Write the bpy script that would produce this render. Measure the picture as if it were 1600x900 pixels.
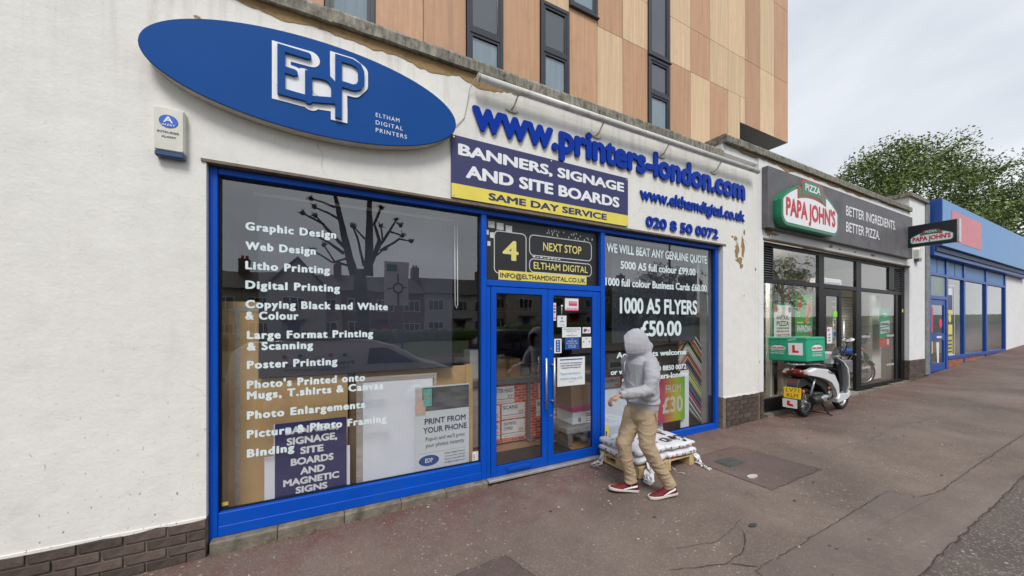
import bpy, bmesh, math, random
from mathutils import Vector, Matrix, noise as mnoise
random.seed(7)
rad = math.radians
scene = bpy.context.scene
for o in list(bpy.data.objects): bpy.data.objects.remove(o)

# ------------------------------------------------------------------ camera
cam_d = bpy.data.cameras.new("Camera")
cam = bpy.data.objects.new("Camera", cam_d)
scene.collection.objects.link(cam)
cam.location = (0.0, -3.45, 1.70)
cam.rotation_euler = (rad(90), 0, rad(-27.4076))
cam_d.sensor_width = 36.0
cam_d.lens = 36.0 * 560.0 / 1600.0
cam_d.shift_y = 55.0 / 1600.0
cam_d.clip_start = 0.05
cam_d.clip_end = 2000.0
scene.camera = cam
scene.render.resolution_x = 1024
scene.render.resolution_y = 576

# ------------------------------------------------------------------ daylight (overcast)
SUN_EL, SUN_AZ = 52.0, 200.0
world = bpy.data.worlds.new("World")
scene.world = world
world.use_nodes = True
wn, wl = world.node_tree.nodes, world.node_tree.links
for n in list(wn): wn.remove(n)
w_out = wn.new("ShaderNodeOutputWorld")
w_bg = wn.new("ShaderNodeBackground"); w_bg.inputs[1].default_value = 0.10
w_sky = wn.new("ShaderNodeTexSky"); w_sky.sky_type = 'NISHITA'; w_sky.sun_disc = False
w_sky.sun_elevation = rad(SUN_EL); w_sky.sun_rotation = rad(SUN_AZ)
w_tc = wn.new("ShaderNodeTexCoord")
w_map = wn.new("ShaderNodeMapping"); w_map.inputs['Scale'].default_value = (1.0, 1.0, 2.6)
w_noi = wn.new("ShaderNodeTexNoise"); w_noi.inputs['Scale'].default_value = 1.7
w_noi.inputs['Detail'].default_value = 6.0; w_noi.inputs['Roughness'].default_value = 0.52
w_noi.inputs['Distortion'].default_value = 0.35
w_ramp = wn.new("ShaderNodeValToRGB")
w_ramp.color_ramp.elements[0].position = 0.30; w_ramp.color_ramp.elements[0].color = (4.2, 4.5, 4.9, 1)
w_ramp.color_ramp.elements[1].position = 0.72; w_ramp.color_ramp.elements[1].color = (6.7, 6.85, 7.0, 1)
w_mix = wn.new("ShaderNodeMixRGB"); w_mix.inputs[0].default_value = 0.93
wl.new(w_tc.outputs['Generated'], w_map.inputs['Vector']); wl.new(w_map.outputs[0], w_noi.inputs['Vector'])
wl.new(w_noi.outputs['Fac'], w_ramp.inputs[0])
wl.new(w_sky.outputs[0], w_mix.inputs[1]); wl.new(w_ramp.outputs[0], w_mix.inputs[2])
wl.new(w_mix.outputs[0], w_bg.inputs[0]); wl.new(w_bg.outputs[0], w_out.inputs[0])

sun_d = bpy.data.lights.new("Sun", 'SUN'); sun_d.energy = 1.5; sun_d.angle = rad(20); sun_d.color = (1.0, 0.965, 0.92)
sun = bpy.data.objects.new("Sun", sun_d); scene.collection.objects.link(sun)
_az = rad(SUN_AZ)
_sd = Vector((math.sin(_az) * math.cos(rad(SUN_EL)), math.cos(_az) * math.cos(rad(SUN_EL)), math.sin(rad(SUN_EL))))
sun.rotation_euler = _sd.to_track_quat('Z', 'Y').to_euler()
sun.location = (0, -8, 12)

vs = scene.view_settings
vs.view_transform = 'Standard'; vs.look = 'None'; vs.exposure = 0.72; vs.gamma = 1.0
vs.use_curve_mapping = False
scene.cycles.max_bounces = 10
scene.cycles.transparent_max_bounces = 24
scene.cycles.caustics_reflective = False
scene.cycles.caustics_refractive = False

# ------------------------------------------------------------------ materials
MATS = {}
def rgb(r, g, b):
    """sRGB 0-255 to linear"""
    f = lambda v: (v / 255.0 / 12.92) if v / 255.0 <= 0.04045 else ((v / 255.0 + 0.055) / 1.055) ** 2.4
    return (f(r), f(g), f(b))

def new_mat(name):
    m = bpy.data.materials.new(name); m.use_nodes = True
    nt = m.node_tree
    for n in list(nt.nodes): nt.nodes.remove(n)
    out = nt.nodes.new("ShaderNodeOutputMaterial")
    b = nt.nodes.new("ShaderNodeBsdfPrincipled")
    nt.links.new(b.outputs[0], out.inputs[0])
    return m, nt, b, out

def mat(name, col, rough=0.6, var=0.12, scale=6.0, bump=0.0, bscale=60.0, metal=0.0, rnd=0.0, stretch=(1, 1, 1),
        coat=0.0, spec=0.5, dirt=None, dirt_amt=0.0, dirt_scale=9.0, sheen=0.0, trans=0.0, detail=5.0):
    if name in MATS: return MATS[name]
    m, nt, b, out = new_mat(name)
    N, L = nt.nodes, nt.links
    tc = N.new("ShaderNodeTexCoord")
    mp = N.new("ShaderNodeMapping"); mp.inputs['Scale'].default_value = stretch
    L.new(tc.outputs['Object'], mp.inputs['Vector'])
    no = N.new("ShaderNodeTexNoise"); no.inputs['Scale'].default_value = scale
    no.inputs['Detail'].default_value = detail; no.inputs['Roughness'].default_value = 0.6
    L.new(mp.outputs[0], no.inputs['Vector'])
    mr = N.new("ShaderNodeMapRange")
    mr.inputs['From Min'].default_value = 0.3; mr.inputs['From Max'].default_value = 0.7
    mr.inputs['To Min'].default_value = 1.0 - var; mr.inputs['To Max'].default_value = 1.0 + var
    L.new(no.outputs['Fac'], mr.inputs['Value'])
    hsv = N.new("ShaderNodeHueSaturation")
    hsv.inputs['Color'].default_value = (*col, 1)
    val = mr.outputs[0]
    if rnd:
        oi = N.new("ShaderNodeObjectInfo")
        r2 = N.new("ShaderNodeMapRange"); r2.inputs['To Min'].default_value = 1 - rnd; r2.inputs['To Max'].default_value = 1 + rnd
        L.new(oi.outputs['Random'], r2.inputs['Value'])
        mu = N.new("ShaderNodeMath"); mu.operation = 'MULTIPLY'
        L.new(val, mu.inputs[0]); L.new(r2.outputs[0], mu.inputs[1]); val = mu.outputs[0]
    L.new(val, hsv.inputs['Value'])
    colout = hsv.outputs[0]
    if dirt:
        n2 = N.new("ShaderNodeTexNoise"); n2.inputs['Scale'].default_value = dirt_scale; n2.inputs['Detail'].default_value = 8
        n2.inputs['Roughness'].default_value = 0.7
        L.new(tc.outputs['Object'], n2.inputs['Vector'])
        r3 = N.new("ShaderNodeMapRange"); r3.inputs['From Min'].default_value = 0.52; r3.inputs['From Max'].default_value = 0.72
        r3.inputs['To Max'].default_value = dirt_amt
        L.new(n2.outputs['Fac'], r3.inputs['Value'])
        mx = N.new("ShaderNodeMixRGB"); mx.inputs[2].default_value = (*dirt, 1)
        L.new(r3.outputs[0], mx.inputs[0]); L.new(colout, mx.inputs[1]); colout = mx.outputs[0]
    L.new(colout, b.inputs['Base Color'])
    b.inputs['Roughness'].default_value = rough
    b.inputs['Metallic'].default_value = metal
    b.inputs['Specular IOR Level'].default_value = spec
    b.inputs['Coat Weight'].default_value = coat
    b.inputs['Sheen Weight'].default_value = sheen
    if bump:
        nb = N.new("ShaderNodeTexNoise"); nb.inputs['Scale'].default_value = bscale; nb.inputs['Detail'].default_value = 4
        L.new(mp.outputs[0], nb.inputs['Vector'])
        bp = N.new("ShaderNodeBump"); bp.inputs['Strength'].default_value = bump; bp.inputs['Distance'].default_value = 0.01
        L.new(nb.outputs['Fac'], bp.inputs['Height']); L.new(bp.outputs[0], b.inputs['Normal'])
    MATS[name] = m
    return m

def glass_mat(name, f0=0.165, tint=(0.99, 0.995, 0.995), rough=0.0):
    m = bpy.data.materials.new(name); m.use_nodes = True
    N, L = m.node_tree.nodes, m.node_tree.links
    for n in list(N): N.remove(n)
    out = N.new("ShaderNodeOutputMaterial"); mix = N.new("ShaderNodeMixShader")
    tr = N.new("ShaderNodeBsdfTransparent"); tr.inputs[0].default_value = (*tint, 1)
    gl = N.new("ShaderNodeBsdfGlossy"); gl.inputs['Roughness'].default_value = rough; gl.inputs[0].default_value = (1, 1, 1, 1)
    lw = N.new("ShaderNodeLayerWeight"); lw.inputs['Blend'].default_value = 0.5
    pw = N.new("ShaderNodeMath"); pw.operation = 'POWER'; pw.inputs[1].default_value = 5
    L.new(lw.outputs['Facing'], pw.inputs[0])
    ma = N.new("ShaderNodeMath"); ma.operation = 'MULTIPLY_ADD'; ma.inputs[1].default_value = 1 - f0; ma.inputs[2].default_value = f0
    L.new(pw.outputs[0], ma.inputs[0])
    no = N.new("ShaderNodeTexNoise"); no.inputs['Scale'].default_value = 1.6
    tc = N.new("ShaderNodeTexCoord"); L.new(tc.outputs['Object'], no.inputs['Vector'])
    bp = N.new("ShaderNodeBump"); bp.inputs['Strength'].default_value = 0.06; bp.inputs['Distance'].default_value = 0.02
    L.new(no.outputs['Fac'], bp.inputs['Height']); L.new(bp.outputs[0], gl.inputs['Normal'])
    ge = N.new('ShaderNodeNewGeometry'); nb_ = N.new('ShaderNodeMath'); nb_.operation = 'SUBTRACT'; nb_.inputs[0].default_value = 1.0; L.new(ge.outputs['Backfacing'], nb_.inputs[1])
    fm_ = N.new('ShaderNodeMath'); fm_.operation = 'MULTIPLY'; L.new(ma.outputs[0], fm_.inputs[0]); L.new(nb_.outputs[0], fm_.inputs[1])
    L.new(fm_.outputs[0], mix.inputs[0]); L.new(tr.outputs[0], mix.inputs[1]); L.new(gl.outputs[0], mix.inputs[2])
    L.new(mix.outputs[0], out.inputs[0])
    MATS[name] = m
    return m

def wall_mat(name, col, top_z, stain=0.5, specks=0.5):
    m, nt, b, out = new_mat(name); N, L = nt.nodes, nt.links
    tc = N.new("ShaderNodeTexCoord")
    def nz(scale, det=5, st=None, rough=.6, dist=0.0):
        n = N.new("ShaderNodeTexNoise"); n.inputs['Scale'].default_value = scale; n.inputs['Detail'].default_value = det
        n.inputs['Roughness'].default_value = rough; n.inputs['Distortion'].default_value = dist
        if st:
            mp = N.new("ShaderNodeMapping"); mp.inputs['Scale'].default_value = st
            L.new(tc.outputs['Object'], mp.inputs[0]); L.new(mp.outputs[0], n.inputs['Vector'])
        else: L.new(tc.outputs['Object'], n.inputs['Vector'])
        return n.outputs['Fac']
    def rng(v, a, c, lo, hi):
        r = N.new("ShaderNodeMapRange"); r.inputs['From Min'].default_value = a; r.inputs['From Max'].default_value = c
        r.inputs['To Min'].default_value = lo; r.inputs['To Max'].default_value = hi
        L.new(v, r.inputs['Value']); return r.outputs[0]
    def mul(a, c):
        x = N.new("ShaderNodeMath"); x.operation = 'MULTIPLY'; L.new(a, x.inputs[0]); L.new(c, x.inputs[1]); return x.outputs[0]
    def mixc(f, c0, c1):
        x = N.new("ShaderNodeMixRGB"); L.new(f, x.inputs[0])
        if isinstance(c0, tuple): x.inputs[1].default_value = (*c0, 1)
        else: L.new(c0, x.inputs[1])
        x.inputs[2].default_value = (*c1, 1); return x.outputs[0]
    sep = N.new("ShaderNodeSeparateXYZ"); L.new(tc.outputs['Object'], sep.inputs[0]); z = sep.outputs['Z']
    c = mixc(rng(nz(0.9), .35, .7, 0, .5), col, tuple(v * .86 for v in col))
    c = mixc(rng(nz(5, 8), .45, .75, 0, .5), c, tuple(v * .86 for v in col))
    # long rain streaks from the top
    st = mul(rng(nz(7, 6, (1.6, 1, .12)), .48, .75, 0, stain), rng(z, top_z - 1.2, top_z, 0.12, 1))
    c = mixc(st, c, (.33, .27, .19))
    # damp grey bloom
    c = mixc(rng(nz(1.6, 7, (1, 1, .6), .7, .6), .56, .78, 0, .4), c, (.50, .49, .46))
    # chipped specks, denser near the foot
    sp = rng(nz(38, 3, (1, 1, .6)), .650, .69, 0, 1)
    sp = mul(sp, rng(z, 0.1, 1.3, specks, specks * .18))
    c = mixc(sp, c, (.12, .10, .085))
    sp2 = rng(nz(13, 6, (1.5, 1, .8), .75), .70, .73, 0, .8)
    c = mixc(mul(sp2, rng(z, 0.1, 2.2, .8, .35)), c, (.2, .15, .1))
    # hairline cracks
    vo = N.new("ShaderNodeTexVoronoi"); vo.feature = 'DISTANCE_TO_EDGE'; vo.inputs['Scale'].default_value = .75
    wn2 = N.new("ShaderNodeTexNoise"); wn2.inputs['Scale'].default_value = 3; wn2.inputs['Detail'].default_value = 8
    L.new(tc.outputs['Object'], wn2.inputs['Vector'])
    ad = N.new("ShaderNodeMixRGB"); ad.inputs[0].default_value = .25
    L.new(tc.outputs['Object'], ad.inputs[1]); L.new(wn2.outputs['Color'], ad.inputs[2]); L.new(ad.outputs[0], vo.inputs['Vector'])
    cr = mul(rng(vo.outputs['Distance'], 0, .0035, 1, 0), rng(nz(1.1), .53, .62, 0, .45))
    c = mixc(cr, c, (.2, .17, .14))
    L.new(c, b.inputs['Base Color']); b.inputs['Roughness'].default_value = .78
    b.inputs['Specular IOR Level'].default_value = .25
    bp = N.new("ShaderNodeBump"); bp.inputs['Strength'].default_value = .35; bp.inputs['Distance'].default_value = .006
    L.new(nz(45, 6), bp.inputs['Height'])
    b2 = N.new("ShaderNodeBump"); b2.inputs['Strength'].default_value = .35; b2.inputs['Distance'].default_value = .03
    L.new(nz(3.2, 4), b2.inputs['Height']); L.new(bp.outputs[0], b2.inputs['Normal']); L.new(b2.outputs[0], b.inputs['Normal'])
    MATS[name] = m
    return m

def tarmac_mat(name, col, stones=0.6, red=0.5, rough=.85, coarse=1.0):
    m, nt, b, out = new_mat(name); N, L = nt.nodes, nt.links
    tc = N.new("ShaderNodeTexCoord")
    def nz(scale, det=5, rough=.6):
        n = N.new("ShaderNodeTexNoise"); n.inputs['Scale'].default_value = scale; n.inputs['Detail'].default_value = det
        n.inputs['Roughness'].default_value = rough
        L.new(tc.outputs['Object'], n.inputs['Vector']); return n.outputs['Fac']
    def rng(v, a, c, lo, hi):
        r = N.new("ShaderNodeMapRange"); r.inputs['From Min'].default_value = a; r.inputs['From Max'].default_value = c
        r.inputs['To Min'].default_value = lo; r.inputs['To Max'].default_value = hi
        L.new(v, r.inputs['Value']); return r.outputs[0]
    def mul(a, c):
        x = N.new("ShaderNodeMath"); x.operation = 'MULTIPLY'; L.new(a, x.inputs[0]); L.new(c, x.inputs[1]); return x.outputs[0]
    def mixc(f, c0, c1):
        x = N.new("ShaderNodeMixRGB"); L.new(f, x.inputs[0])
        if isinstance(c0, tuple): x.inputs[1].default_value = (*c0, 1)
        else: L.new(c0, x.inputs[1])
        if isinstance(c1, tuple): x.inputs[2].default_value = (*c1, 1)
        else: L.new(c1, x.inputs[2])
        return x.outputs[0]
    sep = N.new("ShaderNodeSeparateXYZ"); L.new(tc.outputs['Object'], sep.inputs[0])
    dark = tuple(v * .62 for v in col); lite = tuple(v * 1.22 for v in col)
    c = mixc(rng(nz(.7, 6), .32, .7, 0, 1), dark, lite)
    c = mixc(rng(nz(3.2, 8, .7), .5, .72, 0, .5), c, tuple(v * .6 for v in col))
    # red-dressed band along the shopfronts
    rf = mul(rng(nz(2.6, 7, .7), .40, .62, .15, 1), rng(sep.outputs['Y'], -1.15, -.15, 0, red))
    c = mixc(rf, c, (.135, .048, .044))
    # aggregate
    vo = N.new("ShaderNodeTexVoronoi"); vo.inputs['Scale'].default_value = 130 / coarse
    L.new(tc.outputs['Object'], vo.inputs['Vector'])
    s2 = N.new("ShaderNodeSeparateColor"); L.new(vo.outputs['Color'], s2.inputs[0])
    c = mixc(rng(s2.outputs[0], 0, 1, 0, .42 * stones), c, tuple(v * .45 for v in col))
    c = mixc(rng(s2.outputs[1], .86, .92, 0, .52 * stones), c, (.42, .37, .33))
    vo2 = N.new("ShaderNodeTexVoronoi"); vo2.inputs['Scale'].default_value = 34
    L.new(tc.outputs['Object'], vo2.inputs['Vector'])
    s3 = N.new("ShaderNodeSeparateColor"); L.new(vo2.outputs['Color'], s3.inputs[0])
    f = mul(rng(s3.outputs[2], .955, .96, 0, stones), rng(vo2.outputs['Distance'], .22, .34, 1, 0))
    c = mixc(f, c, (.5, .46, .42))
    L.new(c, b.inputs['Base Color']); b.inputs['Roughness'].default_value = rough; b.inputs['Specular IOR Level'].default_value = .35
    bp = N.new("ShaderNodeBump"); bp.inputs['Strength'].default_value = .55 * stones; bp.inputs['Distance'].default_value = .006
    L.new(vo.outputs['Distance'], bp.inputs['Height'])
    b2 = N.new("ShaderNodeBump"); b2.inputs['Strength'].default_value = .4; b2.inputs['Distance'].default_value = .03
    L.new(nz(2.2, 6), b2.inputs['Height']); L.new(bp.outputs[0], b2.inputs['Normal']); L.new(b2.outputs[0], b.inputs['Normal'])
    MATS[name] = m
    return m

WHITE_WALL = wall_mat('cream_render', (.80, .785, .745), 4.3, .42, .85)
WHITE_WALL2 = wall_mat('white_render', (.80, .80, .81), 4.55, .22, .35)
GLASS = glass_mat('shop_glass')
BLUE = mat('blue_frame_paint', (.0015, .078, .50), .42, .08, 2.5, spec=.22, dirt=(.02, .09, .33), dirt_amt=.3, dirt_scale=4, bump=.04, bscale=30)
BLUE_D = mat('blue_gasket', (.004, .006, .012), .5, .1)
SIGN_BLUE = mat('ellipse_blue_acrylic', (.012, .075, .29), .5, .08, .9, spec=.06, dirt=(.025, .08, .24), dirt_amt=.35, dirt_scale=2.2)
SIGN_SIDE = mat('sign_side_cream', (.52, .50, .45), .5, .15, 5, dirt=(.16, .13, .09), dirt_amt=.6, dirt_scale=5, stretch=(.4, 1, 5))
LET_BLUE = mat('letter_blue_acrylic', (.001, .035, .34), .3, .05, 3, spec=.12)
WHITE_P = mat('white_vinyl', (.80, .81, .84), .4, .04, 8)
PALE_V = mat('pale_window_vinyl', (.70, .80, .82), .5, .08, 14)
NAVY = mat('navy_print', (.030, .033, .125), .5, .06, 4)
NAVY_D = mat('navy_poster', (.016, .022, .125), .4, .06, 4)
BLIND = mat('navy_blind_fabric', (.020, .024, .046), .75, .14, 3.5)
YEL = mat('yellow_print', (.78, .66, .10), .5, .05, 5)
YEL_L = mat('pale_yellow_vinyl', (.72, .66, .20), .5, .05, 5)
BLACK_V = mat('black_vinyl', (.018, .018, .021), .4, .1, 5)
CONC = mat('weathered_concrete', (.21, .20, .165), .9, .55, 16, bump=.7, bscale=34, dirt=(.030, .028, .02), dirt_amt=.95, dirt_scale=13, rnd=.14, stretch=(1.6, 1, .55))
CONC_L = mat('sill_concrete', (.19, .165, .13), .9, .4, 9, bump=.6, bscale=50, dirt=(.055, .050, .028), dirt_amt=.9, dirt_scale=6)
MORTAR = mat('sandy_mortar', (.33, .27, .16), .9, .2, 20)
BARE = mat('bare_brown_render', (.33, .215, .10), .95, .35, 14, bump=.7, bscale=45, dirt=(.10, .06, .03), dirt_amt=.8, dirt_scale=14)
BRICK = mat('engineering_brick', (.088, .064, .055), .7, .35, 16, bump=.35, bscale=50, rnd=.32, dirt=(.15, .13, .11), dirt_amt=.35, dirt_scale=9)
BRICK_M = mat('brick_bed_mortar', (.20, .165, .11), .95, .3, 14, bump=.5, bscale=50)
RED_BRICK = mat('orange_red_brick', (.33, .13, .07), .8, .3, 12, rnd=.2, bump=.3, bscale=40)
DGREY = mat('window_dark_grey', (.028, .032, .042), .4, .1, 5)
BLACK = mat('black_frame_paint', (.009, .009, .011), .4, .15, 5, spec=.2, dirt=(.03, .03, .033), dirt_amt=.4)
RUBBER = mat('black_rubber', (.014, .014, .015), .75, .2, 20, bump=.2)
PLAST_B = mat('black_plastic', (.02, .02, .022), .5, .2, 12)
CHROME = mat('polished_metal', (.55, .55, .56), .25, .1, 9, metal=.9)
STEEL = mat('brushed_steel', (.55, .54, .52), .38, .12, 9, metal=.85, stretch=(1, 1, .1))
CARD = mat('brown_cardboard', (.42, .27, .13), .85, .1, 3, stretch=(1, 1, .2), bump=.05)
TAN = mat('tan_backing_board', (.60, .39, .18), .8, .14, 1.6, bump=.08, bscale=8)
WHITE_B = mat('white_foam_board', (.80, .82, .88), .6, .04, 2)
PLY = mat('pale_pine', (.56, .40, .20), .75, .2, 8, stretch=(.6, 6, 6), rnd=.12, bump=.2)
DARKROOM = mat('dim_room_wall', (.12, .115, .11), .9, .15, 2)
DARKWOOD = mat('laminate_floor', (.34, .20, .11), .45, .2, 4, stretch=(.4, 5, 1))
GREY_P = mat('grey_metal', (.20, .205, .21), .45, .12, 6, metal=.3)

# ------------------------------------------------------------------ geometry helpers
W0 = {}            # world position of each object's origin (no rotation)
def link(name, data, parent=None, origin=(0, 0, 0)):
    o = bpy.data.objects.new(name, data)
    scene.collection.objects.link(o)
    ov = Vector(origin)
    W0[o.name] = ov
    if parent:
        o.parent = parent
        o.location = ov - W0[parent.name]
    else:
        o.location = ov
    return o

def thing(name, label, cat, loc=(0, 0, 0), group=None, kind=None):
    o = link(name, None, None, loc)
    o.empty_display_size = .2
    o['label'] = label; o['category'] = cat
    if group: o['group'] = group
    if kind: o['kind'] = kind
    return o

def tag(o, label=None, cat=None, group=None, kind=None):
    if label: o['label'] = label
    if cat: o['category'] = cat
    if group: o['group'] = group
    if kind: o['kind'] = kind
    return o

class MB:
    def __init__(s): s.v = []; s.f = []; s.sm = []; s.mi = []; s.m = 0
    def add(s, vs, fs, smooth=False):
        b = len(s.v); s.v += [tuple(p) for p in vs]
        for f in fs: s.f.append(tuple(b + i for i in f)); s.sm.append(smooth); s.mi.append(s.m)
        return s
    def box(s, x0, x1, y0, y1, z0, z1):
        return s.add([(x0,y0,z0),(x1,y0,z0),(x1,y1,z0),(x0,y1,z0),(x0,y0,z1),(x1,y0,z1),(x1,y1,z1),(x0,y1,z1)],
                     [(0,3,2,1),(4,5,6,7),(0,1,5,4),(1,2,6,5),(2,3,7,6),(3,0,4,7)])
    def prism_xz(s, pts, y0, y1, smooth=False):
        """polygon in x,z seen from the street (counter-clockwise), extruded y0 (front) to y1"""
        n = len(pts)
        vs = [(p[0], y0, p[1]) for p in pts] + [(p[0], y1, p[1]) for p in pts]
        fs = [tuple(range(n)), tuple(range(2*n-1, n-1, -1))]
        s.add(vs, fs)
        b = len(s.v) - 2*n
        for i in range(n):
            j = (i+1) % n; s.f.append((b+i, b+n+i, b+n+j, b+j)); s.sm.append(smooth); s.mi.append(s.m)
        return s
    def prism_yz(s, pts, x0, x1):
        n = len(pts)
        s.add([(x0, p[0], p[1]) for p in pts] + [(x1, p[0], p[1]) for p in pts],
              [tuple(range(n-1, -1, -1)), tuple(range(n, 2*n))] + [(i, (i+1) % n, n+(i+1) % n, n+i) for i in range(n)])
        return s
    def prism_xy(s, pts, z0, z1):
        n = len(pts)
        s.add([(p[0], p[1], z0) for p in pts] + [(p[0], p[1], z1) for p in pts],
              [tuple(range(n-1, -1, -1)), tuple(range(n, 2*n))] + [(i, (i+1) % n, n+(i+1) % n, n+i) for i in range(n)])
        return s
    def quad(s, a, b, c, d): return s.add([a, b, c, d], [(0, 1, 2, 3)])
    def tube(s, pts, r, n=10, cap=True, smooth=True, flat=None):
        pts = [Vector(p) for p in pts]; rs = r if isinstance(r, (list, tuple)) else [r]*len(pts)
        rings = []; up = None
        for i, p in enumerate(pts):
            d = (pts[min(i+1, len(pts)-1)] - pts[max(i-1, 0)]).normalized()
            if up is None:
                up = Vector((0, 0, 1)) if abs(d.z) < .9 else Vector((0, 1, 0))
            a = d.cross(up).normalized(); b = a.cross(d).normalized(); up = b
            k = flat if flat else 1.0
            rings.append([p + a*(math.cos(t)*rs[i]) + b*(math.sin(t)*rs[i]*k) for t in [2*math.pi*j/n for j in range(n)]])
        vs = [v for rg in rings for v in rg]; fs = []
        for i in range(len(rings)-1):
            for j in range(n):
                k = (j+1) % n; fs.append((i*n+j, i*n+k, (i+1)*n+k, (i+1)*n+j))
        s.add(vs, fs, smooth)
        if cap: 
            b = len(s.v)-len(vs)
            s.f.append(tuple(b+j for j in range(n-1, -1, -1))); s.sm.append(False); s.mi.append(s.m)
            s.f.append(tuple(b+(len(rings)-1)*n+j for j in range(n))); s.sm.append(False); s.mi.append(s.m)
        return s
    def loft(s, rings, cap=True, smooth=True, close=True):
        n = len(rings[0]); vs = [tuple(v) for rg in rings for v in rg]; fs = []
        for i in range(len(rings)-1):
            for j in range(n if close else n-1):
                k = (j+1) % n; fs.append((i*n+j, i*n+k, (i+1)*n+k, (i+1)*n+j))
        s.add(vs, fs, smooth)
        if cap:
            b = len(s.v)-len(vs)
            s.f.append(tuple(b+j for j in range(n-1, -1, -1))); s.sm.append(smooth); s.mi.append(s.m)
            s.f.append(tuple(b+(len(rings)-1)*n+j for j in range(n))); s.sm.append(smooth); s.mi.append(s.m)
        return s
    def ellipsoid(s, c, r, nu=16, nv=10, smooth=True, rot=None):
        c = Vector(c); vs = []; R = rot or Matrix.Identity(3)
        for i in range(nv+1):
            ph = math.pi*i/nv
            for j in range(nu):
                th = 2*math.pi*j/nu
                vs.append(c + R @ Vector((r[0]*math.sin(ph)*math.cos(th), r[1]*math.sin(ph)*math.sin(th), r[2]*math.cos(ph))))
        fs = []
        for i in range(nv):
            for j in range(nu):
                k = (j+1) % nu; fs.append((i*nu+j, (i+1)*nu+j, (i+1)*nu+k, i*nu+k))
        return s.add(vs, fs, smooth)
    def lathe(s, prof, c, axis='y', n=32, smooth=True):
        """prof: (radius, offset along axis) closed loop"""
        c = Vector(c); vs = []; m = len(prof)
        for j in range(n):
            t = 2*math.pi*j/n
            for r, h in prof:
                a, b = r*math.cos(t), r*math.sin(t)
                vs.append(c + (Vector((a, h, b)) if axis == 'y' else Vector((h, a, b)) if axis == 'x' else Vector((a, b, h))))
        fs = []
        for j in range(n):
            k = (j+1) % n
            for i in range(m):
                l = (i+1) % m; fs.append((j*m+i, j*m+l, k*m+l, k*m+i))
        return s.add(vs, fs, smooth)
    def disc_xz(s, cx, cz, r, y0, y1, n=24, sx=1.0):
        return s.prism_xz([(cx+sx*r*math.cos(2*math.pi*i/n), cz+r*math.sin(2*math.pi*i/n)) for i in range(n)], y0, y1, True)
    def ribbon(s, pts, w, y0, y1, jit=.0004, square=()):
        """thick stroke in the x,z plane from segment boxes and round joints"""
        k = 0
        for i in range(len(pts)-1):
            a, b = Vector(pts[i]), Vector(pts[i+1]); d = (b-a)
            if d.length < 1e-6: continue
            d.normalize(); nrm = Vector((-d.y, d.x))*(w/2)
            s.prism_xz([tuple(a-nrm), tuple(b-nrm), tuple(b+nrm), tuple(a+nrm)], y0-k*jit, y1); k += 1
        for i, p in enumerate(pts):
            if i in square: h = w/2; s.prism_xz([(p[0]-h, p[1]-h), (p[0]+h, p[1]-h), (p[0]+h, p[1]+h), (p[0]-h, p[1]+h)], y0-k*jit, y1)
            else: s.disc_xz(p[0], p[1], w/2, y0-k*jit, y1, 20)
            k += 1
        return s
    def mesh(s, name, m, bevel=0, origin=(0, 0, 0), auto=False):
        me = bpy.data.meshes.new(name)
        ox = Vector(origin)
        me.from_pydata([tuple(Vector(v)-ox) for v in s.v], [], s.f)
        for mm in (m if isinstance(m, (list, tuple)) else [m]): me.materials.append(mm)
        me.polygons.foreach_set('use_smooth', s.sm)
        me.polygons.foreach_set('material_index', s.mi)
        me.update()
        if bevel or True:
            bm = bmesh.new(); bm.from_mesh(me)
            bmesh.ops.recalc_face_normals(bm, faces=bm.faces)
            if bevel:
                ed = [e for e in bm.edges if len(e.link_faces) == 2 and e.calc_face_angle(0) > .5]
                bmesh.ops.bevel(bm, geom=ed, offset=bevel, segments=1, affect='EDGES', clamp_overlap=True)
            bm.to_mesh(me); bm.free()
        return me
    def build(s, name, m, parent=None, bevel=0, origin=(0, 0, 0)):
        return link(name, s.mesh(name, m, bevel, origin), parent, origin)

def bx(name, m, parent, x0, x1, y0, y1, z0, z1, bevel=0):
    return MB().box(x0, x1, y0, y1, z0, z1).build(name, m, parent, bevel)

# ---- lettering
_tcache = {}
def text_mesh(body, offset=0.0, extrude=0.0, spacing=1.0, res=3):
    cu = bpy.data.curves.new('t', 'FONT'); cu.body = body; cu.size = 1.0
    cu.offset = offset; cu.extrude = extrude; cu.resolution_u = res; cu.space_character = spacing
    cu.fill_mode = 'BOTH' if extrude else 'FRONT'
    o = bpy.data.objects.new('t', cu); scene.collection.objects.link(o)
    bpy.context.view_layer.update()
    me = bpy.data.meshes.new_from_object(o.evaluated_get(bpy.context.evaluated_depsgraph_get()))
    bpy.data.objects.remove(o); bpy.data.curves.remove(cu)
    return me
def _bb(me):
    xs = [v.co.x for v in me.vertices]; ys = [v.co.y for v in me.vertices]
    return min(xs), max(xs), min(ys), max(ys)
def cap_h(offset):
    if offset not in _tcache:
        b = _bb(text_mesh('H', offset)); _tcache[offset] = (b[2], b[3])
    return _tcache[offset]
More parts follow.
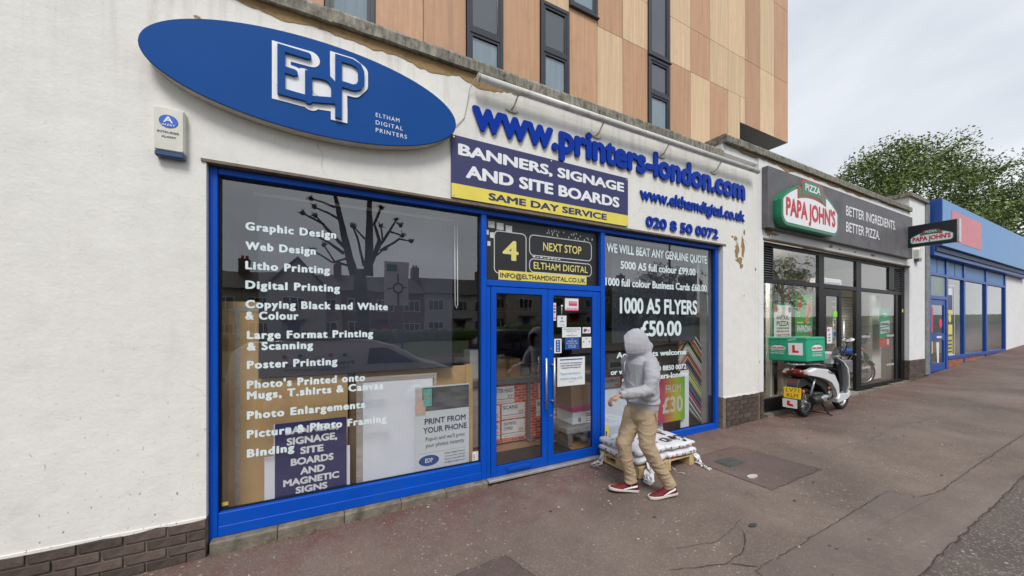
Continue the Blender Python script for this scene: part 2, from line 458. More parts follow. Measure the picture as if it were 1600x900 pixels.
def text(body, x0, x1, z0, z1, y, m, parent, offset=.02, depth=0, name='lettering', spacing=1.0, mirror=False,
         frame=None, shear=0.0, fat=0.0):
    """flat print (or raised letters when depth>0) between x0..x1, capitals z0..z1, on plane y (front face)"""
    me = text_mesh(body, 0.0, .5 if depth else 0, spacing)
    lo, hi, _, _ = _bb(me); c0, c1 = cap_h(0.0); offset = max(0.0, offset*.8)
    sx = (x1-x0)/(hi-lo+2*(offset+fat)); sz = (z1-z0)/(c1-c0+2*offset)
    for v in me.vertices:
        a = (v.co.x-lo+offset+fat)*sx; c = (v.co.y-c0+offset)*sz; d = -v.co.z*depth
        X = x1 - a if mirror else x0 + a
        v.co = Vector((X, y + d - (depth/2 if depth else 0), z0 + c))
    me = fatten(me, (offset+fat)*sx, offset*sz, (0, 1, 0) if mirror else (0, -1, 0))
    me.materials.clear(); me.materials.append(m); me.name = name
    return link(name, me, parent)
def fatten(me, wx, wz, up=(0, -1, 0), step=.00012):
    """heavier strokes: the same outline laid eight ways round itself, each a hair in front of the last"""
    vs = [v.co.copy() for v in me.vertices]; fs = [tuple(p.vertices) for p in me.polygons]; V_, F_ = [], []
    u = Vector(up)
    dirs = [(0, 0)] + ([(math.cos(k*.7854), math.sin(k*.7854)) for k in range(8)] if wx > 0 else [])
    for k, (cx_, cz_) in enumerate(dirs):
        b = len(V_); d = Vector((cx_*wx, 0, cz_*wz)) if abs(up[1]) else Vector((0, cx_*wx, cz_*wz))
        V_ += [v + d + u*(step*k) for v in vs]; F_ += [tuple(b+i for i in f) for f in fs]
    m2 = bpy.data.meshes.new('t'); m2.from_pydata([tuple(v) for v in V_], [], F_); m2.update(); return m2
def letters(body, x0, x1, z0, z1, y, m, parent, offset=.03, depth=.02, spacing=1.0, name='letter', fat=.0):
    """raised letters, each a part of its own"""
    full = _bb(text_mesh(body, 0.0, 0, spacing)); lo = full[0]
    c0, c1 = cap_h(0.0); sx = (x1-x0)/(full[1]-full[0]+2*(offset+fat)); sz = (z1-z0)/(c1-c0+2*offset)
    for i, ch in enumerate(body):
        if ch == ' ': continue
        right = _bb(text_mesh(body[:i+1], 0.0, 0, spacing))[1]
        me = text_mesh(ch, 0.0, .5); b = _bb(me)
        for v in me.vertices:
            X = x0 + (right - (b[1]-v.co.x) - lo + offset + fat)*sx
            v.co = Vector((X, y - depth/2 - v.co.z*depth, z0 + (v.co.y-c0+offset)*sz))
        me = fatten(me, (offset+fat)*sx, offset*sz)
        me.materials.append(m)
        cen = sum((v.co for v in me.vertices), Vector())/len(me.vertices)
        for v in me.vertices: v.co -= cen
        link(name, me, parent, cen)

def rrect(x0, x1, z0, z1, r, n=6):
    pts = []
    for cx, cz, a in ((x1-r, z0+r, -90), (x1-r, z1-r, 0), (x0+r, z1-r, 90), (x0+r, z0+r, 180)):
        for k in range(n+1):
            t = rad(a + 90*k/n); pts.append((cx+r*math.cos(t), cz+r*math.sin(t)))
    return pts

# pavement level along the street (it climbs to the right)
GP = [(-400,-1.2),(-60,-.2),(-10,-.12),(-.8,-.06),(5.5,.05),(6.5,.08),(9,.12),(13.2,.20),(14.3,.25),(16,.33),(18,.44),(30,.95),(60,2.0),(400,8)]
def g(x):
    for (a, za), (b, zb) in zip(GP, GP[1:]):
        if x <= b: return za + (zb-za)*max(0, (x-a)/(b-a))
    return GP[-1][1]
def sheet(name, m, x0, x1, y0, y1, dz=0.0, step=1.0, ys=None):
    mb = MB(); xs = [x0]
    while xs[-1] < x1:
        xs.append(min(x1, xs[-1] + (step if abs(xs[-1]) < 30 else 20)))
    ys = ys or [y0, y1]
    vs = [(x, y, g(x)+dz) for y in ys for x in xs]; n = len(xs)
    mb.add(vs, [(j*n+i, j*n+i+1, (j+1)*n+i+1, (j+1)*n+i) for j in range(len(ys)-1) for i in range(n-1)], True)
    o = mb.build(name, m); o['kind'] = 'structure'
    return o
def slab_strip(name, m, x0, x1, y0, y1, top, bot):
    """raised strip following the slope with real side faces"""
    mb = MB(); xs = [x0]
    while xs[-1] < x1: xs.append(min(x1, xs[-1] + (1.0 if abs(xs[-1]) < 30 else 20)))
    rings = [[(x, y0, g(x)+bot), (x, y0, g(x)+top), (x, y1, g(x)+top), (x, y1, g(x)+bot)] for x in xs]
    mb.loft(rings, smooth=False); o = mb.build(name, m); o['kind'] = 'structure'; return o
# ================================================================== GROUND
TAR = tarmac_mat('footway_tarmac', (.186, .144, .122), .5, .75)
TAR_S = tarmac_mat('smooth_reinstatement', (.172, .136, .118), .28, .2, rough=.8)
TAR_P = tarmac_mat('dark_patch_tarmac', (.135, .098, .088), .25, .5, rough=.8)
TAR_C = tarmac_mat('coarse_dark_tarmac', (.120, .098, .086), .8, 0, coarse=1.3)
ROAD = tarmac_mat('road_asphalt', (.055, .053, .053), .5, 0)
GRASSY = mat('grass_ground', (.05, .075, .025), .95, .4, 2)
sheet('ground', GRASSY, -400, 400, -300, 400, -.22, 2)
sheet('pavement', TAR, -60, 60, -2.58, .60, 0, .5, ys=[-2.58, -1.6, -.8, .6])
sheet('pavement_edge_strip', TAR_C, -60, 60, -4.0, -2.58, -.001, .5)
slab_strip('kerb', CONC_L, -60, 60, -4.12, -4.0, .006, -.22)
sheet('road', ROAD, -60, 60, -11.0, -4.12, -.12, 1)
slab_strip('far_kerb', CONC_L, -60, 60, -11.12, -11.0, .0, -.22)
sheet('far_pavement', TAR_C, -60, 60, -14.5, -11.12, -.004, 1)
def patch(name, m, pts, dz=.004):
    mb = MB(); mb.add([(x, y, g(x)+dz) for x, y in pts], [tuple(range(len(pts)))])
    o = mb.build(name, m); o['kind'] = 'structure'; return o
random.seed(3)
def wob(a, b, n, amp):
    return [(a[0]+(b[0]-a[0])*i/n + random.uniform(-amp, amp), a[1]+(b[1]-a[1])*i/n + random.uniform(-amp, amp)) for i in range(n)]
def rough_poly(cs, amp=.012, n=6):
    out = []
    for i in range(len(cs)): out += wob(cs[i], cs[(i+1) % len(cs)], n, amp)
    return out
patch('pavement_patch', TAR_P, rough_poly([(3.97,-1.46),(4.98,-1.46),(4.92,-.53),(3.95,-.55)]))
patch('pavement_patch', TAR_P, rough_poly([(.66,-1.72),(1.34,-1.66),(1.18,-1.07),(.72,-1.10)], .008))
patch('pavement_strip', TAR_S, rough_poly([(2.62,-2.578),(14,-2.578),(14,-2.30),(5.25,-2.26),(5.02,-2.20),(4.92,-2.02),(2.60,-2.04)], .008, 9), .003)
JOINT = mat('dark_crack', (.055, .043, .038), .95, .3, 20)
def crack(pts, w=.012, name='pavement_crack', dz=.008, amp=.01):
    mb = MB(); P = []
    for a, b in zip(pts, pts[1:]): P += wob(a, b, max(3, int(math.dist(a, b)/.06)), amp)
    P.append(pts[-1]); n = len(P); L, R = [], []
    for i, p in enumerate(P):
        q0, q1 = P[max(0, i-1)], P[min(n-1, i+1)]; dx, dy = q1[0]-q0[0], q1[1]-q0[1]; l = math.hypot(dx, dy) or 1
        ww = w*random.uniform(.35, 1.0)/2*(1 if 0 < i < n-1 else .2)
        L.append((p[0]-dy/l*ww, p[1]+dx/l*ww)); R.append((p[0]+dy/l*ww, p[1]-dx/l*ww))
    mb.add([(x, y, g(x)+dz) for x, y in L+R], [(i, i+1, n+i+1, n+i) for i in range(n-1)])
    o = mb.build(name, JOINT); o['kind'] = 'structure'
crack([(2.58,-2.04),(4.92,-2.02),(5.02,-2.20),(5.25,-2.26),(14,-2.30)], .008)
crack([(2.60,-2.03),(2.59,-2.58)], .01)
crack([(-20,-2.58),(14,-2.58)], .012)
crack([(2.1,-1.75),(2.5,-1.9),(2.75,-1.88),(2.95,-1.78),(3.05,-1.66)], .007)
crack([(2.5,-1.9),(2.68,-2.03)], .010)
crack([(2.3,-1.60),(2.7,-1.72),(3.2,-1.62)], .006)
crack([(5.9,-1.2),(6.6,-1.35),(7.8,-1.25),(9.4,-1.45),(12,-1.3)], .004)
crack([(3.97,-1.46),(4.98,-1.46),(4.92,-.53),(3.95,-.55),(3.97,-1.46)], .005)
crack([(1.34,-1.66),(1.18,-1.07),(.72,-1.10),(.66,-1.72)], .004)
# chewing gum, grit and leaf litter: uncountable flecks
mb = MB(); random.seed(11)
for i in range(230):
    x = random.uniform(-1, 11); y = random.uniform(-2.5, -.02) if i % 3 else random.uniform(-.9, -.02); r = random.choice([.003,.004,.005,.006,.010])
    n = 7; a0 = random.random()*6
    mb.prism_xy([(x+r*random.uniform(.6, 1.2)*math.cos(a0+k*.9)*1.3, y+r*random.uniform(.6, 1.2)*math.sin(a0+k*.9)) for k in range(n)], g(x)+.003, g(x)+.0075)
tag(mb.build('pavement_flecks', mat('pale_flecks', (.42, .39, .36), .9, .3, 40)), kind='stuff')
mb = MB()
for i in range(34):
    x = random.uniform(-1, 9); y = random.uniform(-2.5, -.3); r = random.uniform(.006, .014); a0 = random.random()*6
    mb.prism_xy([(x+r*random.uniform(.6, 1.2)*math.cos(a0+k*.9)*1.3, y+r*random.uniform(.6, 1.2)*math.sin(a0+k*.9)) for k in range(7)], g(x)+.003, g(x)+.0068)
tag(mb.build('gum_spots', mat('dark_flecks', (.075, .062, .058), .9, .3, 40)), kind='stuff')
# dead grass tufts and leaf litter along the sill
mb = MB()
for cx, w in ((-.45,.14),(-.25,.12),(.25,.07),(1.62,.12),(1.9,.2),(6.2,.1),(-.1,.05),(2.2,.1),(5.9,.25)):
    for i in range(46):
        x = cx + random.gauss(0, w*.5); y = random.uniform(-.05, .03); l = random.uniform(.015, .05); a = random.uniform(0, 6.28); h = random.uniform(.002, .03)
        mb.add([(x, y, g(x)+.004), (x+.004, y+.002, g(x)+.004), (x+l*math.cos(a), y-abs(l*math.sin(a)), g(x)+h+.006)], [(0, 1, 2)])
tag(mb.build('dry_weeds', mat('dry_straw', (.34, .26, .13), .9, .3, 30)), kind='stuff')

# small fixtures in the pavement
t = thing('drain_cover', 'small square metal cover in the dark tarmac patch', 'cover', (4.3, -.83, g(4.3)))
z0 = g(4.3)+.006
bx('frame', mat('cast_iron', (.07,.08,.075), .6, .25, 20, bump=.3), t, 4.15, 4.46, -.94, -.73, z0-.01, z0+.003, .002)
mb = MB()
for i in range(6): mb.box(4.17, 4.44, -.925+i*.032, -.925+i*.032+.018, z0+.003, z0+.006)
mb.build('tread_rib', MATS['cast_iron'], t)
o = MB().prism_xy([(4.12+.07*math.cos(a*.7)*1.15*random.uniform(.9,1.1), -1.19+.035*math.sin(a*.7)*random.uniform(.9,1.1)) for a in range(9)], g(4.1)+.004, g(4.1)+.012).build('flattened_cup', mat('dirty_paper', (.50,.46,.41), .9, .2, 12))
tag(o, 'pale flattened scrap of paper at the edge of the dark patch', 'litter')
o = MB().prism_xy([(3.16+.035*math.cos(a*.7)*1.3, -1.72+.02*math.sin(a*.7)) for a in range(9)], g(3.1)+.004, g(3.1)+.011).build('metal_cap', mat('dark_cap', (.04,.05,.055), .6, .2))
tag(o, 'small dark round cap set in the pavement near the cut joint', 'cover')

# ================================================================== WHITE SHOP BUILDING
sb = thing('shop_building', 'single-storey white rendered shop with blue windows and mossy coping', 'building', (2.4, 0, 0))
TOPL, TOPP = 4.26, 4.53
mb = MB()
mb.box(-9, -.80, 0, .25, .235, TOPL)             # left pier
mb.box(-.80, 5.50, 0, .25, 2.935, TOPL)          # over the shopfront
mb.build('wall', WHITE_WALL, sb)
mb = MB()
mb.box(5.50, 6.47, 0, .25, .535, TOPL)
mb.build('wall', WHITE_WALL, sb)
bx('plinth', BRICK_M, sb, -9, -.8, .004, .25, -.4, .233); bx('plinth', BRICK_M, sb, 5.50, 6.47, .004, .25, -.1, .53)
mb = MB(); mb.box(-.80, 5.50, .08, .25, -.2, .012)
mb.build('foundation', CONC_L, sb)
# render drip lip at the foot of the plaster
random.seed(5)
n = 60; lo = [(-9+i*8.2/n, .232+random.uniform(-.012,.006)) for i in range(n+1)]
MB().prism_xz(lo + [(-.8,.246),(-9,.246)], -.008, .001).build('plaster_lip', WHITE_WALL, sb)
lo = [(5.50+i*.97/20, .528+random.uniform(-.01,.006)) for i in range(21)]
MB().prism_xz(lo + [(6.47,.544),(5.50,.544)], -.008, .001).build('plaster_lip', WHITE_WALL, sb)
# engineering bricks, one by one
bm_full = MB().box(-.106,.106,-.012,.02,-.0315,.0315).mesh('brick_mesh', BRICK, .003)
bm_half = MB().box(-.050,.050,-.012,.02,-.0315,.0315).mesh('half_brick_mesh', BRICK, .003)
def bricks(x0, x1, z0, z1, y, parent, full=bm_full, half=bm_half, name='brick', ground=True):
    r = 0; z = z1
    while z > z0 - .075:
        zc = z - .036; x = x1 if r % 2 == 0 else x1 - .1125
        if r % 2: 
            if zc > (g(x1)-.05 if ground else z0): link(name, half, parent, (x1-.052, y+random.uniform(-.002,.002), zc))
        while x - .21 > x0 - .02:
            if zc > (g(x-.1)-.05 if ground else z0):
                link(name, full, parent, (x-.108, y+random.uniform(-.003,.002), zc))
            x -= .225
        if x - x0 > .09: link(name, half, parent, (x-.052, y+random.uniform(-.002,.002), zc))
        z -= .075; r += 1
bricks(-3.7, -.80, -.12, .232, .002, sb)
bricks(5.50, 6.47, .03, .53, .002, sb)
# copings
cop = {}
def coping(x0, x1, y0, y1, z0, z1, parent, pitch=.885, start=None, name='coping_stone'):
    x = start if start is not None else x0
    edges = [x0]
    while x < x1:
        if x > x0 + .05: edges.append(x)
        x += pitch
    edges.append(x1)
    for a, b in zip(edges, edges[1:]):
        if b-a < .06: continue
        dz = random.uniform(-.004, .004); m_ = MB()
        nseg = 7; rings = []
        for i in range(nseg+1):
            xx = a+.006 + (b-a-.012)*i/nseg
            w = lambda s: s + random.uniform(-.004, .004)
            rings.append([(xx, w(y0), w(z0+dz)), (xx, w(y0), w(z1-.03+dz)), (xx, w(y0+.02), w(z1+dz)), (xx, y1, z1+dz+.01), (xx, y1, z0+dz), (xx, y0+.05, z0+dz+.004)])
        m_.loft(rings, smooth=False)
        m_.build(name, CONC, parent, 0)
    mb = MB()
    for e in edges[1:-1]: mb.box(e-.0058, e+.0058, y0+.002, y1-.01, z0+.004, z1-.008)
    if mb.v: mb.build('coping_joint', MORTAR, parent)
coping(-9, 5.46, -.05, .32, TOPL, TOPL+.125, sb, start=-8.8)
# bare strip where the render has fallen under the coping
def ragged(x0, x1, ztop, depth, y, parent, seed, m=BARE, name='bare_patch', dens=26, thick=.004):
    random.seed(seed); n = int((x1-x0)*dens); up = []; dn = []
    for i in range(n+1):
        x = x0+(x1-x0)*i/n; e = min(1, 8*min(i, n-i)/n+.12)
        dn.append((x, ztop - e*depth*(.35+.65*abs(mnoise.noise(Vector((x*1.7, seed, 0)))*1.6)) - random.uniform(0, depth*.16)))
    mb = MB()
    vs = [(p[0], y-thick, p[1]) for p in dn] + [(p[0], y-thick, ztop) for p in dn]
    mb.add(vs, [(i, i+1, n+2+i, n+1+i) for i in range(n)])
    return mb.build(name, m, parent)
ragged(-.9, 2.2, TOPL, .15, 0, sb, 2); ragged(2.2, 3.6, TOPL, .035, 0, sb, 4); ragged(-4, -.9, TOPL, .05, 0, sb, 9)
def chip(cx, cz, rx, rz, y, parent, seed, m=BARE):
    random.seed(seed); n = 18
    pts = [(cx+rx*math.cos(6.283*i/n)*random.uniform(.45,1.15), cz+rz*math.sin(6.283*i/n)*random.uniform(.45,1.15)) for i in range(n)]
    mb = MB(); mb.add([(p[0], y-.004, p[1]) for p in pts]+[(cx, y-.0035, cz)], [(i, (i+1) % n, n) for i in range(n)])
    return mb.build('bare_patch', m, parent)
for i, (cx, cz, rx, rz) in enumerate([(5.86,2.86,.06,.16),(5.93,2.72,.10,.07),(6.02,2.95,.045,.20),(5.82,3.06,.05,.05),(6.06,3.18,.03,.05),(5.98,2.62,.05,.05),(6.38,2.6,.02,.03),(5.74,3.08,.03,.02)]):
    chip(cx, cz, rx, rz, 0, sb, 20+i)
for i, (cx, cz, rx, rz) in enumerate([(6.5,1.05,.012,.02),(.02,4.02,.04,.012),(.07,4.0,.02,.01),(-.85,3.98,.03,.01)]):
    chip(cx, cz, rx, rz, 0, sb, 40+i)
# room behind the shopfront
mb = MB()
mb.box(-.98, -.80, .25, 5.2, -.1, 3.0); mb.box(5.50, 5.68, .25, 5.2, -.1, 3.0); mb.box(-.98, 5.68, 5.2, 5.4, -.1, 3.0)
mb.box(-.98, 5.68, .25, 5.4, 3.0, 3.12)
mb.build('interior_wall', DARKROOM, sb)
mb = MB(); mb.box(-.80, 5.50, .12, 5.2, -.10, .035); mb.build('interior_floor', DARKWOOD, sb)
mb = MB(); mb.box(-9, 6.5, .25, 8, 4.0, 4.15); mb.build('roof', mat('roof_felt', (.07,.07,.075), .9, .2), sb)
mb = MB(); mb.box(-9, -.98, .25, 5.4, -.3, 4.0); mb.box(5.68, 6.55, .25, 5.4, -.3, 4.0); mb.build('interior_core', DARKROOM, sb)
# steel lintel edge over the opening
mb = MB(); mb.box(-.83, 5.56, -.012, .05, 2.912, 2.934); mb.build('lintel', mat('rusty_lintel', (.16,.13,.10), .7, .3, 12, dirt=(.25,.13,.06), dirt_amt=.6), sb)
mb = MB(); mb.box(-.80, 5.50, .05, .25, 2.905, 2.932); mb.build('soffit', mat('dark_soffit', (.05,.05,.05), .8, .2), sb)
# worn concrete sill stones under the window
random.seed(8)
for a, b in ((-.78,-.35),(-.35,.14),(.14,.62),(.62,1.05),(1.05,1.50)):
    rings = []
    for i in range(7):
        x = a+.003+(b-a-.006)*i/6; w = lambda s: s+random.uniform(-.004,.004)
        rings.append([(x, w(-.015), g(x)-.05), (x, w(-.02), w(.034)), (x, w(.0), .043), (x, .12, .043), (x, .12, g(x)-.05)])
    MB().loft(rings, smooth=False).build('sill_stone', CONC_L, sb)

# ------------------------------------------------------------------ blue shopfront frame
fr = MB()
Y0, Y1 = .055, .13
def bar(x0, x1, z0, z1, y0=Y0, y1=Y1, nm='frame_bar', m=BLUE, par=None, bv=.004):
    return bx(nm, m, par or sb, x0, x1, y0, y1, z0, z1, bv)
ZT = 2.905
# left display window: a part with its bars, pane and vinyl lettering as sub-parts
bar(-.80, -.745, .0, ZT)                                     # stile left
bar(1.455, 1.515, .0, ZT-.052)                               # post
bar(3.085, 3.155, .02, ZT-.052)
bar(5.40, 5.475, .01, ZT)
bar(-.743, 5.398, ZT-.05, ZT, Y0+.003, Y1-.002)              # head
bar(-.743, 1.453, .046, .225, Y0+.004, Y1)                   # deep bottom rail
bar(-.743, 1.453, .046, .125, Y0-.004, Y0+.003)
bar(3.157, 5.398, .02, .135, Y0+.004, Y1)
bar(1.517, 3.083, 2.10, 2.165, Y0+.002, Y1)                  # transom over the doors
bar(1.517, 1.565, .04, 2.098, Y0+.012, Y1); bar(3.035, 3.083, .04, 2.098, Y0+.012, Y1)
bx('threshold', mat('worn_aluminium', (.55,.54,.52), .45, .2, 8, metal=.6), sb, 1.517, 3.083, .0, .2, .012, .038, .003)
# black gaskets round the panes
def gasket(x0, x1, z0, z1, y=.112, w=.016, par=None):
    mb = MB(); mb.box(x0, x0+w, y, y+.012, z0, z1); mb.box(x1-w, x1, y, y+.012, z0, z1)
    mb.box(x0+w, x1-w, y+.001, y+.012, z1-w, z1); mb.box(x0+w, x1-w, y+.001, y+.012, z0, z0+w)
    return mb.build('gasket', BLUE_D, par or sb)
def pane(x0, x1, z0, z1, y=.118, par=None, m=GLASS, t=.006, nm='pane'):
    return bx(nm, m, par or sb, x0, x1, y, y+t, z0, z1)

wl_ = pane(-.745, 1.455, .225, 2.855, nm='display_window'); gasket(-.745, 1.455, .225, 2.855, .100, .014, wl_)
VY = .114
for s, x0, x1, z0, z1 in [("Graphic Design",-.58,.08,2.454,2.521),("Web Design",-.58,-.08,2.295,2.362),("Litho Printing",-.58,.03,2.137,2.204),
    ("Digital Printing",-.58,.11,1.979,2.046),("Copying Black and White",-.58,.52,1.822,1.889),("& Colour",-.58,-.21,1.729,1.796),
    ("Large Format Printing",-.57,.39,1.571,1.638),("& Scanning",-.57,-.10,1.478,1.545),("Poster Printing",-.57,.09,1.328,1.395),
    ("Photo's Printed onto",-.57,.32,1.167,1.234),("Mugs, T.shirts & Canvas",-.57,.48,1.079,1.146),("Photo Enlargements",-.57,.32,.918,.985),
    ("Picture & Photo Framing",-.57,.51,.765,.832),("Binding",-.57,-.24,.610,.677)]:
    text(s, x0, x1, z0, z1, VY, PALE_V, wl_, .048, spacing=1.20, fat=.018)
# little stickers low on the left pane
bx('sticker', mat('gold_sticker', (.55,.40,.08), .5, .3, 60), wl_, -.735, -.69, VY-.001, VY+.001, .255, .285)
bx('sticker', BLACK_V, wl_, -.735, -.69, VY-.001, VY+.001, .235, .254)
bx('sticker', mat('white_sticker', (.72,.72,.70), .5, .25, 60), wl_, 1.375, 1.445, VY-.001, VY+.001, .235, .335)
for i in range(3):
    bx('sticker', mat(('red_ink','blue_ink','red_ink')[i], ((.6,.08,.06),(.04,.12,.45),(.6,.08,.06))[i], .5), wl_, 1.385, 1.400, VY-.002, VY-.0012, .25+.022*i, .262+.022*i)

# transom light with bus-blind vinyl
tp = pane(1.515, 3.085, 2.165, 2.855, nm='transom_window'); gasket(1.515, 3.085, 2.165, 2.855, .100, .014, tp)
bx('vinyl_panel', BLACK_V, tp, 1.531, 3.069, .1166, .1176, 2.181, 2.84)
WB_ = mat('transom_paper', (.62,.64,.60), .6, .2, 30)
random.seed(14)
mb = MB()
for x, z, w, h in ((1.56,2.74,.075,.07),(1.66,2.73,.085,.075),(1.77,2.72,.08,.07),(1.535,2.66,.03,.05),(1.58,2.63,.05,.06),(1.55,2.54,.035,.05)):
    mb.box(x, x+w, .1161, .1166, z, z+h)
for i in range(26):
    x = random.uniform(2.25, 3.0); z = random.uniform(2.74, 2.81) - (x-2.3)*.03; mb.box(x, x+.012, .1161, .1166, z, z+.022)
for i in range(8):
    x = 2.12+.05*i; mb.box(x, x+.035, .1161, .1166, 2.462, 2.462+random.uniform(.006,.02))
mb.build('cut_out_skyline', WB_, tp)
def outline(x0, x1, z0, z1, r, w, y, m, par, nm='border'):
    a = rrect(x0, x1, z0, z1, r); b = rrect(x0+w, x1-w, z0+w, z1-w, max(.002, r-w)); n = len(a)
    vs = [(p[0], y, p[1]) for p in a]+[(p[0], y, p[1]) for p in b]
    mb = MB(); mb.add(vs, [(i, (i+1) % n, n+(i+1) % n, n+i) for i in range(n)]); return mb.build(nm, m, par)
def plate(x0, x1, z0, z1, r, y, m, par, nm='panel', t=.001):
    return MB().prism_xz(rrect(x0, x1, z0, z1, r), y, y+t).build(nm, m, par)
for x0, x1, z0, z1 in ((1.625,2.035,2.245,2.72),(2.07,2.985,2.48,2.725),(2.07,2.985,2.285,2.45)):
    plate(x0, x1, z0, z1, .06, .1150, BLACK_V, tp); outline(x0, x1, z0, z1, .06, .011, .1142, mat('grey_line', (.55,.56,.56), .5), tp)
text("4", 1.73, 1.93, 2.40, 2.62, .1138, YEL_L, tp, .02, fat=.02)
text("NEXT STOP", 2.26, 2.82, 2.555, 2.65, .1140, YEL_L, tp, .016)
text("ELTHAM DIGITAL", 2.13, 2.92, 2.33, 2.41, .1140, YEL_L, tp, .014)
bx('yellow_strip', YEL, tp, 1.68, 2.90, .1125, .1135, 2.175, 2.285)
text("INFO@ELTHAMDIGITAL.CO.UK", 1.70, 2.88, 2.203, 2.258, .1115, NAVY_D, tp, .03)

# right display window
wr = pane(3.155, 5.40, .135, 2.855, nm='display_window'); gasket(3.155, 5.40, .135, 2.855, .100, .014, wr)
for s, x0, x1, z0, z1, off in [("WE WILL BEAT ANY GENUINE QUOTE",3.23,5.27,2.625,2.745,.026),("5000 A5 full colour £99.00",3.47,5.00,2.425,2.53,.028),
    ("1000 full colour Business Cards £60.00",3.21,5.27,2.19,2.295,.026),("1000 A5 FLYERS",3.46,5.04,1.83,2.045,.030),("£50.00",3.84,4.68,1.515,1.735,.032),
    ("Accountants welcome",3.40,4.79,1.235,1.315,.024),("or visit us / call 020 8850 0072",3.30,4.79,1.02,1.092,.020),("or www.printers-london",3.50,4.82,.905,.985,.018)]:
    text(s, x0, x1, z0, z1, VY, PALE_V, wr, .034, fat=.012)
bx('sticker', YEL, wr, 3.18, 3.27, VY-.001, VY+.001, .16, .37)
text("!", 3.215, 3.235, .22, .30, VY-.003, BLACK_V, wr, .03)

# ------------------------------------------------------------------ double doors
def door(x0, x1, gx0, gx1, meet):
    m_ = MB(); y0, y1 = .062, .108
    m_.box(x0, gx0, y0, y1, .045, 2.095); m_.box(gx1, x1, y0, y1, .045, 2.095)
    m_.box(gx0, gx1, y0, y1, 2.025, 2.095); m_.box(gx0, gx1, y0, y1, .045, .15)
    d = m_.build('door', BLUE, sb, .003)
    p = bx('pane', GLASS, d, gx0, gx1, .082, .088, .15, 2.025)
    mb = MB(); w = .008
    mb.box(gx0, gx0+w, .076, .082, .15, 2.025); mb.box(gx1-w, gx1, .076, .082, .15, 2.025); mb.box(gx0+w, gx1-w, .077, .082, 2.017, 2.025); mb.box(gx0+w, gx1-w, .077, .082, .15, .158)
    mb.build('gasket', BLUE_D, d)
    return d
dl = door(1.570, 2.290, 1.632, 2.215, 2.29); dr = door(2.296, 3.030, 2.372, 2.955, 2.296)
def handle(x, d, inner=False):
    y = .005 if not inner else .15
    mb = MB(); mb.tube([(x, y, .72), (x, y, 1.30)], .0125, 12)
    for z in (.80, 1.22): mb.tube([(x, y, z), (x + (.02 if x < 2.29 else -.02), .07 if not inner else .10, z)], .009, 8)
    mb.build('handle', STEEL, d)
handle(2.235, dl); handle(2.345, dr); handle(2.255, dl, True); handle(2.355, dr, True)
for z, d, x in ((.62, dr, 2.335), (1.40, dr, 2.335)):
    mb = MB(); mb.disc_xz(x, z, .012, .052, .0625, 14); mb.build('keyhole', mat('brass', (.5,.36,.14), .35, .1, metal=.8), d)
f = MB().box(1.75, 2.06, .050, .063, .068, .125).build('letter_plate', mat('letter_plate_blue', (.006,.05,.26), .35, .1), dl, .003)
MB().box(1.765, 2.045, .042, .052, .078, .115).build('letter_flap', BLUE, f, .004)
# notices stuck on the right-hand leaf
def notice(x0, x1, z0, z1, m, par, lines=(), y=.078, nm='notice', t=.002):
    o = bx(nm, m, par, x0, x1, y-t, y, z0, z1)
    return o
PAPER = mat('notice_paper', (.74,.76,.78), .7, .06, 20)
PINK = mat('pink_print', (.72,.05,.16), .5, .1)
PRUS = mat('notice_blue', (.02,.09,.36), .5, .1)
INK = mat('notice_ink', (.05,.06,.10), .6, .1)
LBL = mat('pale_blue_ink', (.25,.5,.68), .6, .1)
def tline(s, x0, x1, z0, z1, m, par, off=.0, y=.0745): text(s, x0, x1, z0, z1, y, m, par, off)
notice(2.545, 2.745, 1.85, 2.00, PAPER, dr); bx('notice', PINK, dr, 2.60, 2.725, .0745, .0755, 1.91, 1.965); bx('notice', PINK, dr, 2.545, 2.745, .0745, .0755, 1.85, 1.866)
tline("WE ARE OPEN", 2.61, 2.715, 1.94, 1.955, PAPER, dr, .02, .0735); tline("Welcome back", 2.56, 2.73, 1.872, 1.89, INK, dr)
notice(2.38, 2.415, 1.73, 1.94, PAPER, dr)
for i, m_ in enumerate((PINK, YEL, PRUS, INK, PINK)): bx('notice', m_, dr, 2.386, 2.408, .0745, .0755, 1.75+i*.036, 1.77+i*.036)
notice(2.435, 2.565, 1.655, 1.79, PAPER, dr); tline("OPEN", 2.47, 2.53, 1.715, 1.73, INK, dr, .01); tline("Today", 2.455, 2.545, 1.672, 1.70, LBL, dr)
mb = MB(); mb.tube([(2.50,.079,1.79),(2.50,.079,1.90)], .003, 6); mb.ellipsoid((2.50,.076,1.905), (.014,.008,.014), 10, 6); mb.build('sucker_hook', PAPER, dr)
mb = MB(); mb.disc_xz(2.50, 1.762, .012, .0745, .0755, 12); mb.build('notice', PRUS, dr)
notice(2.505, 2.785, 1.53, 1.65, PAPER, dr)
for i, s in enumerate(("PLEASE RING BELL FOR CARD", "READERS THE TILL", "or", "info@elthamdigital.co.uk")):
    w = (.24, .15, .02, .17)[i]; tline(s, 2.645-w/2, 2.645+w/2, 1.621-i*.025, 1.635-i*.025, INK, dr)
bx('notice', PRUS, dr, 2.545, 2.755, .076, .078, 1.385, 1.525)
for i, s in enumerate(("AT", "OPENING TIMES", "Mon - Thur 9am - 5.30pm", "Fri 9am - 5pm", "Sat CLOSED")):
    w = (.02, .14, .17, .11, .11)[i]; tline(s, 2.65-w/2, 2.65+w/2, 1.500-i*.024, 1.513-i*.024, PAPER, dr, .012)
notice(2.39, 2.495, 1.345, 1.515, PAPER, dr); bx('notice', PRUS, dr, 2.412, 2.473, .0745, .0755, 1.36, 1.50)
for i in range(4): tline("x"[0] if 0 else "E", 2.430, 2.455, 1.372+i*.033, 1.388+i*.033, PAPER, dr, .03, .0735)
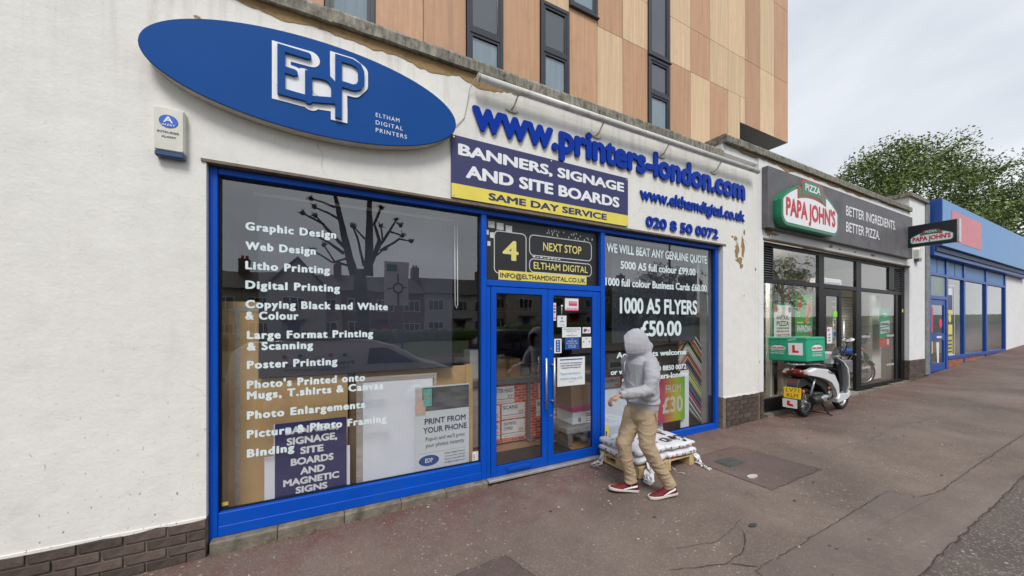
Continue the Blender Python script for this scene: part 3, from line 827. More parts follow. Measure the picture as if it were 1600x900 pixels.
notice(2.81, 2.905+.03, 1.575, 1.65, PAPER, dr)
mb = MB(); mb.disc_xz(2.845, 1.612, .022, .0745, .0755, 14); mb.build('notice', PRUS, dr)
mb = MB(); mb.disc_xz(2.865, 1.618, .015, .0735, .0744, 14); mb.build('notice', PINK, dr); tline("OK", 2.885, 2.92, 1.60, 1.62, PINK, dr, .02)
notice(2.80, 2.945, 1.395, 1.53, PAPER, dr)
mb = MB(); mb.disc_xz(2.825, 1.47, .012, .0745, .0755, 12); mb.build('notice', mat('orange_ink', (.7,.2,.03), .5), dr)
mb = MB(); mb.disc_xz(2.915, 1.47, .012, .0745, .0755, 12); mb.build('notice', mat('cyan_ink', (.02,.35,.6), .5), dr)
tline("PAY", 2.85, 2.89, 1.50, 1.513, INK, dr)
notice(2.435, 2.845, .945, 1.29, PAPER, dr); bx('notice', PRUS, dr, 2.47, 2.81, .0745, .0755, 1.255, 1.268)
for i, s in enumerate(("We no longer offer a photocopying service on", "printing or scanning to memory sticks. We will have", "to charge again if you make any changes to files.")):
    tline(s, 2.47+.01*i, 2.80-.01*i, 1.212-i*.028, 1.230-i*.028, INK, dr, .01)
tline("Please note there is a", 2.48, 2.79, 1.080, 1.11, LBL, dr, .008); tline("minimum charge of £5", 2.47, 2.80, 1.02, 1.05, LBL, dr, .008)
tline("thank you", 2.60, 2.67, .985, .997, INK, dr)

# ================================================================== SIGNS ON THE WHITE SHOP
# big ellipse
el = thing('ellipse_sign', 'large blue oval sign box with white EDP monogram above the left window', 'sign', (-.01, -.06, 3.62))
CX, CZ, RX, RZ = -.01, 3.625, 1.125, .385
N_ = 96; EY = -.115
def ell(k, y, n=N_, sx=RX, sz=RZ): return [(CX+sx*k*math.cos(2*math.pi*i/n), y, CZ+sz*k*math.sin(2*math.pi*i/n)) for i in range(n)]
MB().loft([ell(.992, .0), ell(.992, -.060), ell(.985, -.066), ell(.992, -.07), ell(.992, EY+.004)], cap=True).build('side_return', SIGN_SIDE, el)
mb = MB(); mb.loft([ell(1.0, EY+.006), ell(1.0, EY-.004), ell(.997, EY-.006)], cap=True, smooth=False); mb.build('face', SIGN_BLUE, el)
mb = MB(); mb.loft([ell(1.003, EY+.003), ell(1.003, EY+.0085), ell(.97, EY+.0085), ell(.97, EY+.003)], cap=False); mb.build('trim', mat('rust_trim', (.30,.20,.12), .6, .3, 15), el)
LOGO_STROKES = {'white': [[(-0.108, 3.838), (-0.311, 3.833), (-0.311, 3.506), (-0.125, 3.501), (0.073, 3.522)], [(-0.311, 3.684), (-0.224, 3.679)], [(-0.108, 3.484), (-0.119, 3.675), (0.013, 3.684), (0.061, 3.645), (0.061, 3.525)], [(-0.311, 3.609), (0.049, 3.588)], [(-0.158, 3.682), (-0.158, 3.528)], [(0.097, 3.448), (0.091, 3.888), (0.195, 3.889), (0.258, 3.855), (0.258, 3.745), (0.207, 3.682), (0.091, 3.681)], [(0.183, 3.858), (0.183, 3.722)], [(-0.045, 3.613), (0.049, 3.602)]], 'blue': [[(-0.13, 3.844), (-0.311, 3.845), (-0.311, 3.506), (-0.125, 3.501), (0.061, 3.539)], [(-0.311, 3.684), (-0.224, 3.679)], [(-0.125, 3.486), (-0.125, 3.699), (-0.045, 3.712), (0.013, 3.71), (0.047, 3.681), (0.061, 3.645), (0.061, 3.539)], [(0.091, 3.427), (0.091, 3.902), (0.195, 3.903), (0.245, 3.885), (0.265, 3.844), (0.265, 3.748), (0.245, 3.707), (0.207, 3.689), (0.091, 3.694)]]}
wm = MB(); bm_ = MB(); k = 0
for st, sq in zip(LOGO_STROKES['white'], ((1,2),(),(),(),(),(0,1),(),())): wm.ribbon(st, .125, EY-.010-k*.0008, EY-.004, .00003, sq); k += 1
wm.build('monogram_recess', mat('logo_white', (.80,.81,.83), .35, .03), el)
for k, (st, sq) in enumerate(zip(LOGO_STROKES['blue'], ((1,2),(),(1,),(0,1)))): bm_.ribbon(st, .050, EY-.034-k*.0006, EY-.014, .00003, sq)
bm_.build('monogram', SIGN_BLUE, el)
for i, s in enumerate(("ELTHAM", "DIGITAL", "PRINTERS")):
    text(s, .385, .385+(.20,.23,.265)[i], 3.505-i*.066, 3.540-i*.066, EY-.0075, WHITE_P, el, 0, spacing=1.25)
# wire from ellipse to tube
mb = MB()
pts = [(1.09,-.03,3.66),(1.17,-.01,3.69),(1.24,-.008,3.78),(1.27,-.01,3.92),(1.29,-.03,4.07),(1.33,-.09,4.16),(1.38,-.12,4.15)]
mb.tube(pts, .004, 6)
tag(mb.build('cable', mat('grey_cable', (.45,.43,.40), .6)), 'thin grey cable looping from the oval sign up to the tube light', 'cable')
# alarm box
al = thing('alarm_box', 'white intruder alarm box with blue oval badge on the left wall', 'alarm', (-.99, 0, 3.06))
mb = MB(); mb.loft([[(x, y, z) for x, z in rrect(-1.075-s, -.91+s, 2.925-s, 3.235+s, .012)] for y, s in ((0,.0),(-.05,.0),(-.062,-.008))], smooth=False); mb.build('case', mat('alarm_cream', (.66,.65,.58), .45, .08), al)
bx('strobe_base', mat('alarm_blue', (.03,.07,.16), .3, .1), al, -1.073, -.912, -.060, 0, 2.885, 2.926, .008)
mb = MB(); mb.disc_xz(-.995, 3.135, .045, -.0655, -.063, 24, 1.15); mb.build('badge', mat('badge_blue', (.02,.12,.55), .4), al)
text("A", -1.022, -.970, 3.125, 3.168, -.0665, WHITE_P, al, .03); text("ALERT", -1.032, -.958, 3.102, 3.115, -.0665, WHITE_P, al, .02)
text("INTRUDER", -1.055, -.937, 3.050, 3.064, -.0640, NAVY_D, al, .015); text("ALARM", -1.033, -.958, 3.018, 3.032, -.0640, NAVY_D, al, .015)
# raised letters
w1 = thing('web_address_sign', 'large raised blue letters www.printers-london.com on the white wall', 'sign', (3.7, 0, 3.7))
letters("www.printers-london.com", 1.32, 6.04, 3.685, 4.030, -.012, LET_BLUE, w1, .042, .02, fat=.004)
w2 = thing('web_address_sign', 'small raised blue letters www.elthamdigital.co.uk on the white wall', 'sign', (4.9, 0, 3.36))
letters("www.elthamdigital.co.uk", 3.69, 6.04, 3.345, 3.515, -.010, LET_BLUE, w2, .036, .014)
w3 = thing('phone_number_sign', 'raised blue phone number 020 8 50 0072 above the right window', 'sign', (4.6, 0, 3.0))
letters("020 8 50 0072", 3.80, 5.35, 2.995, 3.140, -.010, LET_BLUE, w3, .036, .014)
# banner board
bn = thing('banner_board', 'navy and yellow board reading BANNERS, SIGNAGE AND SITE BOARDS', 'sign', (2.29, 0, 2.94))
MB().box(1.10, 3.47, -.022, -.008, 2.95, 3.575).build('board', NAVY, bn, .001)
MB().box(1.102, 3.468, -.0245, -.0222, 2.952, 3.092).build('yellow_band', YEL, bn)
text("BANNERS, SIGNAGE", 1.17, 3.40, 3.385, 3.500, -.0235, WHITE_P, bn, .048, fat=.008)
text("AND SITE BOARDS", 1.25, 3.32, 3.170, 3.300, -.0235, WHITE_P, bn, .048, fat=.008)
text("SAME DAY SERVICE", 1.50, 3.11, 2.985, 3.060, -.0258, NAVY, bn, .042, fat=.006)
for x in (1.125, 2.28, 3.445):
    for z in (2.972, 3.553):
        mb = MB(); mb.disc_xz(x, z, .010, -.0275, -.0215, 12); mb.build('screw', CHROME, bn)
# tube light
tb = thing('tube_light', 'long white tube light fixed under the coping above the lettering', 'light', (3.8, -.12, 4.16))
mb = MB(); mb.tube([(1.35,-.12,4.155),(6.22,-.12,4.165)], .038, 18); mb.build('tube', mat('tube_white', (.62,.61,.57), .35, .1, 4, dirt=(.20,.18,.14), dirt_amt=.75, dirt_scale=6), tb)
mb = MB(); mb.tube([(1.342,-.12,4.155),(1.36,-.12,4.155)], .041, 18); mb.tube([(6.215,-.12,4.165),(6.235,-.12,4.165)], .040, 18); mb.build('end_cap', SIGN_SIDE, tb)
for x in (1.78, 2.95, 4.10, 5.25):
    mb = MB(); mb.tube([(x, 0, 4.01), (x+.01, -.05, 4.03), (x+.03, -.11, 4.125)], .009, 8)
    mb.tube([(x-.07, -.006, 4.00),(x-.02, -.012, 3.985),(x+.04, -.012, 3.985),(x+.08,-.006,4.005)], .010, 8)
    mb.build('bracket', mat('bracket_cream', (.50,.48,.42), .5, .2), tb)
# ================================================================== INSIDE THE LEFT WINDOW
def sloth(name, label, cat, m, x0, x1, y0, y1, z0, z1, group=None, bevel=.002):
    t = thing(name, label, cat, ((x0+x1)/2, y0, z0), group); bx('board', m, t, x0, x1, y0, y1, z0, z1, bevel); return t
# navy roller blind
def blind(label, x0, x1, z0, z1, y, seed):
    t = thing('roller_blind', label, 'blind', ((x0+x1)/2, y, z1))
    nx, nz = 40, 24; vs = []
    for j in range(nz+1):
        for i in range(nx+1):
            x = x0+(x1-x0)*i/nx; z = z0+(z1-z0)*j/nz
            d = .020*mnoise.noise(Vector((x*1.5+z*1.1, z*.8, seed)))+.008*mnoise.noise(Vector((x*4+z*3, z*2, seed)))
            vs.append((x, y+d*min(1, (z1-z)*3), z))
    mb = MB(); mb.add(vs, [(j*(nx+1)+i, j*(nx+1)+i+1, (j+1)*(nx+1)+i+1, (j+1)*(nx+1)+i) for j in range(nz) for i in range(nx)], True)
    mb.build('fabric', BLIND, t)
    mb = MB(); mb.tube([(x0-.03, y, z1),(x1+.02, y, z1)], .018, 10); mb.build('roller', mat('blind_roller', (.45,.46,.47), .5), t)
    mb = MB(); mb.tube([(x0, y, z0),(x1, y, z0)], .011, 8); mb.build('bottom_bar', BLIND, t)
    mb = MB(); mb.tube([(x1+.02, y-.02, z1-.05),(x1+.025, y-.02, 1.9),(x1+.04, y-.02, 1.86),(x1+.055,y-.02,1.9),(x1+.05,y-.02,z1-.05)], .005, 6); mb.build('pull_cord', PAPER, t)
    return t
blind('wide navy blind half lowered behind the left window', -.52, 1.22, 1.23, 2.82, .315, 1.3)
blind('navy blind lowered behind the right window price list', 3.45, 5.19, 1.44, 2.84, .25, 4.7)
# tan boards leaning on the back of the display
t = thing('backing_board', 'large tan board with grey taped edge standing at the left end of the window', 'board', (-.35, .35, .04))
bx('board', TAN, t, -.775, .185, .35, .365, .05, 1.885, .002)
bx('tape', mat('silver_tape', (.42,.40,.36), .45, .2, 20), t, -.69, -.655, .346, .3495, .05, 1.83)
bx('tape', MATS['silver_tape'], t, -.72, -.50, .3455, .3492, 1.80, 1.84)
bx('edge_strip', CARD, t, -.775, -.735, .335, .349, .05, 1.885)
t = thing('backing_board', 'second tan board behind the white framed sheets in the left window', 'board', (.9, .42, .04))
bx('board', TAN, t, .20, 1.43, .43, .445, .05, 1.22, .002)
bx('edge_strip', mat('brown_edge', (.22,.14,.07), .8, .2), t, .20, .26, .415, .43, .05, 1.22)
sloth('side_panel_board', 'narrow tan panel beside the blue post at the right of the window', 'board', TAN, 1.36, 1.44, .27, .285, .04, 1.25)
t = thing('framed_sheet', 'large blank white sheet with silvery top edge behind the glass', 'frame', (.55, .26, .04))
bx('sheet', WHITE_B, t, .31, .99, .262, .27, .05, 1.135, .002)
bx('frame_edge', mat('silvery_wood', (.42,.38,.33), .5, .3, 9, stretch=(.3,1,6)), t, .255, 1.0, .255, .261, 1.135, 1.18)
bx('frame_edge', MATS['silvery_wood'], t, .255, .31, .255, .261, .05, 1.134)
bx('frame_edge', MATS['silvery_wood'], t, 1.0, 1.03, .255, .261, .05, 1.18)
# phone printing poster
t = thing('phone_poster', 'pale poster reading PRINT FROM YOUR PHONE low in the left window', 'poster', (1.08, .2, .1))
POST = mat('poster_grey', (.66,.70,.72), .5, .06, 1.2)
bx('sheet', POST, t, .795, 1.37, .200, .203, .10, 1.055)
bx('photo', mat('poster_photo_dark', (.10,.10,.105), .5, .8, 3.5, stretch=(1,1,3)), t, .90, 1.368, .1985, .1995, .80, 1.04)
bx('photo', mat('poster_photo_pale', (.52,.46,.43), .5, .35, 5), t, .797, .899, .1985, .1995, .76, 1.04)
bx('phone', mat('phone_mint', (.16,.46,.40), .4, .2, 20), t, .875, .965, .1965, .1975, .85, 1.03)
bx('phone', BLACK_V, t, .868, .972, .1976, .1983, .842, 1.038)
mb = MB(); mb.ellipsoid((.85,.1975,.85),(.055,.0008,.075),14,8); mb.build('hand_print', mat('hand_print', (.62,.42,.34), .6, .15), t)
for cx, cz, r, m_ in ((.90,.93,.016,'skin_print'),(.94,.95,.018,'skin_print')):
    mb = MB(); mb.disc_xz(cx, cz, r, .1955, .1964, 12); mb.build('phone_picture', mat(m_, (.48,.28,.2), .6), t)
text("PRINT FROM", .89, 1.33, .665, .725, .199, NAVY_D, t, .03); text("YOUR PHONE", .875, 1.345, .575, .635, .199, NAVY_D, t, .03)
text("Pop-in and we'll print", .90, 1.32, .495, .535, .199, NAVY_D, t, .004); text("your photos instantly", .90, 1.315, .430, .470, .199, NAVY_D, t, .004)
bx('rule', mat('thin_rule', (.35,.37,.4), .6), t, .83, 1.34, .1985, .1995, .372, .375)
mb = MB(); mb.disc_xz(.935, .295, .055, .198, .1995, 26, 1.9); mb.build('oval_badge', SIGN_BLUE, t)
text("EDP", .895, .975, .275, .318, .197, WHITE_P, t, .02)
for i, s in enumerate(("Eltham Digital Printers", "Unit 4, Orion House", "Eltham, London SE9 6SD", "info@elthamdigital.co.uk")):
    text(s, 1.10, 1.32, .335-i*.032, .350-i*.032, .199, INK, t, .012)
# navy poster
t = thing('navy_poster', 'navy poster reading BANNERS, SIGNAGE, SITE BOARDS AND MAGNETIC SIGNS', 'poster', (-.1, .16, .2))
bx('sheet', NAVY_D, t, -.385, .165, .160, .163, .21, .845)
bx('white_edge', WHITE_B, t, -.392, -.3855, .159, .164, .21, .848); 
for s, x0, x1, z0, z1 in [("BANNERS,",-.31,.10,.743,.808),("SIGNAGE,",-.30,.09,.652,.716),("SITE",-.20,-.02,.562,.624),("BOARDS",-.27,.06,.472,.534),("AND",-.20,-.01,.384,.446),("MAGNETIC",-.325,.105,.302,.362),("SIGNS",-.235,.01,.226,.284)]:
    text(s, x0, x1, z0, z1, .157, WHITE_P, t, .058)
sloth('white_card', 'plain white card standing behind the navy poster', 'board', WHITE_B, -.46, .195, .172, .176, .05, .575)

# ================================================================== INSIDE: COUNTER AND STOCK
ct = thing('counter', 'long counter faced with a red brick-print banner and grey steel edge', 'counter', (2.9, .97, .035))
bx('worktop', mat('pine_worktop', (.46,.32,.16), .6, .15, 4), ct, .95, 4.75, .955, 1.75, .915, .945)
bx('steel_edge', GREY_P, ct, .95, 4.75, .930, .953, .865, .94, .002)
bx('banner_sheet', mat('banner_mortar', (.50,.42,.37), .7, .15, 12), ct, .95, 4.75, .968, .975, .06, .862)
for x in (2.52, 3.62, 1.3): bx('leg', GREY_P, ct, x, x+.045, .925, .965, .04, .864, .002)
bx('leg_foot', GREY_P, ct, 2.50, 2.60, .87, .97, .036, .075, .004)
RB = mat('printed_red_brick', (.58,.055,.030), .6, .35, 9, rnd=.35)
RB2 = mat('printed_orange_brick', (.66,.15,.05), .6, .3, 9, rnd=.3)
fm = MB().box(-.0505,.0505,-.0012,.0012,-.0155,.0155).mesh('printed_brick_mesh', RB); fm2 = MB().box(-.0505,.0505,-.0012,.0012,-.0155,.0155).mesh('printed_brick_mesh', RB2)
random.seed(2); count = 0; rest = MB()
for r in range(20):
    z = .085 + r*.040
    x = 1.99 + (.056 if r % 2 else 0)
    while x < 4.7:
        if x < 3.3 and count < 290: link('brick', fm2 if random.random() < .16 else fm, ct, (x, .9665, z)); count += 1
        elif 3.25 < x: rest.box(x-.0505, x+.0505, .9655, .9675, z-.0155, z+.0155)
        x += .112
tag(rest.build('brick_print', RB, ct), kind='stuff')
SP = mat('grey_sign_print', (.72,.73,.72), .6, .06, 8)
def csign(x0, x1, z0, z1, s, s2=None):
    bx('printed_sign', SP, ct, x0, x1, .9615, .9640, z0, z1)
    h = (z1-z0)
    bx('printed_line', INK, ct, x0, x1, .9600, .9614, z0+h*.24, z0+h*.27)
    if s2: 
        text(s, x0+.03, x1-.13, z1-h*.28, z1-h*.10, .9605, INK, ct, .02); text(s2, x0+.03, x0+.17, z1-h*.55, z1-h*.37, .9605, INK, ct, .02)
    else: text(s, x0+.02, min(x1-.02, x0+.02+.045*len(s)), z1-h*.36, z1-h*.12, .9605, INK, ct, .02)
    text("EDP", x1-.10, x1-.02, z0+h*.32, z0+h*.50, .9605, MATS['red_ink'], ct, .02)
    text("www.printers-london.com", x0+.03, x1-.03, z0+h*.07, z0+h*.16, .9605, MATS['red_ink'], ct, .0)
csign(2.00, 2.32, .60, .83, "LETTER HEADS"); csign(2.13, 2.49, .38, .61-.02, "SCANS"); csign(2.13, 2.49, .12, .36, "PLANS PRINTED /", "COPIED")
csign(1.85, 2.10, .37, .58, "COPY"); csign(1.85, 2.10, .12, .34, "CARDS"); csign(2.68, 3.02, .36, .60, "BANNERS"); csign(2.72, 2.98, .62, .84, "FLYERS"); csign(3.03, 3.34, .35, .58, "DESIGN")
csign(2.80, 3.10, .11, .32, "STATIONERY"); csign(3.10, 3.5, .62, .84, "CREATIVE"); csign(3.72, 4.28, .60, .82, "ADVERTISEMENTS")
# door mat
t = sloth('door_mat', 'black rubber mat on the wooden floor just inside the doors', 'mat', RUBBER, 1.62, 2.86, .22, .72, .036, .046)
# box on the counter
def carton(label, x0, x1, y0, y1, z0, z1, m, open_=False, tape=True, name='cardboard_box', cat='box'):
    t = thing(name, label, cat, ((x0+x1)/2, (y0+y1)/2, z0))
    bx('carton', m, t, x0, x1, y0, y1, z0, z1, .003)
    xm = (x0+x1)/2
    if tape: bx('tape', mat('parcel_tape', (.26,.15,.07), .3, .1), t, xm-.03, xm+.03, y0-.0015, y1+.0015, z0+.01, z1+.0015)
    if open_:
        mb = MB(); mb.add([(x0,y0,z1),(x0,y1,z1),(x0-.05,y1,z1+.09),(x0-.05,y0,z1+.09)], [(0,1,2,3)]); mb.add([(x1,y0,z1),(x1,y1,z1),(x1-.03,y1,z1+.12),(x1-.03,y0,z1+.12)], [(0,1,2,3)])
        mb.build('flap', m, t)
    return t
CARD2 = mat('dark_cardboard', (.24,.145,.075), .85, .12, 4)
carton('brown cardboard box with a tape strip on the counter behind the left door', 2.06, 2.46, 1.03, 1.35, .946, 1.20, CARD)
carton('small white box on the counter left of the brown carton', 1.72, 2.04, 1.10, 1.35, .946, 1.33, PAPER, tape=False)
carton('small pale box behind the taped carton on the counter', 2.52, 2.66, 1.12, 1.30, .946, 1.05, mat('dull_white_card', (.35,.35,.33), .8), tape=False)
carton('low brown box at the back of the counter', 2.72, 3.0, 1.2, 1.5, .946, 1.06, CARD2)
carton('open brown carton on top of the stack inside the right door', 2.99, 3.42, .55, .90, .545, .835, CARD2, True)
t = carton('pink-lidded white paper box under the open carton', 3.01, 3.44, .54, .92, .30, .470, PAPER, tape=False)
bx('lid', mat('magenta_lid', (.42,.015,.16), .5, .1), t, 2.995, 3.45, .53, .93, .472, .544, .003)
bx('label_mark', INK, t, 3.10, 3.15, .537, .5385, .33, .39)
for i in range(4): bx('stripe', MATS['magenta_lid'], t, 3.24, 3.42, .537, .5385, .325+i*.032, .340+i*.032)
t = thing('plastic_pallet', 'small grey plastic pallet wrapped in film under the boxes', 'pallet', (3.15, .7, .035))
PG = mat('grey_plastic_film', (.30,.28,.25), .4, .3, 12)
bx('deck', PG, t, 2.86, 3.48, .46, 1.0-.05, .205, .285, .01)
for x in (2.88, 3.14, 3.40): bx('block', mat('grey_block', (.17,.16,.15), .6), t, x, x+.08, .47, .92, .036, .204, .006)
# printer on the counter, shelves in the dark
t = thing('desktop_printer', 'pale grey desktop printer on the counter seen left of the walking person', 'printer', (4.25, 1.15, .946))
PR = mat('printer_grey', (.42,.42,.40), .5, .08)
bx('body', PR, t, 4.05, 4.48, .98, 1.35, .947, 1.12, .012); bx('scanner_lid', PR, t, 4.04, 4.49, .97, 1.36, 1.122, 1.20, .015)
bx('tray_slot', BLACK_V, t, 4.09, 4.42, .976, .9795, .98, 1.06); bx('display', BLACK_V, t, 4.30, 4.44, .966, .9695, 1.145, 1.175)
t = thing('monitor', 'dark computer monitor above the desktop printer', 'monitor', (4.3, 1.6, .946))
bx('screen', BLACK_V, t, 4.15, 4.75, 1.60, 1.64, 1.28, 1.62, .008); bx('stand', BLACK_V, t, 4.4, 4.5, 1.62, 1.68, .947, 1.3); bx('foot', BLACK_V, t, 4.3, 4.6, 1.55, 1.75, .9465, .958)
t = thing('wall_shelves', 'shelves of pale boxes on the back wall seen through the doors', 'shelves', (3.6, 4.6, .04))
random.seed(6)
for z in (1.0, 1.5, 2.0, 2.45): bx('shelf', mat('shelf_wood', (.20,.15,.10), .7), t, 1.6, 5.3, 4.5, 4.95, z, z+.03)
for x in (1.6, 3.4, 5.28): bx('upright', MATS['shelf_wood'], t, x-.02, x+.02, 4.52, 4.93, .04, 2.75)
sm = [mat('shelf_stock_a', (.38,.35,.30), .8), mat('shelf_stock_b', (.10,.09,.09), .8), mat('shelf_stock_c', (.22,.15,.09), .8)]
for z in (1.03, 1.53, 2.03):
    x = 1.7
    while x < 5.1:
        w = random.uniform(.12, .34); h = random.uniform(.12, .34)
        bx('stock_box', random.choice(sm), t, x, x+w, 4.55, 4.88, z+.001, z+h, .004); x += w+random.uniform(.01, .15)
t = thing('wide_format_printer', 'dark wide printer standing on the floor behind the counter', 'printer', (2.4, 2.7, .04))
bx('body', BLACK_V, t, 1.7, 3.1, 2.5, 2.95, .95, 1.22, .03); bx('leg', GREY_P, t, 1.8, 1.88, 2.6, 2.9, .04, .95); bx('leg', GREY_P, t, 2.92, 3.0, 2.6, 2.9, .04, .95); bx('paper', PAPER, t, 1.95, 2.85, 2.47, 2.495, 1.0, 1.12)
# ------------------------------------------------------------------ right window display
t = thing('frame_corner_display', 'column of coloured picture-frame corner samples at the right of the window', 'display', (5.18, .33, .04))
bx('display_board', BLACK_V, t, 4.90, 5.43, .345, .36, .05, 1.80)
cols = [(.55,.55,.56),(.03,.03,.03),(.5,.5,.5),(.45,.12,.05),(.55,.3,.04),(.03,.02,.02),(.35,.55,.4),(.6,.58,.5),(.4,.38,.36),(.45,.03,.05),(.5,.32,.2),(.05,.05,.06),(.03,.05,.16),(.3,.24,.12),(.35,.55,.06),(.6,.58,.52),(.62,.5,.05),(.04,.12,.1),(.03,.15,.42),(.02,.02,.02),(.55,.05,.2),(.5,.5,.5),(.1,.1,.1),(.62,.6,.6),(.03,.2,.2),(.4,.4,.38),(.12,.06,.03),(.45,.3,.22),(.03,.03,.03),(.5,.36,.24),(.5,.5,.5),(.1,.1,.1)]
z = 1.72; ax = 5.09
for i, c in enumerate(cols):
    m_ = mat('frame_sample_paint_%02d' % i, c, .35, .08)
    w = .026; z -= .052
    mb = MB()
    mb.prism_xz([(4.90, z-.20), (ax, z), (5.43, z-.36), (5.43, z-.36+w), (ax, z+w+.006), (4.90, z-.20+w)] if z-.36 > .06 else [(4.90, z-.20), (ax, z), (5.43, max(.055, z-.36)), (5.43, max(.055,z-.36)+w), (ax, z+w+.006), (4.90, z-.20+w)], .318-(i % 3)*.004, .344)
    if z > .30: mb.build('frame_corner', m_, t)
t = sloth('white_upright', 'narrow white upright panel beside the colourful frame samples', 'panel', WHITE_B, 4.86, 5.05, .262, .275, .04, .965)
t = thing('offer_poster', 'rainbow-shaded poster reading YOUR BANNER FROM £30 in the right window', 'poster', (4.45, .22, .2))
def rainbow():
    m, nt, b, out = new_mat('rainbow_print'); N, L = nt.nodes, nt.links
    tc = N.new("ShaderNodeTexCoord"); sp = N.new("ShaderNodeSeparateXYZ"); L.new(tc.outputs['Object'], sp.inputs[0])
    mr = N.new("ShaderNodeMapRange"); mr.inputs['From Min'].default_value = 4.25; mr.inputs['From Max'].default_value = 4.93; L.new(sp.outputs['X'], mr.inputs[0])
    cr = N.new("ShaderNodeValToRGB"); e = cr.color_ramp.elements
    e[0].position = 0; e[0].color = (.60,.01,.05,1); e[1].position = 1; e[1].color = (.03,.42,.01,1)
    for p, c in ((.25,(.42,.04,.10,1)),(.5,(.52,.26,.01,1)),(.68,(.42,.46,.01,1))): k = e.new(p); k.color = c
    L.new(mr.outputs[0], cr.inputs[0]); L.new(cr.outputs[0], b.inputs['Base Color']); b.inputs['Roughness'].default_value = .5; return m
bx('sheet', rainbow(), t, 3.98, 4.90, .222, .225, .225, .90)
bx('red_block', mat('offer_red', (.62,.012,.035), .5), t, 3.985, 4.30, .219, .221, .42, .66)
text("YOUR", 4.02, 4.31, .70, .82, .2185, WHITE_P, t, .02); text("FROM", 4.47, 4.80, .66, .78, .2185, mat('offer_cream', (.58,.56,.42), .5), t, .02)
text("£30", 4.40, 4.85, .36, .60, .2185, MATS['offer_cream'], t, .04); text("BANNER", 3.98, 4.31, .28, .40, .2185, WHITE_P, t, .03); text("COMPLETED", 3.99, 4.31, .235, .27, .2185, WHITE_P, t, .02)
t = sloth('white_display_board', 'large blank pale board leaning low in the right window', 'board', mat('pale_blue_board', (.62,.68,.76), .6, .05, 2), 3.29, 4.10, .250, .262, .04, .80)
t = sloth('display_card', 'small white card under the rainbow offer poster', 'panel', WHITE_B, 4.12, 4.50, .29, .30, .04, .30)
t = thing('shop_camera', 'small black security camera by the blind in the right window', 'camera', (5.25, .3, 2.3))
mb = MB(); mb.tube([(5.40,.30,2.36),(5.22,.28,2.30)], .024, 12); mb.build('camera_body', BLACK_V, t)
mb = MB(); mb.tube([(5.48,.4,2.45),(5.40,.31,2.37)], .008, 8); mb.build('camera_arm', BLACK_V, t)
mb = MB(); mb.tube([(5.10,.32,2.55),(5.16,.3,2.40),(5.30,.3,2.34),(5.40,.31,2.37)], .003, 6); mb.build('camera_cable', BLACK_V, t)
mb = MB(); mb.box(5.44, 5.496, .24, .95, .04, 2.9); mb.build('interior_wall', mat('display_side_paint', (.42,.43,.43), .8, .06), sb)
t = sloth('brown_screen', 'plain brown screen behind the vinyl address lines in the right window', 'screen', mat('brown_screen', (.16,.125,.09), .8, .1), 4.55, 5.30, .60, .62, .04, 1.55)

# ================================================================== PALLET OF SACKS
t = thing('pallet', 'small pine pallet on the pavement in front of the right window', 'pallet', (3.45, -.33, .02))
px0, px1, py0, py1 = 2.99, 3.90, -.66, -.03; pz = .022
nb = 7
for i in range(5):
    y = py0 + i*(py1-py0-.09)/4; bx('deck_board', PLY, t, px0, px1, y, y+.09, pz+.105, pz+.122, .002)
for x in (px0, (px0+px1)/2-.045, px1-.09):
    bx('stringer_board', PLY, t, x, x+.09, py0, py1, pz+.086, pz+.104, .002); bx('bottom_board', PLY, t, x, x+.09, py0, py1, pz, pz+.016, .002)
    for y in (py0+.002, (py0+py1)/2-.045, py1-.10): bx('block', PLY, t, x+.002, x+.088, y, y+.095, pz+.017, pz+.085, .003)
SACK = mat('sack_white', (.70,.70,.72), .38, .10, 6, dirt=(.40,.40,.42), dirt_amt=.6, dirt_scale=10, bump=.5, bscale=18)
SK_K = mat('sack_black_print', (.02,.02,.022), .4, .2); SK_P = mat('sack_pink_print', (.55,.05,.2), .4, .2)
def sack(label, x0, x1, y0, y1, z0, z1, seed):
    t = thing('paper_sack', label, 'sack', ((x0+x1)/2, (y0+y1)/2, z0), 'wrapped white sacks on the pallet')
    bm = bmesh.new(); bmesh.ops.create_cube(bm, size=2); bmesh.ops.subdivide_edges(bm, edges=bm.edges[:], cuts=14, use_grid_fill=True)
    cx, cy, cz = (x0+x1)/2, (y0+y1)/2, (z0+z1)/2
    def defm(p):
        ex = abs(p.x)**5; ey = abs(p.y)**5
        h = (1-.45*max(ex, ey)); rx = 1-.05*abs(p.z)**3 ; 
        q = Vector((p.x*rx*(1-.03*abs(p.y)**4), p.y*rx*(1-.04*abs(p.x)**4), p.z*h))
        w = Vector((cx+q.x*(x1-x0)/2, cy+q.y*(y1-y0)/2, cz+q.z*(z1-z0)/2))
        n = mnoise.noise(w*9+Vector((seed, 0, 0))); n2 = mnoise.noise(w*30+Vector((seed, 3, 0)))
        return w + Vector((n2*.006, n2*.006+n*.004, n*.014+n2*.005))
    for v in bm.verts: v.co = defm(v.co.copy())
    me = bpy.data.meshes.new('sack'); 
    for f in bm.faces: f.smooth = True
    bm.to_mesh(me); bm.free(); me.materials.append(SACK); link('bag', me, t)
    return t, defm
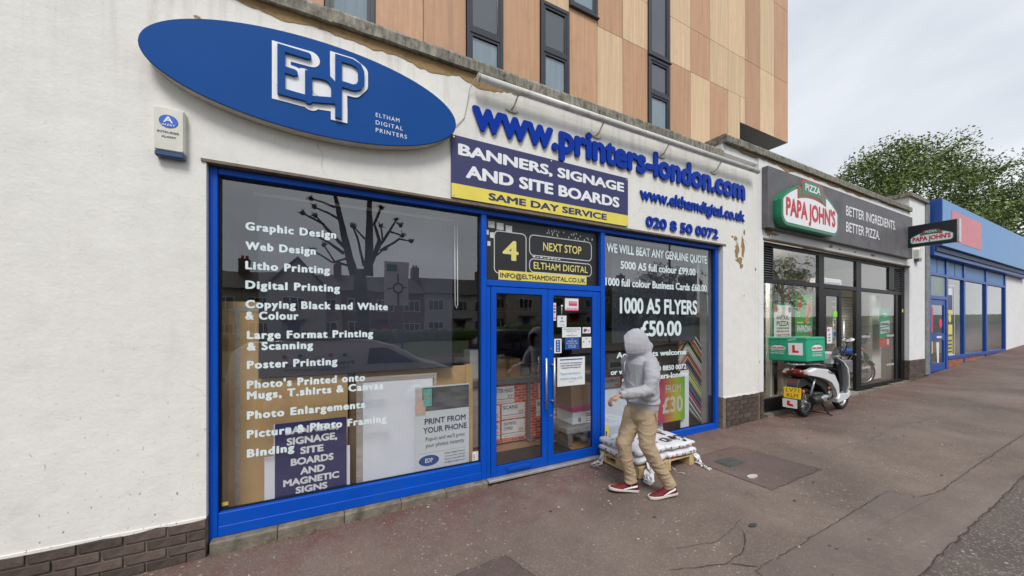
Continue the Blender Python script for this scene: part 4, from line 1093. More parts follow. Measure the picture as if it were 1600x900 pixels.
def wrap_print(s, t, defm, u0, u1, v0, v1, m, off=.03, rot180=False, face='top'):
    me = text_mesh(s, off); b = _bb(me); bm = bmesh.new(); bm.from_mesh(me); bmesh.ops.triangulate(bm, faces=bm.faces)
    for v in bm.verts:
        a = (v.co.x-b[0])/(b[1]-b[0]); c = (v.co.y-b[2])/(b[3]-b[2])
        if rot180: a, c = 1-a, 1-c
        if face == 'top': v.co = defm(Vector((u0+(u1-u0)*a, v0+(v1-v0)*c, 1.0))) + Vector((0, 0, .003))
        elif face == 'front': v.co = defm(Vector((u0+(u1-u0)*a, -1.0, v0+(v1-v0)*c))) + Vector((0, -.003, 0))
        else: v.co = defm(Vector((-1.0, u1+(u0-u1)*a, v0+(v1-v0)*c))) + Vector((-.003, 0, 0))
    bm.to_mesh(me); bm.free(); me.materials.clear(); me.materials.append(m); me.name = 'print'; link('print', me, t)
random.seed(21)
zz = pz+.123
specs = [('lower left sack on the pallet, showing under the stretch film', 2.96, 3.43, -.67, -.02, zz, zz+.10, 1.),
         ('lower right sack on the pallet, near its right corner', 3.43, 3.93, -.68, -.02, zz, zz+.095, 2.),
         ('upper left sack on the pallet, behind the person\'s legs', 2.965, 3.42, -.66, -.03, zz+.090, zz+.185, 3.),
         ('upper right sack with upside-down black print facing the street', 3.42, 3.92, -.67, -.03, zz+.085, zz+.175, 4.)]
for i, (lb, a, b, c, d, e, f, s) in enumerate(specs):
    t, df = sack(lb, a, b, c, d, e, f, s)
    if i == 3:
        wrap_print("SAND", t, df, -.75, .75, -.75, -.35, SK_K, .05, True); wrap_print("&", t, df, .3, .6, -.95, -.8, SK_K, .05, True)
        for k in range(9):
            wrap_print(random.choice("HI-XE"), t, df, -.8+.19*k, -.8+.19*k+.12, random.uniform(-.2,.7), random.uniform(.72,.85), SK_K, .08)
    if i == 2:
        for k in range(14):
            u, v = random.uniform(-.9,.8), random.uniform(-.9,.8); wrap_print(random.choice("EHX#="), t, df, u, u+.10, v, v+.09, SK_K, .05)
    for k in range(6 if i != 0 else 2):
        u = random.uniform(-.85, .8); wrap_print("A" if k % 2 else "V", t, df, u, u+.13, -.5, .35, SK_P if k in (0, 3) else SK_K, .09, face='front')
    if i in (0, 2):
        for k in range(6): u = -.9+.28*k; wrap_print(random.choice("/\\X"), t, df, u, u+.13, -.6, .5, SK_K, .03, face='left')
# torn stretch film trailing from the pallet
FILM = mat('torn_film', (.66,.67,.69), .25, .2, 20)
def film(label, pts, w, seed, n=4, spread=.03):
    random.seed(seed); mb = MB()
    for k in range(n):
        P = [Vector(p)+Vector((random.gauss(0, spread), random.gauss(0, spread), abs(random.gauss(0, spread*.4)))) for p in pts]
        P[0] = Vector(pts[0])
        Q = []
        for a, b in zip(P, P[1:]): 
            for s in range(4): Q.append(a.lerp(b, s/4)+Vector((random.gauss(0,.006),random.gauss(0,.006),random.gauss(0,.004))))
        Q.append(P[-1]); L = []
        for i, q in enumerate(Q):
            ww = w*(1-.6*i/len(Q))*random.uniform(.5, 1.1); a = random.uniform(-.7,.7)+seed
            d = Vector((math.cos(a), math.sin(a)*.4, .5)).normalized()*ww
            L.append((q-d, q+d))
        vs = [v for l in L for v in l]; mb.add(vs, [(2*i, 2*i+1, 2*i+3, 2*i+2) for i in range(len(L)-1)], True)
    for v in range(len(mb.v)):
        x, y, z = mb.v[v]; mb.v[v] = (x, y, max(z, g(x)+.006+random.uniform(0,.006)))
    tag(mb.build('torn_stretch_film', FILM), label, 'plastic film')
film('white torn film hanging at the right corner of the pallet', [(3.88,-.63,.16),(3.92,-.68,.10),(3.93,-.72,.05),(3.90,-.80,.03),(3.86,-.86,.03)], .024, 1)
film('long white film tail hanging between the person\'s ankles', [(3.12,-.69,.24),(3.10,-.70,.15),(3.06,-.72,.09),(3.02,-.76,.05),(2.98,-.80,.03)], .035, 2, 6)
film('thin film shreds lying by the blue door post', [(2.98,-.10,.13),(2.95,-.10,.05),(2.90,-.10,.03),(2.84,-.14,.03),(2.78,-.16,.03),(2.80,-.26,.03)], .014, 3, 6, .03)
film('thin single loop of film on the ground before the pallet', [(3.45,-.68,.2),(3.44,-.70,.1),(3.46,-.74,.04),(3.54,-.80,.03)], .008, 5, 1, .005)

# ================================================================== UPPER APARTMENT BUILDING
UY = 3.55
ap = thing('apartment_block', 'timber-look panelled apartment block rising behind the shops', 'building', (6, UY, 0))
P_D = mat('dark_timber_panel', (.50,.285,.165), .55, .15, 2.6, stretch=(7,1,.22), rnd=.09, dirt=(.42,.22,.115), dirt_amt=.5, dirt_scale=3)
P_L = mat('light_timber_panel', (.64,.455,.28), .55, .14, 2.6, stretch=(7,1,.22), rnd=.07, dirt=(.56,.39,.21), dirt_amt=.5, dirt_scale=3)
mb = MB(); mb.box(-12, 12.05, UY+.03, 12, 4.0, 16.5); mb.box(12.05, 15.0, UY+.03, 12, 8.33, 16.5); mb.build('wall', mat('panel_gap_dark', (.03,.025,.02), .9), ap)
mb = MB(); mb.box(12.06, 15.0, UY+.002, 12, 8.30, 8.328); mb.build('soffit', mat('dark_brown_soffit', (.045,.035,.028), .6, .2), ap)
xs = [15.01,14.1,13.22,12.34,11.42,10.5,9.6,8.68,7.81,6.9,6.04,5.17,4.35,3.41,2.56,1.68,.8,-.03,-.9,-1.8,-2.7,-3.6,-4.5,-5.4,-6.3]
cols_ = {0:'DDD',1:'LLL',2:'DDD',3:'LLL',4:'DLL',5:'LDD',6:'DLL',7:None,8:'DLL',9:'LDL',10:'W',11:None,12:'DDD',13:None,14:'DDD',15:'DDD',16:None}
random.seed(4)
wins = []
def pan(x0, x1, z0, z1, c): bx('cladding_panel', P_D if c == 'D' else P_L, ap, x0+.006, x1-.006, UY, UY+.02, z0+.006, z1-.006)
J1, J2, J3 = 9.16, 10.46, 13.1
for i in range(len(xs)-1):
    x1, x0 = xs[i], xs[i+1]; c = cols_.get(i, random.choice(['DLD','LDD','DDL','LLD']) if i > 16 else 'DLD')
    if i in (0, 1, 2):
        pan(x0, x1, 8.30, J2, c[0]); pan(x0, x1, J2, J3, c[1]); pan(x0, x1, J3, 16.3, c[2])
    elif c is None:
        wins.append((x0, x1))
    elif c == 'W':
        pan(x0, x1, 5, 9.30, 'D'); wins.append((x0, x1, 9.32)); pan(x0, x1, J3, 16.3, 'L')
    elif i in (12, 14, 15) or i > 16:
        pan(x0, x1, 5, J2, c[0]); pan(x0, x1, J2, J3, c[1]); pan(x0, x1, J3, 16.3, c[2])
    else:
        x0_ = 12.062 if x0 < 12.05 < x1 else x0
        lo = 5
        if i == 3:
            pan(x0, 12.052, 5, J1, c[0]); pan(12.062, x1, 8.30, J1, c[0])
        else: pan(x0, x1, lo, J1, c[0])
        pan(x0, x1, J1, J2, c[1]); pan(x0, x1, J2, J3, c[2]); pan(x0, x1, J3, 16.3, random.choice('DL'))
NET = mat('net_curtain', (.45,.49,.52), .8, .12, 3, stretch=(4,1,.3))
GL_UP = glass_mat('upper_glass', .13, (.8,.85,.88))
def flat_window(x0, x1, z0, z1, tr, dark=False):
    f = thing  # (parts only)
    w = .085; mb = MB(); y0, y1 = UY-.045, UY+.028
    mb.box(x0+.01, x0+w, y0, y1, z0, z1); mb.box(x1-w, x1-.01, y0, y1, z0, z1)
    mb.box(x0+w, x1-w, y0+.002, y1, z1-w, z1); mb.box(x0+w, x1-w, y0+.002, y1, z0, z0+w); mb.box(x0+w, x1-w, y0+.002, y1, tr-.05, tr+.05)
    mb.box(x0-.01, x1+.02, y0-.03, y1, z0-.03, z0)
    wdw = mb.build('window', DGREY, ap, .004)
    for a, b, k in ((z0+w, tr-.05, 0), (tr+.05, z1-w, 1)):
        mb = MB(); s = .055
        X0, X1 = x0+w, x1-w
        mb.box(X0, X0+s, y0+.018, y1-.004, a, b); mb.box(X1-s, X1, y0+.018, y1-.004, a, b); mb.box(X0+s, X1-s, y0+.019, y1-.004, a, a+s); mb.box(X0+s, X1-s, y0+.019, y1-.004, b-s, b)
        mb.build('sash', DGREY, wdw)
        solid = dark or k == 1
        bx('pane', GL_UP, wdw, X0+s, X1-s, UY+.002, UY+.008, a+s, b-s)
        bx('blind', mat('dark_spandrel', (.05,.052,.058), .5, .1) if solid else NET, wdw, X0+s, X1-s, UY+.018, UY+.026, a+s, b-s)
for w_ in wins:
    if len(w_) == 3: flat_window(w_[0], w_[1], w_[2], J3-.02, 11.0)
    else:
        x0, x1 = w_
        if x0 > 7: flat_window(x0, x1, 6.2, 9.02, 8.05); flat_window(x0, x1, 9.06, 11.6, 11.55-.4, True); flat_window(x0, x1, 11.65, 14.2, 13.2)
        elif x0 > 4: flat_window(x0, x1, 6.2, 9.12, 8.0); pan(x0, x1, 9.14, J2, 'L'); flat_window(x0, x1, J2+.03, J3, 12.2); pan(x0, x1, J3, 16.3, 'D')
        elif x0 > 2: flat_window(x0, x1, 5.6, 8.9, 7.78); flat_window(x0, x1, 8.94, 11.8, 10.9)
        else: flat_window(x0, x1, 5.6, 9.3, 8.3)
# bird netting under the overhang
mb = MB(); random.seed(9)
for i in range(14):
    x = 12.2+i*.2; mb.tube([(x, 4.4, 8.3), (x+.05, 4.5, 7.2)], .004, 4, False)
for k in range(9): mb.tube([(12.2, 4.4+.01*k, 8.25-.12*k), (14.9, 4.4+.01*k, 8.27-.12*k)], .004, 4, False)
tag(mb.build('bird_netting', mat('net_grey', (.2,.2,.2), .8)), 'thin bird netting hanging below the block\'s overhang', 'netting')
# ================================================================== PIZZA SHOP BUILDING
GREEN = mat('logo_green', (.012,.20,.10), .35, .06, 4)
LRED = mat('logo_red', (.55,.015,.03), .4, .05, 4)
pb = thing('pizza_shop_building', 'white rendered pizza shop with black glazed shopfront and grey fascia', 'building', (9.9, 0, .1))
mb = MB(); mb.box(6.474, 6.62, 0, .25, .535, TOPP); mb.box(6.62, 13.205, 0, .25, 3.16, TOPP)
mb.box(5.515, 6.472, .02, .25, TOPL+.128, TOPP)
mb.build('wall', WHITE_WALL2, pb)
mb = MB(); mb.box(13.205, 14.31, 0, .33, .75, 4.93); mb.build('wall', WHITE_WALL2, pb)
mb = MB(); mb.box(6.474, 6.62, .005, .25, -.1, .53); mb.box(13.215, 14.305, .006, .33, -.1, .748); mb.build('plinth', BRICK_M, pb)
bricks(6.48, 6.62, .05, .53, .002, pb); bricks(13.20, 14.31, .15, .745, .003, pb)
fb = MB().box(-.012,.012,-.05,.05,-.0315,.0315).mesh('return_brick_mesh', BRICK, .003)
for i in range(7): link('brick', fb, pb, (13.21, .065+(i % 2)*.02, .71-.075*i))
bx('pier_footing', BLACK, pb, 13.22, 13.3, .03, .3, .1, .74)
coping(5.50, 13.24, -.05, .32, TOPP, TOPP+.125, pb, .93)
coping(13.13, 14.40, -.06, .40, 4.93, 5.03, pb, 1.3)
mb = MB(); mb.box(5.52, 5.60, .33, 2.2, TOPP-.1, TOPP+.12); mb.build('coping_return', CONC, pb)
ragged(5.55, 11.2, TOPP, .10, 0, pb, 12, dens=14); ragged(11.4, 12.5, TOPP, .06, 0, pb, 13, dens=16)
for i, (cx, cz, rx, rz) in enumerate([(6.75,3.34,.13,.17),(6.95,3.25,.16,.03),(9.0,3.24,.10,.035),(9.4,3.22,.06,.02),(10.1,3.23,.05,.02),(11.0,3.24,.14,.03),(6.05,2.15,.01,.03)]):
    chip(cx, cz, rx, rz, 0, pb, 60+i)
mb = MB(); mb.box(6.60, 13.22, -.015, .04, 3.13, 3.158); mb.build('lintel', MATS['rusty_lintel'], pb)
FY0, FY1 = .085, .15
def pbar(x0, x1, z0, z1, y0=FY0, y1=FY1): return bx('frame_bar', BLACK, pb, x0, x1, y0, y1, z0, z1, .004)
pbar(6.62, 6.70, .1, 3.13); pbar(13.0, 13.205, .15, 3.13); pbar(8.74, 8.96, .1, 3.13); pbar(10.42, 10.68, .12, 3.13); pbar(12.22, 12.55, 2.52, 3.13)
for a, b in ((6.70, 8.74), (8.96, 10.42), (10.68, 12.22), (12.55, 13.0)): pbar(a, b, 3.06, 3.13, FY0+.003)
for a, b in ((6.70, 8.74), (8.96, 10.42), (10.68, 13.0)): pbar(a, b, 2.415, 2.50, FY0+.003)
pbar(7.08, 7.12, 2.50, 3.06, FY0+.01); pbar(6.70, 8.74, .09, .36, FY0+.004); pbar(10.68, 13.0, .15, .30, FY0+.004); pbar(12.66, 12.80, .30, 2.415, FY0+.01)
pbar(7.42, 7.47, .36, 2.415, .2, .24)
bx('sill_strip', GREEN, pb, 6.70, 13.0, .078, .084, .115, .135)
mb = MB()
for x in [6.7+.9*i for i in range(8)]: mb.box(x+.002, min(x+.896, 13.2), -.02, .078, g(x)-.1, g(x)+.045)
mb.build('sill_kerb', CONC_L, pb)
bx('threshold', MATS['worn_aluminium'], pb, 8.97, 10.42, .01, .22, .16, .195)
for x0, x1 in ((6.70, 7.08), (12.60, 13.0)):
    lv = bx('louvre', mat('louvre_back', (.03,.03,.03), .7), pb, x0, x1, .135, .145, 2.50, 3.06)
    for i in range(13):
        z = 2.515+i*.042; MB().prism_yz([(.088, z), (.132, z+.026), (.132, z+.030), (.088, z+.005)], x0+.004, x1-.004).build('slat', mat('louvre_grey', (.13,.13,.135), .45), lv)
for a, b, z0, z1 in ((6.70,8.74,.36,2.415),(7.12,8.74,2.50,3.06),(8.96,10.42,2.50,3.06),(10.68,12.22,2.50,3.06),(10.68,12.66,.30,2.415)):
    p = pane(a, b, z0, z1, .112, pb)
    if z0 < 1:
        for zz_ in ((1.37, .66) if a > 10 else ()):
            for i in range(9): bx('glass_manifestation', mat('frosted_dot', (.6,.62,.62), .6), p, a+.10+i*.05, a+.125+i*.05, .1085, .1105, zz_, zz_+.05)
            for i in range(9): bx('glass_manifestation', MATS['frosted_dot'], p, b-.5+i*.05, b-.475+i*.05, .1085, .1105, zz_, zz_+.05)
# door leaf (shut) and open doorway
mb = MB(); mb.box(8.965, 9.06, .09, .14, .2, 2.40); mb.box(9.62, 9.74, .09, .14, .2, 2.40); mb.box(9.06, 9.62, .092, .14, 2.26, 2.40); mb.box(9.06, 9.62, .092, .14, .2, .34)
d = mb.build('door', BLACK, pb, .004); bx('pane', GLASS, d, 9.06, 9.62, .112, .118, .34, 2.26)
mb = MB(); mb.tube([(9.66,.03,1.0),(9.66,.03,1.75)], .016, 10); mb.build('handle', STEEL, d)
bx('notice', PAPER, d, 9.14, 9.36, .108, .110, 1.28, 1.62); bx('notice', mat('lime_sticker', (.25,.75,.05), .5), d, 9.40, 9.58, .107, .109, 1.83, 1.95)
bx('notice', PRUS, d, 9.44, 9.54, .107, .109, 1.42, 1.52); bx('notice', PINK, d, 9.16, 9.24, .1065, .1078, 1.54, 1.58)
for i in range(3): bx('notice', INK, d, 9.20, 9.27, .1065, .1078, 1.33+i*.06, 1.355+i*.06)
for x, z, r in ((13.0,2.1,.03),): bx('yellow_tag', YEL, pb, 13.03, 13.10, .081, .0845, 1.98, 2.06)
# interior
PW = mat('pizza_interior_wall', (.72,.71,.66), .85, .06, 3)
WB = mat('whitewashed_brick', (.72,.71,.62), .8, .12, 10, rnd=.12, bump=.3, bscale=30)
mb = MB(); mb.box(6.48, 6.62, .25, 6.2, -.1, 3.3); mb.box(13.21, 13.4, .33, 6.2, -.1, 3.3); mb.box(6.62, 13.21, 6.2, 6.4, -.1, 3.3); mb.build('interior_wall', PW, pb)
mb = MB(); mb.box(6.48, 13.4, .25, 6.2, 3.25, 3.4); mb.build('ceiling', mat('pizza_ceiling', (.62,.62,.62), .9, .05), pb)
mb = MB(); mb.box(6.62, 13.21, .15, 6.2, -.1, .19); mb.build('interior_floor', mat('grey_brown_floor', (.20,.17,.13), .4, .15, 4), pb)
bx('ceiling_beam', mat('beam_white', (.62,.63,.63), .8), pb, 6.7, 9.9, 1.5, 1.7, 2.80, 3.0); bx('ceiling_beam', MATS['beam_white'], pb, 8.0, 8.08, .6, .68, .2, 3.24)
# whitewashed brick partitions, bricks one by one where they show
def wbricks(x0, x1, y, z0, z1, limit):
    fm_ = MB().box(-.108,.108,-.01,.01,-.033,.033).mesh('white_brick_mesh', WB, .003); n = 0; r = 0; z = z0+.037
    bx('partition', mat('partition_mortar', (.30,.29,.25), .9), pb, x0, x1, y+.004, y+.12, z0, z1)
    while z < z1-.03:
        x = x0+.115-(.11 if r % 2 else 0)
        while x < x1-.1:
            if n < limit and x > x0+.1: link('brick', fm_, pb, (x, y, z)); n += 1
            x += .228
        z += .076; r += 1
wbricks(6.64, 8.1, 1.9, .45, 2.1, 132); wbricks(11.6, 12.9, .95, .25, 2.4, 140)
bx('skirting', BLACK, pb, 6.64, 8.1, 1.86, 1.91, .2, .44)
bx('inner_door', mat('grey_inner_door', (.13,.13,.135), .6, .05), pb, 9.9, 11.2, 2.4, 2.5, .2, 2.4)
bx('inner_door', mat('olive_door', (.10,.11,.10), .6, .05), pb, 11.45, 12.6, 1.7, 1.78, .2, 2.2); bx('door_frame', mat('green_door_frame', (.07,.13,.08), .6), pb, 11.25, 11.44, 1.68, 1.78, .2, 2.3)
bx('yellow_notice', YEL, pb, 10.35, 10.95, 2.33, 2.36, 2.12, 2.38)
for i in range(3): bx('notice_line', INK, pb, 10.42, 10.88, 2.325, 2.329, 2.17+i*.07, 2.195+i*.07)
mb = MB(); mb.disc_xz(11.05, 1.35, .13, 2.35, 2.39, 16); mb.build('wall_plaque', mat('brass_plaque', (.20,.16,.09), .5, .5, 20), pb)
bx('curtain', mat('pale_curtain', (.75,.75,.66), .8, .06, 6, stretch=(6,1,.3)), pb, 12.10, 12.62, .35, .40, .3, 2.4)
for x, z, w, h in ((6.72,1.45,.26,.34),(7.14,1.25,.24,.5),(6.72,.98,.28,.40)):
    o = bx('picture_frame', BLACK if w != .28 else mat('wood_frame', (.2,.09,.03), .6), pb, x, x+w, 1.85, 1.885, z, z+h); bx('picture', PAPER, o, x+.05, x+w-.05, 1.845, 1.849, z+.06, z+h-.06); bx('picture_mark', BLACK_V, o, x+.09, x+w-.09, 1.841, 1.8445, z+.12, z+h-.14)
t = thing('air_curtain', 'white heater unit mounted over the pizza shop doorway inside', 'heater', (9.6, .3, 2.42)); bx('case', PAPER, t, 9.15, 10.1, .22, .42, 2.52, 2.66, .02); bx('grille', mat('light_grille', (.45,.45,.45), .6), t, 9.25, 10.0, .212, .219, 2.55, 2.58)
t = thing('pendant_lamp', 'dark dish pendant lamp under the pizza shop ceiling', 'lamp', (9.2, 2.2, 2.8)); mb = MB(); mb.tube([(9.2,2.2,2.85),(9.2,2.2,2.93),(9.2,2.2,2.97)], [.30,.14,.03], 18); mb.build('shade', BLACK, t); mb = MB(); mb.tube([(9.2,2.2,2.97),(9.2,2.2,3.25)], .008, 6); mb.build('flex', BLACK, t)
t = thing('spot_lamp', 'small warm ceiling spotlight behind the left upper pane of the pizza shop', 'lamp', (7.7, 1.2, 2.75)); mb = MB(); mb.tube([(7.7,1.2,2.70),(7.7,1.2,2.82)], [.10,.05], 14); mb.build('shade', BLACK, t)
gl = bpy.data.materials.new('lamp_glow'); gl.use_nodes = True; _b = gl.node_tree.nodes['Principled BSDF']; _b.inputs['Emission Color'].default_value = (1,.72,.42,1); _b.inputs['Emission Strength'].default_value = 6
mb = MB(); mb.disc_xz(0, 0, .01, 0, .01, 6); mb = MB(); mb.prism_xy([(7.7+.085*math.cos(i*.5236), 1.2+.085*math.sin(i*.5236)) for i in range(12)], 2.690, 2.698); mb.build('bulb', gl, t)
mb = MB(); mb.tube([(7.7,1.2,2.82),(7.7,1.2,3.25)], .008, 6); mb.build('flex', BLACK, t)
_pl = bpy.data.lights.new('spot_lamp_light', 'POINT'); _pl.energy = 45; _pl.color = (1, .86, .68); _pl.shadow_soft_size = .08
_po = bpy.data.objects.new('spot_lamp_light', _pl); scene.collection.objects.link(_po); _po.parent = t; _po.location = (0, 0, -.11)
# posters behind the pizza glass
t = thing('pizza_poster', 'white and red poster reading ANY XXL PIZZA behind the pizza shop glass', 'poster', (7.64, .2, 1.2))
bx('frame', GREEN, t, 7.32, 7.97, .205, .215, 1.12, 2.08); bx('sheet', mat('poster_cream', (.80,.78,.70), .5, .05), t, 7.35, 7.94, .199, .204, 1.40, 2.04); bx('red_band', mat('poster_red', (.75,.05,.04), .5, .1, 8), t, 7.35, 7.94, .199, .204, 1.14, 1.398)
for s, x0, x1, z0, z1, m_ in (("ANY XXL",7.42,7.86,1.77,1.85,INK),("PIZZA",7.43,7.86,1.65,1.74,INK),("CLASSIC RANGE",7.43,7.86,1.59,1.625,INK),("SPECIALS £14.99",7.43,7.86,1.53,1.565,INK),("ONLY £12.99",7.43,7.88,1.44,1.50,LRED),("COLLECT TODAY",7.50,7.83,1.31,1.34,PAPER),("MONDAY",7.55,7.80,1.25,1.28,PAPER)):
    text(s, x0, x1, z0, z1, .197, m_, t, .02)
for cx, cz, r, m_ in ((7.40,1.97,.07,(.5,.22,.10)),(7.89,1.96,.06,(.12,.10,.09)),(7.80,1.17,.08,(.55,.35,.1)),(7.42,1.18,.05,(.5,.4,.1))):
    mb = MB(); mb.disc_xz(cx, cz, r, .1965, .1985, 16); mb.build('food_picture', mat('food_%d' % int(r*1000), m_, .6, .5, 25), t)
t = thing('papadia_poster', 'green poster of folded pizza reading PAPADIAS beside the door post', 'poster', (8.5, .18, 1.1))
bx('sheet', mat('poster_green', (.02,.34,.05), .5, .08), t, 8.06, 8.72, .18, .185, 1.10, 2.26)
for pts, m_ in (([(8.10,1.97),(8.22,1.94),(8.32,2.02),(8.28,2.22),(8.16,2.24)],(.42,.12,.05)),([(8.40,1.72),(8.50,1.68),(8.70,1.92),(8.66,2.14),(8.50,2.20)],(.55,.27,.08)),([(8.46,1.80),(8.62,1.90),(8.69,2.0),(8.56,2.10)],(.45,.09,.04)),([(8.08,1.13),(8.2,1.12),(8.3,1.18),(8.24,1.27),(8.12,1.27)],(.5,.25,.08)),([(8.62,2.0),(8.70,1.85),(8.71,2.06)],(.55,.36,.26))):
    MB().prism_xz(pts, .1765-.0005*len(t.children), .179).build('food_picture', mat('pizza_print_%02d' % int(m_[0]*100), m_, .55, .45, 22), t)
for x, z in ((8.12,1.83),(8.60,2.14),(8.50,1.17)): outline(x, x+.10, z, z+.08, .02, .014, .176, YEL_L, t)
bx('yellow_rule', YEL_L, t, 8.12, 8.35, .1775, .1795, 1.70, 1.725); bx('yellow_rule', YEL_L, t, 8.47, 8.66, .1775, .1795, 1.70, 1.725); bx('red_mark', LRED, t, 8.36, 8.46, .1775, .1795, 1.695, 1.735); bx('yellow_rule', YEL_L, t, 8.12, 8.60, .1775, .1795, 1.42, 1.445)
text("PAPADIAS", 8.11, 8.67, 1.52, 1.66, .177, PAPER, t, .05); text("FOLDED. FAST. FRESH.", 8.12, 8.66, 1.345, 1.375, .177, PAPER, t, .02)
mb = MB(); mb.disc_xz(8.60, 1.50, .045, .170, .1755, 14); mb.build('round_sticker', PINK, t); mb = MB(); mb.disc_xz(8.64, 1.70, .055, .170, .1755, 14); mb.build('round_sticker', mat('teal', (.05,.35,.25), .5), t)
t = thing('drivers_poster', 'tall green poster reading DRIVERS WANTED behind the right pane', 'poster', (12.3, .16, 1.2))
bx('sheet', mat('poster_emerald', (.01,.40,.17), .5, .05), t, 11.90, 12.50, .155, .16, 1.34, 2.05); bx('red_foot', mat('poster_orange_red', (.62,.10,.06), .5), t, 11.90, 12.50, .155, .16, 1.12, 1.338)
for z in (1.62, 1.46): MB().prism_xz([(11.93,z-.02),(12.45,z+.02),(12.47,z+.15),(11.95,z+.11)], .1505, .1545).build('white_label', PAPER, t)
text("DRIVERS", 11.97, 12.43, 1.65, 1.71, .149, INK, t, .04); text("WANTED", 11.97, 12.42, 1.49, 1.55, .149, INK, t, .04)
bx('code_panel', PAPER, t, 12.32, 12.44, .1505, .1545, 1.17, 1.31)
MB().prism_xz(rrect(12.10,12.30,1.86,1.95,.03), .151, .1545).build('small_logo', PAPER, t); text("PIZZA", 12.12, 12.28, 1.88, 1.92, .149, LRED, t, .04)
# ---- the brand sign shapes
def logo_outline(w, h, grow=0.0, n=14):
    """low-arched shield outline in local u,v with rounded lower corners"""
    r = .07*w; pts = []
    def corner(cx, cy, a0, a1, rr):
        for k in range(6): a = rad(a0+(a1-a0)*k/5); pts.append((cx+rr*math.cos(a), cy+rr*math.sin(a)))
    corner(w-r, r, -90, 0, r+grow)
    pts.append((w+grow, .52*h))
    for k in range(n+1):
        t_ = k/n; u = w-.03*w - (w-.06*w)*t_; a = abs(t_-.5)*2
        v = h*(.60+.40*(1-a**2.0)); pts.append((u, v+grow))
    pts.append((-grow, .52*h)); corner(r, r, 180, 270, r+grow)
    return pts
def prism_f(pts, d0, d1, F, m, name, par, bevel=0):
    n = len(pts); mb = MB()
    vs = [tuple(F(u, v, d1)) for u, v in pts]+[tuple(F(u, v, d0)) for u, v in pts]
    mb.add(vs, [tuple(range(n)), tuple(range(2*n-1, n-1, -1))]+[(i, n+i, n+(i+1) % n, (i+1) % n) for i in range(n)])
    return mb.build(name, m, par)
def text_f(s, u0, u1, v0, v1, d, F, m, par, off=.03):
    me = text_mesh(s, 0.0); lo, hi, _, _ = _bb(me); c0, c1 = cap_h(0.0); off *= .8
    sx = (u1-u0)/(hi-lo+2*off); sz = (v1-v0)/(c1-c0+2*off)
    for v in me.vertices: v.co = Vector((u0+(v.co.x-lo+off)*sx, -d, v0+(v.co.y-c0+off)*sz))
    me = fatten(me, off*sx, off*sz, (0, -1, 0), .00008)
    for v in me.vertices: v.co = Vector(F(v.co.x, v.co.z, -v.co.y))
    me.materials.clear(); me.materials.append(m); me.name = 'lettering'; return link('lettering', me, par)
def pizza_logo(F, w, h, par, depth=.0, ts=1.0, k=1.0, green=GREEN):
    e = .004*k
    prism_f(logo_outline(w, h, .045*w*.6), 0, depth+e, F, green, 'logo_body', par)
    prism_f([(u, v) for u, v in logo_outline(w, h)], depth+e, depth+2*e, F, WHITE_P, 'logo_face', par)
    text_f("PAPA JOHN'S", .04*w, .96*w, .16*h, .60*h, depth+2.6*e, F, LRED, par, .05)
    # ribbon
    def rib(a, b, z0, z1, o): return [(w*(a+(b-a)*i/8), h*(z0-o*((i/4-1)**2))) for i in range(9)] + [(w*(b-(b-a)*i/8), h*(z1-o*((i/4-1)**2))) for i in range(9)]
    prism_f(rib(.235, .765, .74, 1.02, .10), depth+e*.5, depth+3*e, F, LRED, 'ribbon_tail', par)
    prism_f(rib(.25, .75, .77, .99, .10), depth+3*e, depth+3.4*e, F, green, 'ribbon_tail', par)
    prism_f(rib(.30, .70, .80, 1.18, .07), depth+3.4*e, depth+4*e, F, LRED, 'ribbon', par)
    prism_f(rib(.315, .685, .825, 1.15, .07), depth+4*e, depth+4.5*e, F, green, 'ribbon', par)
    text_f("PIZZA", .36*w, .64*w, .89*h, 1.07*h, depth+5*e, F, WHITE_P, par, .03)
fa = thing('pizza_fascia', 'long grey fascia with green and white PAPA JOHN\'S badge', 'sign', (9.8, -.05, 3.3))
FAS = mat('dark_grey_fascia', (.115,.110,.120), .55, .22, 3.0, dirt=(.17,.165,.17), dirt_amt=.6, dirt_scale=4)
MB().box(6.56, 13.03, -.10, -.002, 3.31, 4.34).build('panel', FAS, fa, .003)
pizza_logo(lambda u, v, d: (6.75+u, -.10-d, 3.40+v), 1.90, .70, fa, .13, k=1.0)
text("BETTER INGREDIENTS.", 9.40, 11.95, 3.90, 4.10, -.1025, WHITE_P, fa, .014); text("BETTER PIZZA.", 9.40, 11.05, 3.57, 3.77, -.1025, WHITE_P, fa, .014)
ps = thing('projecting_sign', 'black box sign with small PAPA JOHN\'S badge projecting over the pavement', 'sign', (12.78, -.45, 3.55))
MB().box(12.74, 12.86, -.87, -.105, 3.56, 4.08).build('box', mat('sign_black', (.010,.014,.020), .3, .1), ps, .004)
MB().box(12.745, 12.885, -.905, -.872, 3.555, 4.085).build('edge_trim', CHROME, ps)
bx('bracket', BLACK, ps, 12.78, 12.82, -.104, -.001, 3.75, 3.9)
pizza_logo(lambda u, v, d: (12.74-d, -.15-u, 3.64+v), .66, .245, ps, .0, k=.6)
t = thing('alarm_box', 'small cream alarm box on the white pier below the projecting sign', 'alarm', (13.75, -.05, 3.4))
mb = MB(); mb.prism_xz([(13.50,3.36),(13.72,3.36),(13.80,3.5),(13.76,3.62),(13.6,3.66),(13.48,3.6)], -.10, -.001); mb.build('case', MATS['alarm_cream'], t, .01)
bx('strobe_base', MATS['alarm_blue'], t, 13.53, 13.72, -.085, -.001, 3.30, 3.358)
MB().prism_xz([(13.60,3.42),(13.70,3.42),(13.72,3.54),(13.62,3.58)], -.1035, -.1005).build('badge', PAPER, t)

